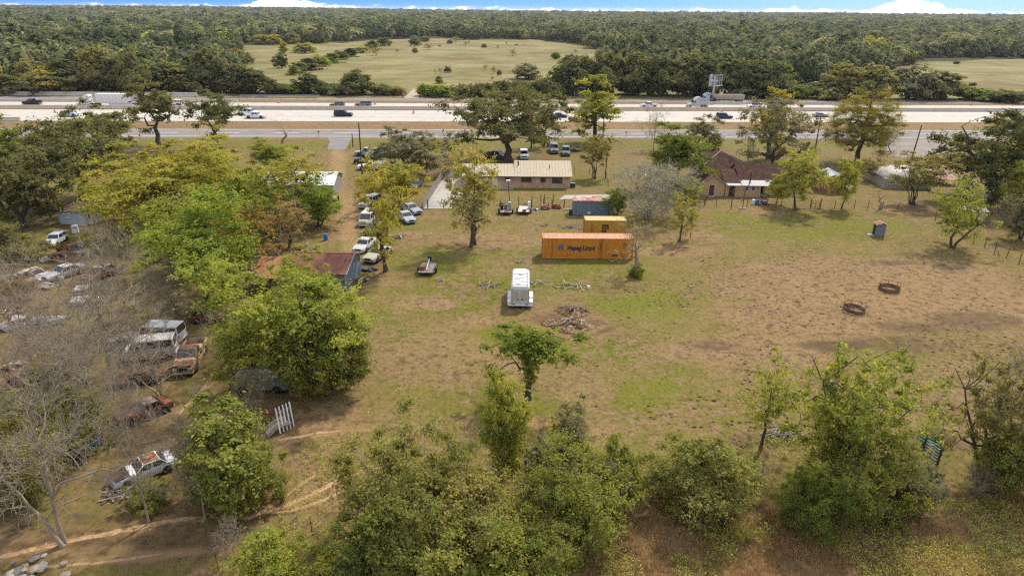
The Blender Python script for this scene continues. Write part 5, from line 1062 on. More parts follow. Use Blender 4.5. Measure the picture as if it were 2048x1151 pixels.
# ---- ranch house
def ranch_house():
    p = P(1139, 376.5); o = empty('ranch_house', 'long low brick ranch house with a tan metal roof behind the pasture fence', 'house', (p.x, p.y, 0), R(0.4))
    brick = brick_mat('tan_brick', (.62, .375, .22), (.53, .31, .175)); roofm = rusty('tan_metal_roof', (.46, .385, .26), .10, rc=(.36, .28, .18), scale=.9, streak=False)
    Lr, Ll, D = 10.2, 9.6, 9.6
    ez, rz_ = 2.45, 4.15
    w = MB().add([(-Lr, 0, 0), (0, 0, 0), (0, D, 0), (-Lr, D, 0), (-Lr, 0, ez), (0, 0, ez), (0, D, ez), (-Lr, D, ez), (0, D / 2, rz_), (-Lr, D / 2, rz_)], [(0, 1, 5, 4), (1, 2, 6, 8, 5), (2, 3, 7, 6), (3, 0, 4, 9, 7), (0, 3, 2, 1)]); w.build('wall', brick, o)
    D2 = 8.2; rz2 = 3.65
    w2 = MB().add([(-Lr - Ll, 0.02, 0), (-Lr - .01, .02, 0), (-Lr - .01, D2, 0), (-Lr - Ll, D2, 0), (-Lr - Ll, .02, ez), (-Lr - .01, .02, ez), (-Lr - .01, D2, ez), (-Lr - Ll, D2, ez), (-Lr - .01, D2 / 2, rz2), (-Lr - Ll, D2 / 2, rz2)], [(0, 1, 5, 4), (1, 2, 6, 8, 5), (2, 3, 7, 6), (3, 0, 4, 9, 7), (0, 3, 2, 1)]); w2.build('wall', brick, o)
    e = .55; sl = (rz_ - ez) / (D / 2); sl2 = (rz2 - ez) / (D2 / 2)
    r = MB(); A = [(-Lr - .15, -e, ez - e * sl + .05), (.45, -e, ez - e * sl + .05), (.45, D / 2, rz_ + .06), (-Lr - .15, D / 2, rz_ + .06)]; quadslab(r, *A)
    quadslab(r, (-Lr - .15, D / 2, rz_ + .06), (.45, D / 2, rz_ + .06), (.45, D + e, ez - e * sl + .05), (-Lr - .15, D + e, ez - e * sl + .05)); ro = r.build('roof', roofm, o); ribs(ro, *A, .6, roofm, .022)
    r = MB(); B = [(-Lr - Ll - .45, -e, ez - e * sl2 + .04), (-Lr - .16, -e, ez - e * sl2 + .04), (-Lr - .16, D2 / 2, rz2 + .05), (-Lr - Ll - .45, D2 / 2, rz2 + .05)]; quadslab(r, *B)
    quadslab(r, B[3], B[2], (-Lr - .16, D2 + e, ez - e * sl2 + .04), (-Lr - Ll - .45, D2 + e, ez - e * sl2 + .04)); ro2 = r.build('roof', roofm, o); ribs(ro2, *B, .6, roofm, .022)
    for a, b in ((-Lr - .1, .4), (-Lr - Ll - .4, -Lr - .2)): MB().bb(a, b, -e - .03, -e - .005, ez - e * sl - .12, ez - e * sl + .06).build('fascia', simple('brown_fascia', (.13, .085, .055)), o)
    wf = simple('window_frame_brown', (.12, .09, .07))
    for x, w_, z, h in ((-2.35, 1.9, 1.0, 1.05), (-5.0, .95, 1.2, .85), (-8.1, 1.9, 1.2, .85), (-11.6, .95, 1.3, .75)): window(o, x, z, w_, h, 0, wf, bars=1 if w_ > 1 else 0)
    door(o, -14.0, .95, 2.05, 0, simple('white_door', (.68, .70, .68)), z=.15)
    MB().bb(-14.9, -10.6, -1.1, -.03, 0, .13).build('step', PAVE, o)
    MB().cyl((-9.6, D / 2 - 1.6, rz_ - .6), (-9.6, D / 2 - 1.6, rz_ + .25), .12, n=8).build('vent_pipe', DARK, ro); MB().cyl((-3.7, D / 2 - 2.6, rz_ - .8), (-3.7, D / 2 - 2.6, rz_ - .2), .08, n=8).build('vent_pipe', DARK, ro)
    MB().bb(.25, 1.1, .7, 1.5, 0, .75).build('air_conditioner', simple('ac_dark', (.035, .045, .04)), o, bevel=.03)
    MB().bb(.22, 1.13, .67, 1.53, .755, .8).build('air_conditioner_lid', GALV, o)
ranch_house()
# ---- old brown farmhouse
def farmhouse():
    p = P(1395.5, 391.5); o = empty('farmhouse', 'old brown farmhouse with patched shingle roofs and peeling tan walls', 'house', (p.x, p.y, 0), R(-2))
    wall = rusty('peeling_tan_wall', (.55, .375, .19), .2, rc=(.36, .22, .11), scale=1.2, streak=True); sh = rusty('brown_shingle', (.078, .043, .033), .35, rc=(.12, .07, .052), scale=1.4, rough=.95, spec=.05); tin = rusty('white_tin', (.42, .42, .41), .15, rc=(.33, .27, .22), scale=2.5)
    trim = simple('pale_trim', (.40, .30, .22)); mar = rusty('maroon_door', (.13, .03, .028), .3, rc=(.25, .14, .1), scale=3)
    def gable(x0, x1, y0, y1, ez, rz_, ov=.35):   # ridge runs away from the camera
        xm = (x0 + x1) / 2
        MB().add([(x0, y0, 0), (x1, y0, 0), (x1, y1, 0), (x0, y1, 0), (x0, y0, ez), (x1, y0, ez), (x1, y1, ez), (x0, y1, ez), (xm, y0, rz_), (xm, y1, rz_)], [(0, 1, 5, 8, 4), (1, 2, 6, 5), (2, 3, 7, 9, 6), (3, 0, 4, 7)]).build('wall', wall, o)
        s = (rz_ - ez) / (xm - x0); r = MB()
        quadslab(r, (x0 - ov, y0 - ov, ez - ov * s + .06), (x0 - ov, y1, ez - ov * s + .06), (xm, y1, rz_ + .07), (xm, y0 - ov, rz_ + .07), .1); quadslab(r, (x1 + ov, y0 - ov, ez - ov * s + .06), (x1 + ov, y1, ez - ov * s + .06), (xm, y1, rz_ + .07), (xm, y0 - ov, rz_ + .07), .1)
        ro = r.build('roof', sh, o)
        for sgn, xa in ((-1, x0 - ov), (1, x1 + ov)):
            MB().add([(xa, y0 - ov - .05, ez - ov * s - .06), (xm, y0 - ov - .05, rz_ - .05), (xm, y0 - ov - .05, rz_ + .10), (xa, y0 - ov - .05, ez - ov * s + .09), (xa, y0 - ov - .01, ez - ov * s - .06), (xm, y0 - ov - .01, rz_ - .05), (xm, y0 - ov - .01, rz_ + .10), (xa, y0 - ov - .01, ez - ov * s + .09)], [(0, 1, 2, 3), (7, 6, 5, 4), (0, 4, 5, 1), (1, 5, 6, 2), (2, 6, 7, 3), (3, 7, 4, 0)]).build('barge_board', trim, ro)
        return ro
    def shed(x0, x1, y0, y1, ez, rz_, nm='roof', mat=None, wallz=None):   # ridge along x at y1, slope falling to the camera
        MB().add([(x0, y0, 0), (x1, y0, 0), (x1, y1, 0), (x0, y1, 0), (x0, y0, ez), (x1, y0, ez), (x1, y1, rz_), (x0, y1, rz_)], [(0, 1, 5, 4), (1, 2, 6, 5), (2, 3, 7, 6), (3, 0, 4, 7)]).build('wall', wall, o)
        s = (rz_ - ez) / (y1 - y0); r = MB(); quadslab(r, (x0 - .12, y0 - .4, ez - .4 * s + .05), (x1 + .25, y0 - .4, ez - .4 * s + .05), (x1 + .25, y1, rz_ + .06), (x0 - .12, y1, rz_ + .06), .08)
        return r.build(nm, mat or sh, o)
    gable(0, 4.7, 0, 6.4, 2.35, 3.95)
    # middle link, then the long wing with its ridge along x
    shed(4.75, 7.6, .9, 4.6, 2.55, 4.05)
    def wing(x0, x1, y0, ym, y1, ez, rz_):
        MB().add([(x0, y0, 0), (x1, y0, 0), (x1, y1, 0), (x0, y1, 0), (x0, y0, ez), (x1, y0, ez), (x1, y1, ez), (x0, y1, ez), (x0, ym, rz_), (x1, ym, rz_)], [(0, 1, 5, 4), (1, 2, 6, 9, 5), (2, 3, 7, 6), (3, 0, 4, 8, 7)]).build('wall', wall, o)
        s = (rz_ - ez) / (ym - y0); r = MB(); quadslab(r, (x0 - .35, y0 - .4, ez - .4 * s + .05), (x1 + .4, y0 - .4, ez - .4 * s + .05), (x1 + .4, ym, rz_ + .06), (x0 - .35, ym, rz_ + .06), .1); quadslab(r, (x0 - .35, ym, rz_ + .06), (x1 + .4, ym, rz_ + .06), (x1 + .4, y1 + .4, ez), (x0 - .35, y1 + .4, ez), .1); return r.build('roof', sh, o)
    wr = wing(7.7, 17.0, 1.5, 5.2, 8.9, 2.75, 4.9)
    # tall hip-roofed block behind
    x0, x1, y0, y1, ez, pk = 2.2, 11.8, 9.2, 18.5, 2.9, 5.7
    MB().bb(x0, x1, y0, y1, 0, ez).build('wall', wall, o)
    r = MB(); ov = .5; xm, ya, yb = (x0 + x1) / 2 - .3, 13.4, 14.4
    c4 = [(x0 - ov, y0 - ov, ez - .05), (x1 + ov, y0 - ov, ez - .05), (x1 + ov, y1 + ov, ez - .05), (x0 - ov, y1 + ov, ez - .05), (xm, ya, pk), (xm, yb, pk)]
    r.add(c4, [(0, 1, 4), (1, 2, 5, 4), (2, 3, 5), (3, 0, 4, 5), (0, 3, 2, 1)]); hip = r.build('roof', sh, o)
    MB().cyl((xm, ya, pk - .02), (x1 + ov, y0 - ov, ez), .07, n=5).build('hip_cap', trim, hip); MB().cyl((xm, ya, pk - .02), (x0 - ov, y0 - ov, ez), .07, n=5).build('hip_cap', trim, hip)
    # white tin lean-to roofs over the porch front
    MB().add([(4.8, -.25, 0), (11.0, -.25, 0), (11.0, 1.45, 0), (4.8, 1.45, 0), (4.8, -.25, 2.1), (11.0, -.25, 2.1), (11.0, 1.45, 2.35), (4.8, 1.45, 2.35)], [(0, 1, 5, 4), (1, 2, 6, 5), (3, 0, 4, 7), (4, 5, 6, 7)]).build('porch_wall', wall, o)
    for xa, xb, z0, z1, ya in ((4.6, 7.5, 2.12, 2.5, -.55), (7.55, 13.2, 2.16, 2.72, -.65)):
        r = MB(); A = [(xa, ya, z0), (xb, ya, z0), (xb, 1.3, z1), (xa, 1.3, z1)]; quadslab(r, *A, .03); t = r.build('tin_roof', tin, o); ribs(t, *A, .45, tin, .015)
    door(o, 2.35, .95, 2.05, 0, mar); door(o, 5.9, .95, 1.95, -.25, simple('dark_red_frame', (.16, .06, .04)), glass=True)
    for x in (8.5, 9.65): window(o, x, 1.15, .62, .8, -.25, WHITEP, bars=0)
    MB().bb(11.2, 12.0, 1.44, 1.49, .1, 2.05).build('doorway_shade_panel', simple('doorway_shade', (.012, .01, .01)), o)  # solid near-black panel: shade of the room behind the open doorway, as colour
    window(o, 13.9, 1.3, 1.0, .75, 1.5, simple('dark_red_frame', (.16, .06, .04)), bars=0)
    MB().cyl((9.0, .1, 2.3), (9.0, .1, 4.5), .13, n=9).build('stove_pipe', rusty('stove_pipe_rust', (.12, .06, .045), .6), o); MB().cyl((9.0, .1, 4.5), (9.0, .1, 4.62), .22, n=9).build('pipe_cap', STEEL, o)
    MB().bb(1.8, 2.9, -.7, -.05, 0, .12).build('step', PAVE, o); MB().bb(11.1, 12.6, .5, 1.4, 0, .25).build('step', PAVE, o)
    MB().bb(.45, 1.2, -.35, -.02, 0, .35).build('bench', WOODG, o)
farmhouse()
# ---- simple sheds: walls, roof, door
def gable_shed(name, label, p, w, d, ez, rz_, rot, wall, roofm, ridge='y', doorm=None, ov=.3, ribstep=.5, cat='shed', door_x=0, door_w=.9):
    o = empty(name, label, cat, (p.x, p.y, 0), rot); x0, x1 = -w / 2, w / 2
    r = MB()
    if ridge == 'y':
        MB().add([(x0, 0, 0), (x1, 0, 0), (x1, d, 0), (x0, d, 0), (x0, 0, ez), (x1, 0, ez), (x1, d, ez), (x0, d, ez), (0, 0, rz_), (0, d, rz_)], [(0, 1, 5, 8, 4), (1, 2, 6, 5), (2, 3, 7, 9, 6), (3, 0, 4, 7)]).build('wall', wall, o)
        s = (rz_ - ez) / (w / 2); A = [(x0 - ov, -ov, ez - ov * s + .04), (x0 - ov, d + ov, ez - ov * s + .04), (0, d + ov, rz_ + .05), (0, -ov, rz_ + .05)]; B = [(x1 + ov, -ov, ez - ov * s + .04), (x1 + ov, d + ov, ez - ov * s + .04), (0, d + ov, rz_ + .05), (0, -ov, rz_ + .05)]
    else:
        MB().add([(x0, 0, 0), (x1, 0, 0), (x1, d, 0), (x0, d, 0), (x0, 0, ez), (x1, 0, ez), (x1, d, ez), (x0, d, ez), (x0, d / 2, rz_), (x1, d / 2, rz_)], [(0, 1, 5, 4), (1, 2, 6, 9, 5), (2, 3, 7, 6), (3, 0, 4, 8, 7)]).build('wall', wall, o)
        s = (rz_ - ez) / (d / 2); A = [(x0 - ov, -ov, ez - ov * s + .04), (x1 + ov, -ov, ez - ov * s + .04), (x1 + ov, d / 2, rz_ + .05), (x0 - ov, d / 2, rz_ + .05)]; B = [(x0 - ov, d + ov, ez - ov * s + .04), (x1 + ov, d + ov, ez - ov * s + .04), (x1 + ov, d / 2, rz_ + .05), (x0 - ov, d / 2, rz_ + .05)]
    quadslab(r, *A, .05); quadslab(r, *B, .05); ro = r.build('roof', roofm, o); ribs(ro, *A, ribstep, roofm, .02); ribs(ro, *B, ribstep, roofm, .02)
    if doorm: door(o, door_x, door_w, min(2.0, ez - .2), 0, doorm)
    return o
def corrugated(name, wall_of, mat, parent, x0, x1, y, z0, z1, step=.3, dep=.05, out=-1):
    """one corrugated wall in the x-z plane at y"""
    mb = MB(); n_ = max(2, int((x1 - x0) / step)); pr = []
    for i in range(n_):
        a = x0 + (x1 - x0) * i / n_; w_ = (x1 - x0) / n_; pr += [(a, y), (a + w_ * .35, y), (a + w_ * .5, y + out * dep), (a + w_ * .85, y + out * dep)]
    pr.append((x1, y)); k = len(pr)
    vs = [(a, b, z0) for a, b in pr] + [(a, b, z1) for a, b in pr]
    mb.add(vs, [(i, i + 1, k + i + 1, k + i) for i in range(k - 1)]); return mb.build(name, mat, parent)
GREYTIN = rusty('grey_blue_tin', (.20, .25, .29), .18, rc=(.16, .12, .10), scale=1.5, streak=True, metal=.2)
RUSTROOF = rusty('rusty_red_roof', (.235, .085, .058), .5, rc=(.19, .085, .05), scale=.8)
def barn():
    # the barn's right end shows; its ridge runs along x
    pc = P(692, 583); o = empty('barn', 'old corrugated barn with a rusty red gable roof beside the lane', 'barn', (pc.x, pc.y, 0), R(-3))
    L, D, ez, rz_ = 7.4, 7.0, 2.45, 3.45
    inner = simple('barn_dark', (.05, .05, .05))
    for i, (a, b) in enumerate(((-L, 0),)):
        corrugated('wall', None, GREYTIN, o, -L, 0, 0, 0, ez, .4, .04)
    e = MB(); k = 26; vs = []
    for i in range(k + 1):
        y = D * i / k; z = ez + (rz_ - ez) * (1 - abs(y - D / 2) / (D / 2)); xx = .04 if i % 2 else 0.0; vs += [(xx, y, 0), (xx, y, z)]
    e.add(vs, [(2 * i, 2 * i + 2, 2 * i + 3, 2 * i + 1) for i in range(k)]); e.build('end_wall', GREYTIN, o)
    MB().bb(-L, -.05, D - .06, D, 0, ez).build('wall', GREYTIN, o); MB().add([(-L, 0, 0), (-L, D, 0), (-L, D, ez), (-L, D / 2, rz_), (-L, 0, ez)], [(0, 1, 2, 3, 4)]).build('end_wall', GREYTIN, o)
    A = [(-L - .3, -.45, ez - .1), (.35, -.45, ez - .1), (.35, D / 2, rz_ + .06), (-L - .3, D / 2, rz_ + .06)]; B = [(-L - .3, D + .45, ez - .1), (.35, D + .45, ez - .1), (.35, D / 2, rz_ + .06), (-L - .3, D / 2, rz_ + .06)]
    for q in (A, B):
        r = MB(); quadslab(r, *q, .05); ro = r.build('roof', RUSTROOF, o); ribs(ro, *q, .75, RUSTROOF, .02)
    MB().path([(.37, -.46, ez - .1), (.37, D / 2, rz_ + .07), (.37, D + .46, ez - .1)], .05, 5).build('barge_flashing', GALV, o)
    MB().cyl((-L - .3, D / 2, rz_ + .06), (.35, D / 2, rz_ + .06), .07, n=6).build('ridge_cap', RUSTROOF, o)
    pl = P(560, 592); o2 = empty('lean_to_shed', 'low open shed with an orange rusted roof beside the barn', 'shed', (pl.x - 1.0, pl.y + .5, 0), R(-2))
    rm = rusty('orange_rust_roof', (.42, .20, .10), .4, rc=(.26, .11, .055), scale=1)
    A = [(-2.8, 0, 2.0), (3.2, 0, 2.0), (3.2, 5, 2.9), (-2.8, 5, 2.9)]; r = MB(); quadslab(r, *A, .05); ro = r.build('roof', rm, o2); ribs(ro, *A, .7, rm, .02)
    for x in (-2.6, 0.2, 3.0):
        for y, z in ((.15, 1.95), (4.85, 2.78)): MB().cyl((x, y, 0), (x, y, z), .08, n=6).build('post', WOODG, o2)
    MB().bb(-2.7, 3.1, 4.7, 4.74, 0, 2.75).build('back_wall', rusty('shed_back', (.14, .12, .1), .5), o2)
barn()
def blue_shed():
    p = P(178, 452); o = empty('blue_shed', 'small pale blue shed with a sagging brown roof under the dark oak', 'shed', (p.x - .6, p.y, 0), R(-14))
    wl_ = rusty('pale_blue_boards', (.46, .53, .57), .12, rc=(.45, .45, .43), scale=2, streak=True); rf = rusty('brown_felt_roof', (.115, .085, .065), .3, rc=(.20, .15, .11), scale=1.5)
    w, d = 4.6, 3.2
    MB().add([(-w, 0, 0), (0, 0, 0), (0, d, 0), (-w, d, 0), (-w, 0, 2.0), (0, 0, 2.3), (0, d, 2.75), (-w, d, 2.5)], [(0, 1, 5, 4), (1, 2, 6, 5), (2, 3, 7, 6), (3, 0, 4, 7)]).build('wall', wl_, o)
    r = MB(); quadslab(r, (-w - .3, -.35, 2.02), (.3, -.35, 2.32), (.3, d + .3, 2.86), (-w - .3, d + .3, 2.6), .1); r.build('roof', rf, o)
    for i in range(11): x = -w + .42 * i; MB().bb(x, x + .035, -.02, -.002, 0, 2.0 + i * .027).build('batten', wl_, o)
    window(o, -2.6, 1.1, .8, .7, -.02, WHITEP, glass=simple('boarded', (.42, .44, .42)), bars=0, cross=False)
    d_ = MB().bb(.004, .05, .7, 1.6, .15, 2.05).build('door', rusty('pale_door', (.55, .52, .45), .15), o); MB().bb(.05, .07, .95, 1.3, .95, 1.6).build('door_window', GLASS, d_)
    MB().bb(.05, .9, .5, 1.9, 0, .16).build('step', WOODG, o)
blue_shed()
gable_shed('tin_roof_house', 'house under a patched white metal roof hidden by the yellow-green trees', P(590, 396), 13.5, 8.5, 2.4, 3.7, R(2), rusty('grey_siding', (.30, .29, .26), .2), rusty('white_metal_roof', (.72, .72, .70), .1, rc=(.5, .47, .42), scale=1.5), 'x', cat='house')
gable_shed('red_shed', 'faded red board shed with a shiny tin roof behind the farmhouse yard', P(1663, 385), 4.6, 6.0, 2.2, 3.3, R(-13), rusty('faded_red_board', (.30, .105, .075), .3, rc=(.40, .26, .19), scale=1.5, streak=True), rusty('shiny_tin', (.55, .58, .62), .15, rc=(.4, .36, .32), scale=1.2, metal=.3), 'y')
def round_building():
    p = P(1815, 378); o = empty('round_roofed_building', 'pale building with a rounded white roof beside the paved lot', 'building', (p.x, p.y, 0), R(-4))
    wl_ = rusty('pale_green_wall', (.33, .32, .25), .15, rc=(.36, .33, .25)); rf = rusty('rounded_white_roof', (.44, .40, .34), .25, rc=(.30, .25, .2), scale=.8)
    w, d, ez = 8.6, 8.0, 1.9
    MB().bb(-w / 2, w / 2, 0, d, 0, ez).build('wall', wl_, o)
    secs = []; n_ = 18
    for k, (s, z) in enumerate(((1.08, ez - .05), (1.04, ez + .25), (.9, ez + .85), (.66, ez + 1.25), (.36, ez + 1.5), (.04, ez + 1.58))):
        secs.append([(math.copysign(abs(math.cos(a)) ** .6, math.cos(a)) * w / 2 * s, d / 2 + math.copysign(abs(math.sin(a)) ** .6, math.sin(a)) * d / 2 * s, z) for a in [2 * math.pi * i / n_ for i in range(n_)]])
    MB().loft(secs).build('roof', rf, o, smooth=True)
    for x in (-3, 0, 3): window(o, x, .9, 1.0, .8, 0, WHITEP, bars=0)
    q = P(1893, 372); o2 = empty('red_lean_to', 'low rust-red sloping roof beside the rounded white roof', 'shed', (q.x, q.y, 0), R(-4))
    A = [(-2.2, 0, 1.3), (2.6, 0, 1.1), (2.0, 5, 2.0), (-2.4, 5, 2.2)]; r = MB(); quadslab(r, *A, .06); rm = rusty('pink_red_roof', (.33, .15, .12), .2); ro = r.build('roof', rm, o2); ribs(ro, *A, .7, rm, .02)
    for x, y, z in ((-2, .2, 1.25), (2.3, .2, 1.05), (1.8, 4.8, 1.9), (-2.2, 4.8, 2.1)): MB().cyl((x, y, 0), (x, y, z), .07, n=6).build('post', WOODB, o2)
round_building()
gable_shed('white_shed', 'small white shed with a flat white roof behind the paddock corner tree', P(1945, 446), 3.2, 3.0, 2.0, 2.3, R(-8), rusty('white_shed_wall', (.46, .42, .36), .1), rusty('white_shed_roof', (.66, .64, .6), .05), 'x')
gable_shed('tin_canopy', 'low tin canopy behind the small white shed', P(1957, 410), 2.6, 2.0, 1.5, 1.75, R(-5), rusty('canopy_wall', (.20, .18, .16), .3), rusty('white_shed_roof', (.66, .64, .6), .05), 'x')
def outhouse():
    p = P(1756, 470); o = empty('outhouse', 'grey tin privy with a rusty lid roof standing alone in the pasture', 'outhouse', (p.x, p.y, 0), R(-8))
    t = rusty('privy_tin', (.22, .24, .25), .15, streak=True); rf = rusty('privy_roof', (.30, .16, .11), .4)
    for x in (-.62, .62): MB().bb(x - .03, x + .03, -.7, .75, 0, 1.85).build('side_wall', t, o)
    corrugated('wall', None, t, o, -.65, .65, -.7, 0, 1.85, .16, .03); MB().bb(-.6, -.1, .7, .76, 0, 1.8).build('back_wall', t, o)
    for s in (-1, 1):
        r = MB(); quadslab(r, (s * .85, -.9, 1.78), (s * .85, .95, 1.78), (0, .95, 2.15), (0, -.9, 2.15), .05); r.build('roof', rf, o)
    MB().bb(-.74, -.68, -.35, .35, .1, 1.7).build('opening_shade_panel', DARK, o); MB().bb(-1.6, -.72, -.7, .2, 0, .14).build('slab', PAVE, o)  # dark slab on the side wall paints the shade inside the door opening
outhouse()
def tin_shed():
    p = P(1185, 431.5); o = empty('tin_shed', 'blue-grey corrugated tin shed with a rusted roof behind the yellow container', 'shed', (p.x, p.y, 0), R(-1))
    L, D, H_ = 6.4, 2.6, 2.5
    corrugated('wall', None, GREYTIN, o, -L / 2, L / 2, 0, .05, H_, .26, .05); MB().bb(-L / 2, -L / 2 + .05, .05, D, .05, H_).build('wall', GREYTIN, o); MB().bb(L / 2 - .05, L / 2, .05, D, .05, H_).build('wall', GREYTIN, o); MB().bb(-L / 2, L / 2, D, D + .05, .05, H_).build('wall', GREYTIN, o)
    A = [(-L / 2 - .1, -.12, H_ + .02), (L / 2 + .1, -.12, H_ + .02), (L / 2 + .1, D + .15, H_ + .1), (-L / 2 - .1, D + .15, H_ + .1)]; r = MB(); quadslab(r, *A, .05); rm = rusty('shed_roof_rust', (.52, .46, .40), .55, rc=(.30, .12, .075), scale=.8); r.build('roof', rm, o)
    MB().box((-.6, -.12, .55), (.45, .08, .35)).build('white_box', WHITEP, o); MB().box((-L / 2 - .35, .3, .45), (.5, .6, .9)).build('side_tank', DARK, o, bevel=.05)
tin_shed()

# ---- shipping containers with their lettering
def text_mesh(name, s, size, mat, parent, loc, bold=.0, sx_=1.0, depth=.008):
    cu = bpy.data.curves.new(name, 'FONT'); cu.body = s; cu.size = size; cu.align_x = 'LEFT'; cu.offset = bold; cu.extrude = depth; cu.resolution_u = 3
    to = bpy.data.objects.new('tmp', cu); col.objects.link(to); dg = bpy.context.evaluated_depsgraph_get(); me = bpy.data.meshes.new_from_object(to.evaluated_get(dg)); bpy.data.objects.remove(to); bpy.data.curves.remove(cu)
    me.name = name; me.materials.clear(); me.materials.append(mat); o = linked(name, me, parent, loc, (R(90), 0, 0), (sx_, 1, 1)); return o
def container(name, label, px, py, L, H_, paintm, roofm, rot, cat='container'):
    p = P(px, py); o = empty(name, label, cat, (p.x, p.y, 0), rot); D = 2.44; z0 = .06; fr = .14
    corrugated('side_wall', None, paintm, o, fr, L - fr, .03, z0 + .16, H_ - .1, .278, .036, 1)
    corrugated('side_wall', None, paintm, o, fr, L - fr, D - .03, z0 + .16, H_ - .1, .278, .036, -1)
    for x in (.02, L - .06): MB().bb(x, x + .04, .12, D - .12, z0 + .15, H_ - .12).build('end_wall' if x > 1 else 'door', paintm, o)
    for y in (.6, 1.05, 1.4, 1.85): MB().cyl((-.015, y, z0 + .15), (-.015, y, H_ - .15), .025, n=6).build('lock_rod', GALV, o)
    for y in (0, D - .1): 
        MB().bb(fr, L - fr, y, y + .1, H_ - .12, H_).build('top_rail', paintm, o); MB().bb(fr, L - fr, y, y + .1, z0, z0 + .16).build('bottom_rail', paintm, o)
    for x in (0, L - fr):
        for y in (0, D - fr): MB().bb(x, x + fr, y, y + fr, z0, H_).build('corner_post', paintm, o, bevel=.015)
        MB().bb(x, x + fr, fr, D - fr, H_ - .14, H_).build('top_beam', paintm, o); MB().bb(x, x + fr, fr, D - fr, z0, z0 + .16).build('floor_beam', paintm, o)
    # roof: pressed panels, each its own sheet
    n_ = int(L / .58); w_ = (L - .3) / n_
    MB().bb(.16, L - .16, .1, D - .1, H_ - .06, H_ - .03).build('roof', roofm, o)
    for i in range(n_):
        x = .15 + i * w_; MB().loft([[(x + w_ * .06, .14, H_ - .03), (x + w_ * .94, .14, H_ - .03), (x + w_ * .94, D - .14, H_ - .03), (x + w_ * .06, D - .14, H_ - .03)], [(x + w_ * .22, .22, H_ - .005), (x + w_ * .78, .22, H_ - .005), (x + w_ * .78, D - .22, H_ - .005), (x + w_ * .22, D - .22, H_ - .005)]]).build('roof_panel', roofm, o)
    MB().bb(.3, L - .3, .3, D - .3, 0, z0 + .05).build('underframe', DARK, o)
    return o
ORP = rusty('orange_container_paint', (.62, .245, .030), .25, rc=(.20, .075, .025), scale=1.1, streak=True); ORR = rusty('orange_container_roof', (.50, .28, .19), .4, rc=(.36, .17, .11), scale=2.2)
oc = container('orange_container', 'long rust-streaked orange shipping container lettered Hapag-Lloyd', 1084.5, 517.5, 12.19, 2.9, ORP, ORR, R(.3))
oc['label'] = 'long rust-streaked orange shipping container with blue lettering and emblem'
NAVYP = simple('navy_lettering', (.028, .04, .085), rough=.6); BLUEP = simple('blue_emblem', (.06, .15, .30), rough=.6, var=.3)
text_mesh('lettering', 'Hapag-Lloyd', .80, NAVYP, oc, (3.3, -.008, 1.33), bold=.026, sx_=.92)
em = MB()
for k in (0, 1):     # the emblem: two leaning strokes joined by a bar
    em.add([(a + k * .42, y, z) for y in (-.012, 0) for a, z in ((2.05, 1.25), (2.25, 1.25), (2.42, 2.02), (2.22, 2.02))], [(0, 1, 2, 3), (7, 6, 5, 4), (0, 4, 5, 1), (1, 5, 6, 2), (2, 6, 7, 3), (3, 7, 4, 0)])
em.bb(1.98, 2.72, -.014, .0, 1.55, 1.74); em.bb(2.28, 2.62, -.013, .001, 1.74, 1.98); em.bb(2.5, 2.86, -.0125, .0005, 1.25, 1.4); em.build('emblem', BLUEP, oc)
for x0 in (9.3,): MB().bb(x0, x0 + .75, -.012, -.002, .42, .7).build('data_plate', simple('dark_stencil', (.08, .05, .03)), oc)
YEP = rusty('yellow_container_paint', (.46, .285, .045), .10, rc=(.30, .16, .04), scale=1.0, streak=True); YER = rusty('yellow_container_roof', (.52, .40, .16), .15, rc=(.5, .36, .14), scale=2)
yc = container('yellow_container', 'short yellow shipping container lettered in black behind the orange container', 1168.5, 476, 6.06, 2.7, YEP, YER, R(-.3))
BLKP = simple('black_lettering', (.018, .018, .018), rough=.6)
mm = MB(); bx, bz = 2.55, 1.48
for a in (0, .36, .72): mm.bb(bx + a, bx + a + .2, -.012, 0, bz, bz + .58); mm.bb(bx + a - .07, bx + a + .27, -.013, .001, bz - .06, bz + .01)
mm.bb(bx - .09, bx + .02, -.0125, .0005, bz + .46, bz + .58); mm.bb(bx + .1, bx + .84, -.0135, .0, bz + .44, bz + .60); mm.build('lettering', BLKP, yc)
text_mesh('lettering', 'sc', .72, BLKP, yc, (2.5, -.008, .92), bold=.045, sx_=1.12)
for x in (.95, 1.18): MB().bb(x, x + .05, -.012, 0, .5, 2.15).build('stripe', simple('brown_stripe', (.10, .06, .03)), yc)
MB().bb(.98, 1.2, -.0115, 0, .5, .56).build('stripe', simple('brown_stripe', (.10, .06, .03)), yc)

# ================================================================ ROADSIDE
def barrier_run(name, label, e, x0, x1, h=.95, off=0.0, seg=9.0, w=.62):
    o = empty(name, label, 'barrier', (x0, e[0] + e[1] * x0 + off, 0), math.atan(e[1]))
    me = MB().prism([(-w / 2, 0), (w / 2, 0), (w / 2, .12), (w * .28, .36), (w * .2, h), (-w * .2, h), (-w * .28, .36), (-w / 2, .12)], 0, seg - .04)
    me.v = [(y, x, z) for x, y, z in me.v]; me = me.mesh('barrier_segment', CONC)
    for i in range(int((x1 - x0) / seg)): linked('barrier_segment', me, o, (i * seg, 0, 0))
    return o
EM = between(E_n1, E_u0, .35)
barrier_run('median_barrier', 'long concrete barrier dividing the two highway carriageways', EM, -230, 235, 1.05)
EB = between(E_u1, E_k0, .25)
barrier_run('roadside_barrier', 'concrete barrier between the far lanes and the far frontage road by the dump trailer', EB, 62, 86, .9, seg=6)
barrier_run('roadside_barrier', 'concrete barrier along the far lanes behind the black highway pickup', EB, -232, -92, .9)
barrier_run('bridge_parapet', 'high concrete parapet beyond the white semi truck', between(E_k0, E_k1, 1.25), -226, -118, 1.4, seg=12)
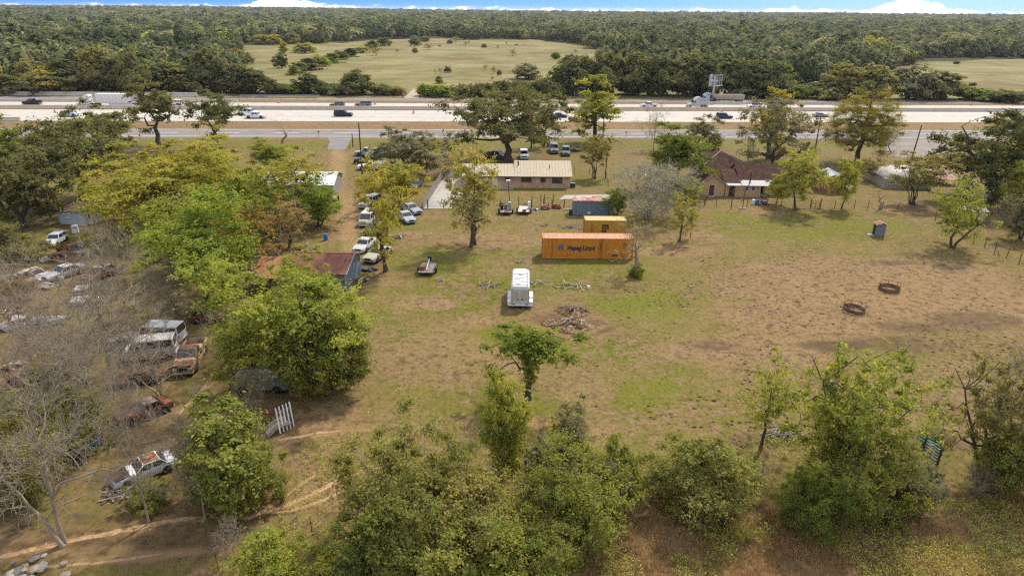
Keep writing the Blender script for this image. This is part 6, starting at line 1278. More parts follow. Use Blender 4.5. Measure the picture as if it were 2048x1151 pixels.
barrier_run('roadside_barrier', 'concrete barrier on the near edge of the highway above the dark oak', (E_n0[0] + .4, E_n0[1]), -215, -138, 1.0, seg=9)
def wing_wall():
    p = P(222, 250); o = empty('wing_wall', 'concrete wing wall at the end of the near highway barrier', 'wall', (p.x, p.y, 0), math.atan(E_n0[1]))
    MB().bb(-13, 0, 0, .35, 0, 1.6).build('wall', CONC, o, bevel=.03); MB().bb(-.35, 0, -2.2, -.01, 0, 1.3).build('return_wall', CONC, o, bevel=.03); MB().bb(-13.05, .05, -.05, .4, 1.6, 1.75).build('coping', CONC, o)
wing_wall()
def barrel(px, py, label, group=None):
    p = P(px, py); o = empty('construction_barrel', label, 'barrel', (p.x, p.y, .012), 0, group)
    s = [(.02, .30), (.3, .29), (.32, .27), (.6, .27), (.62, .25), (.95, .24), (1.0, .2)]
    MB().loft([[(r * math.cos(a), r * math.sin(a), z) for a in [2 * math.pi * i / 12 for i in range(12)]] for z, r in s]).build('drum', ORANGE, o)
    for z in (.36, .68): MB().cyl((0, 0, z), (0, 0, z + .12), .285, .28, n=12).build('reflective_band', WHITEP, o)
    MB().cyl((0, 0, 0), (0, 0, .03), .45, n=12).build('rubber_base', TYRE, o)
for px, py, lb in ((110, 225, 'orange barrel on the highway beside the silver-blue crossover'), (827, 227, 'orange barrel standing on the open near lanes past the long black car'), (1138, 226, 'orange barrel on the near lanes between the navy car and the tall light green tree'), (1443, 225, 'orange barrel at the median behind the dark teal crossover'), (1800, 230, 'orange barrel on the near lanes beside the golden-green pine'), (1988, 229, 'orange barrel on the highway above the massive dark live oak'), (1942, 211, 'orange barrel at the far edge of the highway before the open meadow'), (558, 206, 'orange barrel on the dirt strip near the guardrail'), (750, 209, 'orange barrel on the dirt strip behind the bronze-grey car'), (857, 214, 'orange barrel at the far lanes below the farm track')): barrel(px, py, lb)
def guardrail(px0, px1, py, label, z=.0):
    a, b = P(px0, py), P(px1, py + (px1 - px0) * .003); L = (b - a).length; o = empty('guardrail', label, 'guardrail', (a.x, a.y, 0), math.atan2(b.y - a.y, b.x - a.x))
    MB().bb(0, L, -.04, .04, .5, .78).build('rail', GALV, o); MB().bb(0, L, -.05, .05, .85, .93).build('rail', GALV, o)
    for i in range(int(L / 3) + 1): MB().bb(i * 3, i * 3 + .12, .05, .18, 0, .9).build('post', GALV, o)
guardrail(410, 635, 199, 'grey guardrail on the dirt strip beyond the twisted roadside oaks'); guardrail(1612, 1700, 209.5, 'grey guardrail beside the far lanes behind the sprawling oak'); guardrail(1770, 1835, 210.5, 'short guardrail beyond the golden-green pine'); guardrail(480, 640, 194.5, 'guardrail on the far frontage road below the hedge')
def pole(label, base, top, r=.15, arm=0, lean=0.0, transformer=False, name='utility_pole'):
    p = P(*base); h = rise(base[0], base[1], top); o = empty(name, label, 'pole', (p.x, p.y, 0)); o.rotation_euler = (0, lean, 0)
    MB().cyl((0, 0, 0), (0, 0, h), r, r * .65, n=8).build('shaft', WOODB, o)
    if arm: MB().box((0, 0, h - .5), (arm, .1, .12)).build('crossarm', WOODB, o); [MB().cyl((x * arm, 0, h - .44), (x * arm, 0, h - .2), .05, n=6).build('insulator', GALV, o) for x in (-.45, -.2, .2, .45)]
    if transformer: MB().cyl((.35, 0, h - 2.0), (.35, 0, h - 1.1), .22, n=10).build('transformer', GALV, o)
    return Vector((p.x + math.sin(lean) * h, p.y, h))
q1 = pole('tall dark utility pole beside the white utility truck', (725, 349), 246, .17); q0 = pole('short weathered post at the end of the lane', (706, 294), 266, .14)
q2 = pole('utility pole with a transformer in front of the tall light green tree', (1205, 288), 238, .15, transformer=True)
q3 = pole('utility pole with a crossarm behind the farmhouse yard', (1628, 312), 233, .16, arm=1.8, transformer=False); q4 = pole('leaning utility pole in front of the paved lot', (1822, 322), 250, .17, lean=R(4))
q5 = pole('thin fence-line pole beside the olive vase-shaped tree', (1211, 357), 290, .11)
def wire(a, b, label, sag=1.2):
    pts = [a.lerp(b, t / 14) - Vector((0, 0, sag * math.sin(math.pi * t / 14))) for t in range(15)]; tag(MB().path(pts, .014, 4).build('power_line', DARK), label, 'cable')
wire(q1, q2, 'sagging power line from the lane pole to the transformer pole'); wire(q2, q3, 'sagging power line between the transformer pole and the crossarm pole'); wire(q3, q4, 'sagging power line from the crossarm pole to the leaning pole', .5)
def yard_light():
    p = P(1019, 402); h = rise(1019, 402, 362); o = empty('yard_light', 'leaning yard light pole with a white lamp hood near the ranch house door', 'lamp', (p.x, p.y, 0)); o.rotation_euler = (0, R(-4), 0)
    MB().cyl((0, 0, 0), (0, 0, h), .07, .05, n=7).build('pole', WOODB, o); MB().cyl((0, 0, h), (0, -.3, h + .1), .03, n=6).build('bracket', GALV, o); MB().box((0, -.2, h + .12), (.75, .5, .28)).build('lamp_hood', WHITEP, o, bevel=.06)
yard_light()
def billboard():
    p = P(1424.5, 206); h = rise(1424.5, 206, 150); o = empty('billboard', 'bare billboard frame on a single grey steel column above the light blue semi tractor', 'billboard', (p.x, p.y, 0), R(35))
    g = simple('billboard_grey', (.42, .43, .44), rough=.6); MB().cyl((0, 0, 0), (0, 0, h - .6), .42, .38, n=14).build('column', g, o, smooth=False)
    z1 = h; z0 = h - 3.6
    for k, (ang, L) in enumerate(((R(0), 6.5), (R(32), 6.2))):
        ox = -1.2; c, s = math.cos(ang), math.sin(ang); f = lambda u, z, d=0: (ox + c * u - s * d, s * u + c * d - (1.0 if k == 0 else -1.0), z)
        m_ = MB()
        for z in (z0, (z0 + z1) / 2, z1): m_.path([f(-2.6, z), f(L - 2.6, z)], .09, 5)
        m_.build('frame_rail', g, o)
        for i in range(6):
            u = -2.6 + L * i / 5; mm_ = MB().path([f(u, z0), f(u, z1)], .09, 5)
            if i < 5: mm_.path([f(u, z0), f(u + L / 5, (z0 + z1) / 2)], .04, 4); mm_.path([f(u + L / 5, (z0 + z1) / 2), f(u, z1)], .04, 4)
            mm_.build('frame_post', g, o)
    MB().box((2.6, 0, z0 - .25), (4.5, 1.0, .12), rz=R(15)).build('catwalk', g, o); MB().box((0, 0, z0 + 1.6), (.5, 2.6, .5)).build('cross_beam', g, o)
    for x in (-2, 1, 3): MB().cyl((x, -1.4, z1), (x + .2, -2.1, z1 + .4), .04, n=5).build('lamp_arm', g, o)
billboard()
def road_sign(px, py, ty, label, m_=GALV):
    p = P(px, py); h = rise(px, py, ty); o = empty('mailbox_post' if ty - py > -12 else 'marker_post', label, 'post', (p.x, p.y, 0)); MB().cyl((0, 0, 0), (0, 0, h), .05, n=6).build('post', WOODB, o); MB().box((0, 0, h), (.5, .2, .25)).build('box', DARK, o, bevel=.05)
road_sign(638, 274, 263, 'dark mailbox on a post at the frontage road by the lane'); road_sign(886, 272, 262, 'dark mailbox on a post at the frontage road near the huge live oak'); road_sign(1252, 275, 264, 'dark mailbox on a post at the frontage road past the transformer pole')

# ================================================================ FENCES, GATES
def fence(label, pts, h=1.25, step=None, post=WOODB, wires=4, r=.055, name='wire_fence', posts=True, jitter=.06):
    w = [P(*p) for p in pts]; o = empty(name, label, 'fence', w[0]); b = w[0]; rnd_ = random.Random(len(label))
    for i, (a, c) in enumerate(zip(w[:-1], w[1:])):
        L = (c - a).length; n_ = max(1, round(L / step)) if step else 1
        for k in range(n_ + (1 if i == len(w) - 2 else 0)):
            q = a.lerp(c, k / n_) - b; hh = h * (.9 + .2 * rnd_.random()); MB().cyl((q.x, q.y, 0), (q.x + rnd_.uniform(-jitter, jitter), q.y + rnd_.uniform(-jitter, jitter), hh), r, r * .9, n=6).build('post', post, o)
        for k in range(wires): z = h * (.25 + .7 * k / max(1, wires - 1)); MB().cyl(a - b + Vector((0, 0, z)), c - b + Vector((0, 0, z)), .007, n=3, cap=False).build('wire', WOODB, o)
    return o
fence('wire fence on dark posts along the farmhouse yard', [(1390, 412), (1432, 412), (1462, 413), (1494, 412), (1532, 413), (1562, 413), (1620, 416)], 1.25, 3.5)
fence('wire fence on wooden posts from the yard gate to the paddock corner tree', [(1640, 416), (1669, 416), (1708, 416), (1735, 417), (1764, 418), (1795, 419), (1870, 440)], 1.35)
fence('leaning barbed wire fence running down the right side of the bare paddock', [(1946, 486), (1969, 493), (1989, 503), (2013, 515), (2038, 526), (2075, 542)], 1.5, 2.6)
fence('wire fence on steel posts behind the brush row', [(437, 1140), (625, 1068), (690, 1020), (712, 1000)], 1.3, 5, STEEL, 4, .03)
fence('wire fence on steel posts through the dry weeds', [(1265, 960), (1380, 925), (1505, 935), (1525, 945), (1590, 950)], 1.2, 5, STEEL, 3, .03)
fence('pasture fence on dark posts in front of the ranch house', [(905, 417), (1000, 418), (1063, 416), (1087, 416), (1104, 416), (1128, 415), (1152, 418)], 1.5, None, WOODB, 3, .09)
fence('wire fence along the right side of the ranch house yard', [(1148, 345), (1210, 348), (1216, 372)], 1.2, 3)
fence('field fence between the verge and the farm yards', [(470, 303), (650, 302), (655, 301)], 1.3, 5); fence('field fence on the verge beside the huge live oak', [(700, 300), (860, 302), (900, 303)], 1.3, 5)
fence('back yard fence behind the red shed', [(1655, 345), (1665, 352), (1745, 356)], 1.2, 3)
fence('pipe fence beyond the small white shed', [(1968, 428), (2003, 434), (2048, 436)], 1.3, 4, STEEL, 4, .06)
def board_fence():
    a, b = P(846, 420), P(893, 343); L = (b - a).length; o = empty('board_fence', 'weathered board fence along the concrete drive', 'fence', (a.x, a.y, 0), math.atan2(b.y - a.y, b.x - a.x)); n_ = int(L / .22); rnd_ = random.Random(3)
    me = [MB().box((.1, 0, .75 + d), (.19, .03, 1.5 + 2 * d)).mesh('board', WOODG) for d in (-.03, 0, .04)]
    for i in range(min(n_, 290)): linked('board', rnd_.choice(me), o, (i * L / n_, rnd_.uniform(-.01, .01), 0))
    for i in range(int(L / 2.4)): MB().box((i * 2.4, .1, .7), (.1, .1, 1.4)).build('post', WOODG, o)
    for z in (.35, 1.1): MB().bb(0, L, .03, .07, z, z + .09).build('rail', WOODG, o)
board_fence()
def gate(label, a, b, h=1.25, bars=5, mat=GALV, name='farm_gate', mesh=True):
    a, b = P(*a), P(*b); L = (b - a).length; o = empty(name, label, 'gate', (a.x, a.y, 0), math.atan2(b.y - a.y, b.x - a.x))
    for i in range(bars): z = .2 + (h - .25) * i / (bars - 1); MB().cyl((0, 0, z), (L, 0, z), .025, n=6).build('bar', mat, o)
    for x in (0, L / 2, L): MB().cyl((x, 0, .15), (x, 0, h), .03, n=6).build('upright', mat, o)
    for x in (-.15, L + .15): MB().cyl((x, 0, 0), (x, 0, h + .35), .08, n=7).build('gate_post', WOODB, o)
gate('galvanised five-bar gate across the concrete drive', (857, 416.5), (905, 416.5)); gate('dark bar gate at the corner of the farmhouse yard', (1388, 411), (1408, 411), 1.2, 5, STEEL); gate('narrow bar gate in the farmhouse yard fence by the small trees', (1622, 416), (1638, 416.5), 1.3, 5, STEEL); gate('lone galvanised gate leaning in front of the dark stock trailer', (240, 489), (290, 489), 1.2, 5); gate('galvanised gate behind the green livestock panels', (1848, 905), (1872, 925), 1.2, 5)
def frame_gate():
    a, b = P(1462, 418), P(1485, 418); L = (b - a).length; o = empty('gate_frame', 'tall dark pipe archway standing by the farmhouse yard fence', 'arch', (a.x, a.y, 0), math.atan2(b.y - a.y, b.x - a.x))
    for x in (0, L): MB().cyl((x, 0, 0), (x, 0, 3.3), .07, n=7).build('post', STEEL, o)
    MB().cyl((0, 0, 3.25), (L, 0, 3.25), .05, n=6).build('crossbar', STEEL, o)
frame_gate()
for i, (px, py, t, l2) in enumerate(((1073, 414, 396, 'left'), (1098, 414, 396, ''))): 
    a, b = P(px - 9, py), P(px + 9, py); o = empty('pipe_rack', ('dark pipe frame between the lawn mower and the equipment trailers', 'dark pipe frame behind the orange-red mower')[i], 'frame', (a.x, a.y + 1.2, 0)); L = b.x - a.x
    for x in (0, L): MB().cyl((x, 0, 0), (x, 0, 1.9), .06, n=6).build('post', STEEL, o)
    MB().cyl((0, 0, 1.35), (L, 0, 1.35), .04, n=6).build('rail', STEEL, o)

# ================================================================ TRAILERS AND YARD THINGS
ALU = simple('brushed_aluminium', (.55, .56, .57), rough=.35, metal=.55, var=.15); FEND = simple('white_fender', (.66, .65, .61), rough=.4, var=.1)
def horse_trailer():
    p = P(1040, 617); o = empty('horse_trailer', 'white and aluminium horse trailer with double rear doors in the middle of the pasture', 'trailer', (p.x, p.y, 0), R(-1.2))
    w, L, z0, z1 = 1.02, 6.3, .42, 2.65
    b = MB().loft([[(-w, .05, z0), (w, .05, z0), (w, .05, z1 - .25), (w * .86, .05, z1), (-w * .86, .05, z1), (-w, .05, z1 - .25)], [(-w, L - .9, z0), (w, L - .9, z0), (w, L - .9, z1 - .25), (w * .86, L - .9, z1), (-w * .86, L - .9, z1), (-w, L - .9, z1 - .25)], [(-w * .5, L, z0), (w * .5, L, z0), (w * .5, L, z1 - .4), (w * .4, L, z1 - .2), (-w * .4, L, z1 - .2), (-w * .5, L, z1 - .4)]])
    b.build('body', simple('trailer_white', (.70, .70, .67), rough=.4, var=.08), o, bevel=.03)
    for s in (-1, 1):
        d = MB().bb(min(s * .04, s * .86), max(s * .04, s * .86), -.01, .046, z0 + .05, z1 - .32).build('rear_door', simple('trailer_door', (.60, .63, .66), rough=.4, metal=.2), o)
        MB().bb(min(s * .12, s * .74), max(s * .12, s * .74), -.02, -.012, z0 + .55, z1 - .4).build('door_panel', ALU, d); MB().box((s * .25, -.05, 1.15), (.3, .05, .05)).build('latch', DARK, d)
        MB().cyl((s * .9, -.02, z0), (s * .9, -.02, z1 - .25), .04, n=6).build('door_post', CHROME, o)
        f = MB(); pr = [(1.05, .62), (1.2, .95), (2.9, .95), (3.05, .62), (2.85, .62), (2.75, .85), (1.35, .85), (1.25, .62)]; f.prism([(y, z) for y, z in pr], 0, .42); f.v = [((s * (w + .01) + (x if s > 0 else -x)), y, z) for y, x, z in f.v]; f.build('fender', FEND, o, bevel=.03)
        for y in (1.6, 2.5):
            q = wheel(o, s * (w + .2), y, .34); q.rotation_euler = (0, 0, R(90))
        f2 = MB().bb(min(s * w, s * (w + .42)), max(s * w, s * (w + .42)), .1, 1.02, .42, .8); f2.build('rear_fender', FEND, o, bevel=.06)
    MB().bb(-1.35, 1.35, -.1, .08, .34, .5).build('rear_bumper', FEND, o, bevel=.04)
    for y in (.5, 1.35, 2.2, 3.05, 3.9): MB().bb(-.84, .84, y, y + .07, z1 + .004, z1 + .05).build('roof_bow', ALU, o)
    for x, y in ((.1, 1.55), (-.2, .75), (.15, 2.55), (-.3, 2.5)): MB().bb(x - .26, x + .3, y, y + .5, z1 + .003, z1 + .09).build('roof_vent', WHITEP, o, bevel=.02)
    MB().bb(-.2, .2, 3.55, 3.9, z1 + .003, z1 + .06).build('roof_hatch', GRY, o)
    m_ = MB()
    for s in (-1, 1): m_.bb(s * .84 - .03, s * .84 + .03, .1, L - 1.2, z1 + .15, z1 + .2)
    m_.bb(-.84, .84, .08, .13, z1 + .15, z1 + .2); m_.bb(-.84, .84, 3.3, 3.35, z1 + .15, z1 + .2)
    for s in (-1, 1):
        for y in (.12, 1.7, 3.3): m_.bb(s * .84 - .02, s * .84 + .02, y, y + .05, z1 - .02, z1 + .16)
    m_.build('roof_rack', ALU, o); MB().path([(-.45, L - .1, .5), (0, L + 1.2, .5), (.45, L - .1, .5)], .05, 6).build('drawbar', DARK, o); MB().cyl((0, L + 1.15, 0), (0, L + 1.15, .75), .04, n=6).build('jack', GALV, o)
    MB().bb(-.9, .9, .4, L - .6, .25, .41).build('chassis', DARK, o)
    for s in (-1, 1): MB().box((s * .7, -.12, .6), (.2, .04, .1)).build('tail_light', LAMPR, o)
horse_trailer()
def flat_trailer(label, px, py, rot, L=3.6, w=.95, deck=None, red_box=False, gear=False, cab=False, name='utility_trailer'):
    p = P(px, py); o = empty(name, label, 'trailer', (p.x, p.y, 0), rot); deck = deck or BONE
    n_ = 9
    for i in range(n_): x = -w + 2 * w * i / n_; MB().bb(x + .008, x + 2 * w / n_ - .008, 0, L, .52, .56).build('deck_plank', deck, o)
    MB().bb(-w, w, .02, L - .02, .42, .518).build('frame', DARK, o)
    for s in (-1, 1):
        q = wheel(o, s * (w + .17), L * .42, .33); q.rotation_euler = (0, 0, R(90)); MB().bb(s * (w + .17) - .15, s * (w + .17) + .15, L * .42 - .5, L * .42 + .5, .72, .76).build('fender', DARK, o)
        MB().path([(s * w, .05, .56), (s * w, .05, .95), (s * w, L - .05, .95), (s * w, L - .05, .56)], .025, 5).build('side_rail', DARK, o)
    MB().path([(-w, L - .05, .95), (w, L - .05, .95)], .025, 5).build('front_rail', DARK, o); MB().path([(-w, L - .05, .75), (w, L - .05, .75)], .025, 5).build('front_rail', DARK, o)
    MB().path([(-w * .7, L, .48), (0, L + 1.3, .48), (w * .7, L, .48)], .05, 5).build('drawbar', DARK, o); MB().cyl((0, L + 1.2, 0), (0, L + 1.2, .9), .04, n=6).build('jack', GALV, o)
    if red_box:
        rd = rusty('red_tool_chest', (.30, .10, .07), .2); MB().bb(-.8, -.2, .7, 1.5, .565, 1.05).build('red_box', rd, o, bevel=.02); MB().bb(-.8, -.2, 1.5, 2.3, .565, .8).build('red_box', rusty('pink_lid', (.42, .17, .13), .2), o, bevel=.02)
        MB().box((.05, 1.9, .95), (.12, 2.6, .12), rx=R(12)).build('white_beam', WHITEP, o); MB().box((.05, 3.4, 1.2), (.5, .3, .6)).build('winch', DARK, o, bevel=.04)
    if gear:
        MB().bb(-.85, -.35, L * .5, L * .5 + .6, .565, 1.6).build('black_tank', DARK, o, bevel=.05); MB().bb(.4, .85, L * .3, L * .3 + .9, .565, 1.9).build('grey_cabinet', GALV, o, bevel=.04); MB().bb(-.2, .3, L * .55, L * .55 + .6, .565, 1.2).build('engine', STEEL, o, bevel=.06); MB().box((-.1, L * .5, 1.5), (.12, .12, 1.6), ry=R(-14)).build('boom', GALV, o)
    if cab: MB().bb(.6, 1.0, L * .5, L * .5 + .5, .565, 1.75).build('white_cabinet', WHITEP, o, bevel=.04); MB().box((-.95, L * .6, 1.5), (.1, .1, 2.0)).build('rear_ramp_post', STEEL, o); MB().box((.1, .3, .7), (.6, .4, .25)).build('winch_box', DARK, o, bevel=.04)
    return o
flat_trailer('flat utility trailer loaded with a red box near the barn lane', 851, 553, R(-2), red_box=True)
flat_trailer('equipment trailer crowded with tanks and cabinets by the pasture fence', 1012, 431, R(3), 3.2, gear=True); flat_trailer('empty flatbed trailer with a white cabinet beside the equipment trailer', 1047, 430, R(-4), 3.6, .95, cab=True, deck=simple('pale_deck', (.50, .46, .40)))
flat_trailer('small flat trailer carrying a sheet of tan plywood along the lane', 665, 404, R(10), 2.6, .8, deck=simple('ply_tan', (.42, .30, .18)))
flat_trailer('old flat trailer on the verge beside the grey parked cars', 1160, 303, R(60), 2.6, .8)
def stock_trailer():
    p = P(262, 486); o = empty('stock_trailer', 'dark stock trailer parked under the wide yellow-green tree', 'trailer', (p.x, p.y + 1.0, 0), R(-6)); dk = rusty('stock_dark', (.045, .05, .055), .3)
    MB().bb(-2.6, 2.6, 0, 2.0, .5, .62).build('floor', dk, o)
    for z in (.8, 1.15, 1.5, 1.85):
        for y in (0, 1.96): MB().bb(-2.6, 2.6, y, y + .04, z, z + .2).build('slat', dk, o)
    for x in (-2.6, -.9, .9, 2.55):
        for y in (-.02, 1.98): MB().bb(x, x + .06, y, y + .04, .5, 2.1).build('upright', dk, o)
    MB().bb(-2.65, 2.65, -.03, 2.03, 2.06, 2.1).build('roof', dk, o)
    for x in (-.5, .5):
        for y in (-.1, 2.1): wheel(o, x, y, .35)
stock_trailer()
def boat(label, px, py, rot, L, w, mat, h=.6):
    p = P(px, py); o = empty('boat', label, 'boat', (p.x, p.y, 0), rot); secs = []
    for t in np.linspace(0, 1, 7):
        k = math.sin(min(1, (1 - t) * 1.9) * math.pi / 2) ** .7 + .02; x = -L / 2 + L * t; z0 = .05 + .35 * t ** 3
        secs.append([(x, -w / 2 * k, h + .15 * t), (x, -w * .36 * k, z0), (x, w * .36 * k, z0), (x, w / 2 * k, h + .15 * t), (x, w / 2 * k * .86, h - .02 + .15 * t), (x, w * .3 * k, z0 + .08), (x, -w * .3 * k, z0 + .08), (x, -w / 2 * k * .86, h - .02 + .15 * t)])
    MB().loft(secs).build('hull', mat, o, bevel=.015)
    for x in (-L * .25, L * .08): MB().box((x, 0, h * .7), (.28, w * .72, .05)).build('seat', WOODG, o)
    return o
boat('long white boat hull lying in the grass below the scrap heap', 88, 650, R(14), 5.2, 1.5, rusty('boat_white', (.62, .61, .58), .15)); boat('small cream boat hull beside the rust-brown pickup', 104, 519, R(65), 2.6, 1.1, rusty('boat_cream', (.60, .57, .46), .1), .45)
# hay rings in the bare paddock
def hay_ring(label, px, py, rot, tilt=0.0):
    p = P(px, py); o = empty('hay_ring', label, 'feeder', (p.x, p.y, 0), rot); o.rotation_euler = (tilt, 0, rot); r = 1.15; n_ = 14; pts = lambda z: [(r * math.cos(2 * math.pi * i / n_), r * math.sin(2 * math.pi * i / n_), z) for i in range(n_ + 1)]
    hr = rusty('hay_ring_steel', (.07, .055, .045), .6, rc=(.20, .115, .07))
    for z, rr2 in ((.04, .04), (.4, .03), (.82, .035)): MB().path(pts(z), rr2, 5).build('ring', hr, o)
    bnd = MB(); q = pts(0.02); q2 = pts(.36); k = n_ + 1; bnd.add(q + q2, [(i, i + 1, k + i + 1, k + i) for i in range(k - 1)]); bnd.build('lower_band', hr, o)
    for i in range(0, n_, 2): a = 2 * math.pi * i / n_; MB().cyl((r * math.cos(a), r * math.sin(a), .02), (r * math.cos(a + .05), r * math.sin(a + .05), .84), .03, n=5).build('upright', hr, o)
hay_ring('round steel hay ring half sunk in mud, the one farther from the brush row', 1778, 579, .3); hay_ring('bent round steel hay ring nearer the dark muddy patch', 1707, 621, 1.4, R(5))
# green livestock panels
def panel():
    a, b = P(1832, 884), P(1876, 908); L = (b - a).length; o = empty('livestock_panel', 'green slatted livestock loading panel beside the olive tree', 'panel', (a.x, a.y, 0), math.atan2(b.y - a.y, b.x - a.x)); g = simple('green_enamel', (.035, .24, .14), rough=.45, var=.2)
    for i in range(5): MB().bb(0, L, -.02, .02, .3 + i * .25, .3 + i * .25 + .19).build('slat', g, o)
    for x in (0, L * .38, L * .7, L - .06): MB().bb(x, x + .07, .022, .08, .05, 1.55).build('upright', g, o)
    for x in (L * .3, L * .9): q = wheel(o, x, .35, .3)
panel()
# ---- boards and rubbish
def board_pile(name, label, px, py, rad, n_, mats, lens=(.5, 2.4), wid=.06, seed=1, mound=None, sheets=0, cat='wood pile', piece='board'):
    p = P(px, py); o = empty(name, label, cat, (p.x, p.y, 0)); r_ = random.Random(seed)
    if mound:
        mb = MB(); k = 14; secs = []
        for s, z in ((1, -.03), (.85, .08), (.6, .2), (.3, .36), (.03, .38)): secs.append([(rad * s * (1 + .34 * math.sin(i * 2.1 + seed) * math.cos(i * 1.17)) * math.cos(2 * math.pi * i / k), rad * .75 * s * (1 + .2 * math.sin(i * 1.3)) * math.sin(2 * math.pi * i / k), z * (1 + .3 * math.sin(i * 3.7))) for i in range(k)])
        mb.loft(secs).build('soil_mound', mound, o, smooth=True)
    for i in range(n_):
        L = r_.uniform(*lens); a = r_.uniform(0, 6.28); d = rad * r_.random() ** .6 * .8; q = r_.uniform(0, 6.28); z = .06 + .035 * (i % 7) + (.35 if mound else 0) * max(0, 1 - d / rad)
        MB().box((d * math.cos(q), d * .7 * math.sin(q), z), (L, wid * r_.uniform(.6, 1.4), .035), rz=a, ry=r_.uniform(-.12, .12)).build(piece, r_.choice(mats), o)
    for i in range(sheets):
        d = rad * .7 * r_.random(); q = r_.uniform(0, 6.28); s = r_.uniform(.35, .8); mb = MB(); gz = .2 + .35 * r_.random(); k = 5
        vs = [(s * (u / (k - 1) - .5) * 1.5, s * (v / (k - 1) - .5), gz + .18 * s * math.sin(u * 1.3 + i) + .15 * s * math.cos(v * 1.1 + i * 2) + (u / k - .5) * r_.uniform(-.05, .05)) for u in range(k) for v in range(k)]
        mb.add(vs, [(u * k + v, (u + 1) * k + v, (u + 1) * k + v + 1, u * k + v + 1) for u in range(k - 1) for v in range(k - 1)]); so = mb.build('torn_sheet', r_.choice(mats), o, smooth=True); so.location = (d * math.cos(q), d * .7 * math.sin(q), 0); so.rotation_euler = (r_.uniform(-.4, .4), r_.uniform(-.4, .4), r_.uniform(0, 6)); sm = so.modifiers.new('thick', 'SOLIDIFY'); sm.thickness = .02
    return o
DKW = simple('dark_plank', (.10, .07, .055), rough=.9); RUB = simple('cardboard', (.24, .18, .11), rough=.9, var=.3); GRS = simple('grey_sheet', (.22, .20, .17), rough=.9, var=.3); EARTH = rusty('rubbish_earth', (.20, .115, .052), .45, rc=(.10, .058, .026), scale=3); PALE = simple('pale_plaster', (.40, .35, .27), rough=.9, var=.2)
board_pile('board_pile', 'stack of bleached boards and dark planks left of the horse trailer', 976, 570, 1.6, 22, [BONE, BONE, DKW, WOODG], seed=2); board_pile('board_pile', 'loose pale boards right behind the horse trailer', 1075, 565, 1.5, 12, [BONE, WOODG], seed=3)
board_pile('board_pile', 'scattered boards round a burnt patch beside the rubbish heap', 1140, 571, 2.6, 26, [BONE, DKW, WOODG, PALE], seed=4); board_pile('board_pile', 'small heap of sticks behind the flat utility trailer', 880, 560, .8, 14, [BONE, WOODG], (.4, 1.2), .06, seed=5)
board_pile('board_pile', 'tangle of grey boards at the end of the yellow container', 1147, 455, 2.4, 24, [BONE, WOODG, DKW], seed=6); board_pile('board_pile', 'few pale boards lying between the equipment trailers and the orange container', 1092, 451, .9, 7, [BONE, DKW], seed=7)
board_pile('board_pile', 'scrap of pale boards in front of the orange container', 1040, 525, .7, 8, [BONE, PALE], (.3, 1.0), seed=8)
board_pile('rubbish_heap', 'large rubbish heap of torn cardboard on scorched earth in the pasture', 1135, 650, 2.7, 70, [RUB, PALE, DKW, EARTH, EARTH], (.4, 1.5), .09, 9, EARTH, 13, 'rubbish'); board_pile('rubbish_heap', 'smaller rubbish mound behind the torn cardboard heap', 1145, 622, 2.2, 60, [EARTH, WOODG, DKW, EARTH, RUB], (.3, 1.2), .07, 10, EARTH, 5, 'rubbish')
board_pile('brush_pile', 'pile of grey cut branches beside the thin feathery tree', 1572, 868, 1.7, 60, [WOODG, BARKG, BARK], (.8, 2.2), .04, 11, None, 0, 'brush pile', 'branch'); board_pile('brush_pile', 'trampled hay strewn at the paddock corner', 1842, 515, 2.6, 40, [simple('old_hay', (.24, .16, .07), rough=.95, var=.4)], (.3, .9), .05, 12, None, 0, 'hay', 'straw_wad')
board_pile('fallen_branches', 'fallen branches on the grass right of the slender pasture tree', 985, 498, 1.4, 7, [BARKG, BARK], (.8, 2.2), .06, 13, None, 0, 'branches', 'branch'); board_pile('fallen_branches', 'dead branches lying in front of the orange container', 1228, 525, .9, 8, [BARKG], (.5, 1.4), .05, 14, None, 0, 'branches', 'branch')
board_pile('lumber_heap', 'jumbled heap of grey lumber and scrap beside the thin rust-tinted tree', 610, 497, 2.2, 46, [WOODG, DKW, BONE, STEEL], (1.0, 2.8), .13, 15, None, 4, 'lumber'); board_pile('scrap_heap', 'scrap heap with rusted hoods at the edge of the junkyard', 62, 548, 2.2, 18, [rusty('scrap_rust', (.35, .15, .09), .5), rusty('scrap_white', (.55, .52, .5), .3)], (.6, 1.8), .8, 16, None, 8, 'scrap', 'scrap_panel')
board_pile('scrap_heap', 'rusty planks and sheet metal below the silver sedan', 92, 575, 1.5, 14, [rusty('scrap_rust', (.35, .15, .09), .5), DKW, BONE], (.8, 2.4), .3, 17, None, 0, 'scrap', 'scrap_panel'); board_pile('scrap_heap', 'litter of white and rust scrap at the edge of the leafless trees', 22, 625, 2.2, 24, [rusty('scrap_white', (.55, .52, .5), .3), DKW, rusty('scrap_rust', (.35, .15, .09), .5)], (.4, 1.4), .35, 18, None, 5, 'scrap', 'scrap_panel')
board_pile('scrap_heap', 'rotting boxes and cans beneath the leafless trees', 35, 735, 1.6, 24, [RUB, DKW, rusty('scrap_rust', (.35, .15, .09), .5), PALE], (.3, 1.1), .3, 19, None, 4, 'scrap', 'scrap_panel'); board_pile('scrap_heap', 'black machine scrap and old motorcycles beside the barn wall', 738, 540, 1.3, 30, [DARK, STEEL, DARK, GALV], (.3, 1.2), .25, 20, None, 0, 'scrap', 'scrap_part')
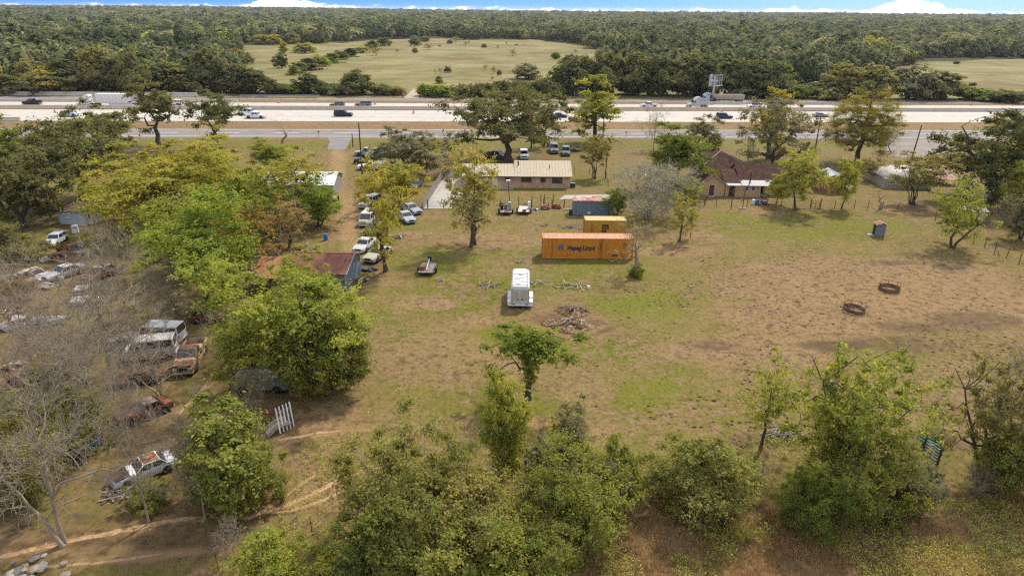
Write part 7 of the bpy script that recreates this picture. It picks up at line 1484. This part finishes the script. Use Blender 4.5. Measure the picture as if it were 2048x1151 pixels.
board_pile('scrap_heap', 'rusty engine parts along the corrugated barn end', 722, 562, .9, 18, [DARK, STEEL, rusty('scrap_rust', (.35, .15, .09), .5), WHITEP], (.2, .8), .25, 21, None, 0, 'scrap', 'scrap_part'); board_pile('scrap_heap', 'rusty bed frames among the parked row beside the lane tree', 795, 474, 1.6, 20, [STEEL, rusty('scrap_rust', (.35, .15, .09), .5), GALV], (.5, 1.6), .2, 22, None, 0, 'scrap', 'scrap_part')
board_pile('scrap_heap', 'broken slats and car parts in front of the white and rust sedan', 240, 985, 1.3, 20, [DKW, WOODG, STEEL], (.6, 2.0), .14, 23, None, 0, 'scrap', 'scrap_part')
board_pile('clothes_heap', 'heap of bagged clothes and household rubbish at the farmhouse yard fence', 1522, 408, 1.7, 12, [WHITEP, simple('dark_cloth', (.02, .025, .06)), simple('plum_cloth', (.14, .03, .06)), PALE], (.4, 1.0), .4, 24, None, 9, 'rubbish', 'rag')
for px, py, c, lb in ((1506, 409, WHITEP, 'white plastic drum at the rubbish by the farmhouse fence'), (1514, 409, simple('blue_plastic', (.03, .16, .38), rough=.4), 'blue plastic drum beside the white drum at the farmhouse fence'), (652, 480, simple('bright_blue', (.01, .16, .55), rough=.4), 'bright blue plastic barrel beside the jumbled lumber'), (1096, 294, simple('teal_bin', (.02, .13, .13), rough=.5), 'dark teal wheelie bin beside the young oak'), (125, 567, PALE, 'pale barrel rolled in front of the silver sedan'), (1177, 577, WHITEP, 'white bucket at the scattered boards')):
    p = P(px, py); o = empty('drum' if 'drum' in lb or 'barrel' in lb else 'bin', lb, 'drum', (p.x, p.y, 0)); r, h = (.3, .9) if 'bucket' not in lb else (.18, .38)
    MB().loft([[(q * math.cos(a), q * math.sin(a), z) for a in [2 * math.pi * i / 14 for i in range(14)]] for z, q in ((0, r * .92), (.05, r), (h * .32, r), (h * .34, r * 1.04), (h * .38, r), (h * .65, r), (h * .67, r * 1.04), (h * .71, r), (h - .04, r), (h, r * .9))]).build('shell', c, o); MB().cyl((0, 0, h - .01), (0, 0, h + .02), r * .7, n=12).build('lid', c, o)
# white appliances
for px, py, s, lb in ((152, 465, (.75, .75, 1.1), 'white washing machine standing by the pale blue shed'), (731, 469, (.9, .7, .6), 'white chest freezer in the parked row behind the white sedan'), (128, 492, (.4, .3, .3), 'white box lying beside the white hatchback')):
    p = P(px, py); o = empty('appliance', lb, 'appliance', (p.x, p.y, 0), .3); MB().box((0, 0, s[2] / 2), s).build('cabinet', WHITEP, o, bevel=.03); MB().box((0, 0, s[2] + .015), (s[0] * .96, s[1] * .96, .03)).build('lid', WHITEP, o); MB().box((0, -s[1] / 2 - .01, s[2] * .8), (s[0] * .8, .03, s[2] * .12)).build('control_panel', GALV, o)
# mowers, pallet
def mower(label, px, py, rot, c):
    p = P(px, py); o = empty('riding_mower', label, 'mower', (p.x, p.y, 0), rot)
    MB().loft([[(-.1, -.3, .35), (-.1, .3, .35), (-.1, .26, .8), (-.1, -.26, .8)], [(.75, -.27, .32), (.75, .27, .32), (.7, .2, .68), (.7, -.2, .68)]]).build('hood', c, o, bevel=.05); MB().bb(-.75, -.1, -.42, .42, .32, .52).build('rear_body', c, o, bevel=.05); MB().bb(-.3, .35, -.62, .62, .12, .28).build('mower_deck', c, o, bevel=.05); MB().bb(-.55, -.2, -.22, .22, .53, .62).build('seat', DARK, o, bevel=.04); MB().box((-.6, 0, .8), (.08, .42, .4), ry=R(-12)).build('backrest', DARK, o, bevel=.03); MB().cyl((-.05, 0, .8), (-.18, 0, 1.0), .02, n=5).build('steering_column', DARK, o); MB().path([(-.2 + .05 * math.cos(a), .18 * math.cos(a), 1.0 + .18 * math.sin(a) * .5) for a in [i * math.pi / 5 for i in range(11)]], .015, 4).build('steering_wheel', DARK, o)
    for x, r in ((.55, .17), (-.5, .25)):
        for s in (-1, 1): wheel(o, x, s * .4, r, .16)
mower('faded pink-red riding mower by the pasture fence', 1090, 418, R(185), rusty('pink_mower', (.42, .18, .15), .25)); mower('orange-red riding mower beside the pallet', 1113, 416, R(170), rusty('red_mower', (.45, .08, .03), .15))
def pallet(px, py, label, rot=0.0):
    p = P(px, py); o = empty('pallet', label, 'pallet', (p.x, p.y, 0), rot)
    for i in range(6): MB().bb(-.6 + i * .22, -.6 + i * .22 + .13, -.5, .5, .1, .125).build('slat', BONE, o)
    for y in (-.48, -.04, .4): MB().bb(-.6, .63, y, y + .08, 0, .098).build('bearer', WOODG, o)
pallet(1133, 419, 'wooden pallet lying left of the blue-grey tin shed', .2); pallet(1484, 417, 'flat white pallet lying by the pipe archway', .1)
p = P(1073, 420); o = tag(empty('feed_bucket', 'blue tarp heap with a white bucket between the trailers and the mower', 'tarp', (p.x, p.y, 0)))
MB().loft([[(.6 * s * math.cos(a), .4 * s * math.sin(a), z) for a in [2 * math.pi * i / 10 for i in range(10)]] for s, z in ((1, 0), (.85, .2), (.45, .32), (.05, .36))]).build('tarp', simple('blue_tarp', (.05, .12, .20), rough=.6), o); MB().cyl((.1, -.55, 0), (.1, -.55, .35), .15, .17, n=10).build('bucket', WHITEP, o)
# leaning rack, curved slabs, red sheet by the station wagon
def rack():
    p = P(578, 858); o = empty('leaning_rack', 'white slatted rack leaning upright beside the curved panels', 'rack', (p.x, p.y, 0), R(62)); o.rotation_euler = (R(-14), R(8), R(62))
    for i in range(5): MB().bb(-.95 + i * .36, -.95 + i * .36 + .1, -.03, .03, .02, 2.1).build('slat', WHITEP, o)
    for z in (.3, 1.6): MB().bb(-.95, .6, .032, .08, z, z + .1).build('batten', WOODG, o)
    p = P(556, 862); o = empty('curved_panels', 'stack of curved tan siding panels below the white slatted rack', 'panels', (p.x, p.y, 0), R(40))
    for k in range(5):
        mb = MB(); n_ = 9; vs = []
        for i in range(n_): t = i / (n_ - 1); vs += [(-.9 + 1.8 * t, k * .24 - .5, .1 + .55 * math.sin(t * 2.2) + k * .03), (-.9 + 1.8 * t, k * .24 - .3, .12 + .55 * math.sin(t * 2.2) + k * .03)]
        mb.add(vs, [(2 * i, 2 * i + 2, 2 * i + 3, 2 * i + 1) for i in range(n_ - 1)]); so = mb.build('panel', [RUB, BONE, PALE][k % 3], o); sm = so.modifiers.new('thick', 'SOLIDIFY'); sm.thickness = .03
    p = P(541, 822); o = empty('red_sheet', 'faded red metal sheet lying in front of the silver station wagon', 'sheet', (p.x, p.y, 0), .2); MB().add([(-.6, -.5, .05), (.6, -.45, .09), (.75, .5, .05), (-.1, .75, .12), (-.65, .3, .06), (-.6, -.5, .02), (.6, -.45, .06), (.75, .5, .02), (-.1, .75, .09), (-.65, .3, .03)], [(0, 1, 2, 3, 4), (9, 8, 7, 6, 5), (0, 5, 6, 1), (1, 6, 7, 2), (2, 7, 8, 3), (3, 8, 9, 4), (4, 9, 5, 0)]).build('sheet', rusty('red_sheet_paint', (.30, .10, .07), .3), o); MB().bb(-.4, .4, -.1, .1, 0, .04).build('bearer', WOODG, o)
rack()
# rubble stones
p = P(62, 1148); o = empty('rubble_stones', 'heap of broken concrete and stone beside the dirt track', 'stones', (p.x, p.y, 0)); r_ = random.Random(4)
STN = [simple('stone_grey', (.34, .31, .27), rough=.95, var=.3), simple('stone_tan', (.38, .30, .21), rough=.95, var=.3), simple('stone_dark', (.17, .15, .13), rough=.95, var=.3)]
for i in range(34):
    bm = bmesh.new(); bmesh.ops.create_icosphere(bm, subdivisions=1, radius=1); s = r_.uniform(.14, .34)
    for v in bm.verts: v.co *= r_.uniform(.75, 1.2); v.co = Vector((v.co.x * s * 1.3, v.co.y * s, v.co.z * s * .6))
    me = bpy.data.meshes.new('stone'); bm.to_mesh(me); bm.free(); me.materials.append(r_.choice(STN)); linked('stone', me, o, (r_.gauss(0, .75), r_.gauss(0, .6), s * .35 + .12 * r_.random()), (0, 0, r_.uniform(0, 6)))
# far meadow gate posts, white sheet, cattle
p = P(1957, 190); o = empty('white_sheet', 'white corrugated sheet propped in the right-hand meadow', 'sheet', (p.x, p.y, 0), .2); so = corrugated('sheet', None, WHITEP, o, -3.2, 3.2, 0, .1, 2.6, .5, .06); so.rotation_euler = (R(-18), 0, 0); sm = so.modifiers.new('thick', 'SOLIDIFY'); sm.thickness = .04; MB().cyl((-2, 1.6, 0), (-2, .5, 2.2), .08, n=5).build('prop', WOODB, o)
p = P(822, 196); o = empty('track_gateway', 'pair of dark gate posts where the farm track meets the far frontage road', 'gate', (p.x, p.y, 0))
for x in (-3.2, 3.2): MB().cyl((x, 0, 0), (x, 0, 2.0), .14, n=6).build('post', WOODB, o)
p = P(1162, 193); o = empty('ranch_gateway', 'wooden ranch gateway under the dark oaks beyond the highway', 'gate', (p.x, p.y, 0))
for x in (-2.6, -1.2, 1.2, 2.6): MB().cyl((x, 0, 0), (x, 0, 3.4 if abs(x) < 2 else 2.2), .16, n=6).build('post', WOODG, o)
MB().box((0, 0, 3.3), (3.2, .2, .25)).build('lintel', WOODG, o); [MB().bb(-2.5, 2.5, .18, .24, z, z + .15).build('rail', WOODG, o) for z in (.5, 1.0, 1.5)]
def cow_mesh():
    bm = bmesh.new(); sk = [((-.75, 0, 1.05), .30), ((-.3, 0, 1.0), .36), ((.25, 0, 1.0), .36), ((.65, 0, 1.05), .32), ((.95, 0, 1.12), .2), ((1.2, 0, 1.05), .14), ((1.42, 0, .9), .09), ((-.95, 0, 1.1), .1), ((-1.02, 0, .7), .03)]
    legs = [(-.72, .2), (-.72, -.2), (.6, .2), (.6, -.2)]
    me = bpy.data.meshes.new('body'); vs = [c for c, _ in sk]; es = [(0, 1), (1, 2), (2, 3), (3, 4), (4, 5), (5, 6), (0, 7), (7, 8)]; rs = [r for _, r in sk]
    for x, y in legs:
        b0 = 0 if x < 0 else 3; i = len(vs); k = -.08 if x < 0 else .04; vs += [(x, y, .72), (x + k, y, .38), (x, y, .02)]; rs += [.15, .07, .06]; es += [(b0, i), (i, i + 1), (i + 1, i + 2)]
    me.from_pydata(vs, es, []); o = bpy.data.objects.new('tmp', me); col.objects.link(o); sm = o.modifiers.new('s', 'SKIN'); 
    for i, r in enumerate(rs): me.skin_vertices[0].data[i].radius = (r, r)
    me.skin_vertices[0].data[1].use_root = True; o.modifiers.new('ss', 'SUBSURF').levels = 1
    dg = bpy.context.evaluated_depsgraph_get(); out = bpy.data.meshes.new_from_object(o.evaluated_get(dg)); bpy.data.objects.remove(o); out.materials.clear(); out.materials.append(simple('black_hide', (.018, .016, .015), rough=.7)); return out
CM = cow_mesh()
for i, (px, py) in enumerate(((879, 94), (1013, 88), (1033, 92), (938, 86), (1245, 106))):
    p = P(px, py); o = tag(linked('cow', CM, None, (p.x, p.y, 0), i * 1.3 + .4, 1.25), 'black cow grazing far out in the meadow', 'cow', 'black cattle in the far meadow')

# ================================================================ GRASS, WEEDS, DUNG (nobody could count these)
def tint_material(name, trans=.3):
    mt, n, l = new_mat(name); b = n['Principled BSDF']; out = n['Material Output']; n.remove(b); at = n.new('ShaderNodeAttribute'); at.attribute_name = 'tint'
    d = n.new('ShaderNodeBsdfDiffuse'); t = n.new('ShaderNodeBsdfTranslucent'); m1 = n.new('ShaderNodeMixShader'); m1.inputs[0].default_value = trans
    l.new(at.outputs['Color'], d.inputs[0]); l.new(at.outputs['Color'], t.inputs[0]); l.new(d.outputs[0], m1.inputs[1]); l.new(t.outputs[0], m1.inputs[2]); l.new(m1.outputs[0], out.inputs[0]); return mt
BLADE = tint_material('grass_blade', .35); CLOD = tint_material('clod', 0.0)
rng = np.random.default_rng(101)
ix0 = int(np.searchsorted(gx, -120)); iy0 = int(np.searchsorted(gy, 20))
def look(A, x, y): return A[np.clip(((y - 20) / .7).astype(int) + iy0, 0, A.shape[0] - 1), np.clip(((x + 120) / .7).astype(int) + ix0, 0, A.shape[1] - 1)]
def visible(x, y, pad=60):
    px, py = projv(x, y); return (px > -pad) & (px < W0 + pad) & (py < H0 + pad * 1.5)
def add_tint(me, c):
    a = me.attributes.new('tint', 'FLOAT_COLOR', 'POINT'); a.data.foreach_set('color', np.concatenate([c, np.ones((len(c), 1))], 1).astype(np.float32).ravel())
def blades(name, label, x, y, h, colr, nb, spread, wd):
    n_ = len(x); k = np.repeat(np.arange(n_), nb); m_ = len(k); a = rng.random(m_) * 6.28; r = spread * np.sqrt(rng.random(m_)); bx, by = x[k] + r * np.cos(a), y[k] + r * np.sin(a)
    hh = h[k] * (.55 + .6 * rng.random(m_)); le = rng.normal(size=(m_, 2)) * .38 * hh[:, None]; t = rng.random(m_) * 6.28; w_ = wd * (.7 + .6 * rng.random(m_))
    v = np.stack([np.stack([bx - w_ * np.cos(t), by - w_ * np.sin(t), np.zeros(m_)], 1), np.stack([bx + w_ * np.cos(t), by + w_ * np.sin(t), np.zeros(m_)], 1), np.stack([bx + le[:, 0], by + le[:, 1], hh], 1)], 1).reshape(-1, 3)
    me = raw_mesh(name, v, np.arange(m_ * 3), 3, BLADE); add_tint(me, np.repeat(colr[k] * (.65 + .7 * rng.random((m_, 1))), 3, 0))
    o = bpy.data.objects.new(name, me); col.objects.link(o); tag(o, label, 'grass', kind='stuff')
def pick(n_, dens, xr=(-62, 62), yr=(26, 120)):
    y = rng.uniform(yr[0], yr[1], n_); x = rng.uniform(xr[0], xr[1], n_); ok = visible(x, y); x, y = x[ok], y[ok]; k = rng.random(len(x)) < dens(x, y); return x[k], y[k]
# tall dead weeds at the foot of the picture's field
x, y = pick(90000, lambda x, y: look(weed, x, y) * (.25 + 1.1 * sst(.35, .65, fbm(x, y, 71, 3.5, 3))), yr=(26, 60), xr=(-32, 45))
c = np.array([.45, .29, .135]) * (.6 + .8 * fbm(x, y, 73, 2.0, 2))[:, None] + np.array([.02, .05, -.01]) * (fbm(x, y, 75, 4, 2) > .56)[:, None]
blades('dry_weeds', 'tall reddish-brown dead weeds covering the near field', x, y, .18 + .38 * rng.random(len(x)), c, 7, .14, .014)
# pasture grass
x, y = pick(150000, lambda x, y: (1 - .8 * look(np.clip(dirt + mud + track, 0, 1), x, y)) * (.12 + .8 * sst(.42, .62, fbm(x, y, 81, 4, 3))) * (1 - look(weed, x, y)) * np.clip(62 / y, .3, 1), yr=(28, 105), xr=(-75, 75))
g = look(np.clip(green, 0, 1), x, y)[:, None]
c = np.array([.27, .19, .075]) * (1 - g) + np.array([.17, .165, .03]) * g
blades('pasture_grass', 'short patchy pasture grass, tan and green', x, y, .05 + .10 * rng.random(len(x)), c, 4, .10, .012)
# yellow-green broadleaf weeds
x, y = pick(34000, lambda x, y: sst(.54, .68, fbm(x, y, 85, 4.5, 3)) * (look(weed, x, y) * .9 + .5 * (projv(x, y)[1] > 880) * (projv(x, y)[0] > 560)), yr=(26, 58), xr=(-18, 45))
k = np.repeat(np.arange(len(x)), 12); m_ = len(k); cc = np.stack([x[k] + rng.normal(size=m_) * .13, y[k] + rng.normal(size=m_) * .13, .08 + .42 * rng.random(m_) * (.5 + rng.random(len(x)))[k]], 1)
nr_ = unit(rng.normal(size=(m_, 3)) * .6 + np.array([0, 0, 1.0])); lm = leaf_mesh('broadleaf_weeds', cc, nr_, .05 * (.6 + .8 * rng.random(m_)), rng, BLADE, .6); add_tint(lm, np.repeat(np.array([.43, .42, .10]) * (.55 + .8 * rng.random((m_, 1))), 4, 0))
o = bpy.data.objects.new('broadleaf_weeds', lm); col.objects.link(o); tag(o, 'yellow-green broadleaf weeds scattered through the dead grass', 'weeds', kind='stuff')
# dung and clods over the paddock
def clods(name, label, x, y, s, c):
    n_ = len(x); k = 6; t = np.arange(k) * 2 * np.pi / k; rr3 = s[:, None] * (.7 + .6 * rng.random((n_, k))); ring = np.stack([x[:, None] + rr3 * np.cos(t) * 1.2, y[:, None] + rr3 * np.sin(t), np.full((n_, k), .004)], -1); top = np.stack([x[:, None] + rr3 * np.cos(t) * .55, y[:, None] + rr3 * np.sin(t) * .5, s[:, None] * (.16 + .2 * rng.random((n_, k)))], -1)
    v = np.concatenate([ring, top], 1).reshape(-1, 3); b0 = (np.arange(n_) * 2 * k)[:, None, None]; i = np.arange(k); j = (i + 1) % k
    q = np.concatenate([np.stack([i, j, j + k, i + k], -1), np.array([[k, k + 1, k + 2, k + 3], [k, k + 3, k + 4, k + 5]])])[None] + b0
    me = raw_mesh(name, v, q.reshape(-1), 4, CLOD); add_tint(me, np.repeat(c * (.6 + .8 * rng.random((n_, 1))), 2 * k, 0)); o = bpy.data.objects.new(name, me); col.objects.link(o); tag(o, label, 'dung', kind='stuff')
def pdens(x, y):
    px, py = projv(x, y); return sst(1080, 1420, px) * sst(470, 540, py) * (1 - sst(840, 940, py)) * (.05 + sst(.44, .7, fbm(x, y, 93, 6, 3))) * (1 - .6 * look(np.clip(dirt, 0, 1), x, y))
x, y = pick(20000, pdens, (-5, 75), (36, 110)); clods('dried_dung', 'dried dung pats scattered over the bare paddock', x, y, .05 + .13 * rng.random(len(x)) ** 2.6, np.array([[.07, .05, .03]]))
x, y = pick(2600, lambda x, y: .16 + 0 * x, (-55, 60), (30, 110)); clods('litter', 'small pale chips of litter and stone on the grass', x, y, .03 + .05 * rng.random(len(x)) ** 3, np.array([[.5, .46, .38]]))
x, y = pick(9000, lambda x, y: look(np.clip(mud, 0, 1), x, y) * .35 + .03, (-55, 70), (30, 110)); clods('soil_clods', 'dark soil clods on the muddy patches', x, y, .04 + .08 * rng.random(len(x)) ** 2, np.array([[.075, .05, .03]]))

# ================================================================ AIR
hz_ = MB().box((0, 5700, 24.5), (18400, 12900, 51)).build('haze', None); tag(hz_, 'thin pale haze in the air over the whole valley', 'haze', kind='stuff')
mt, n, l = new_mat('thin_haze'); n.remove(n['Principled BSDF']); pv = n.new('ShaderNodeVolumePrincipled'); pv.inputs['Color'].default_value = (.92, .95, 1.0, 1); pv.inputs['Density'].default_value = 0.00005; pv.inputs['Anisotropy'].default_value = 0.3
l.new(pv.outputs[0], n['Material Output'].inputs['Volume']); hz_.data.materials.clear(); hz_.data.materials.append(mt)
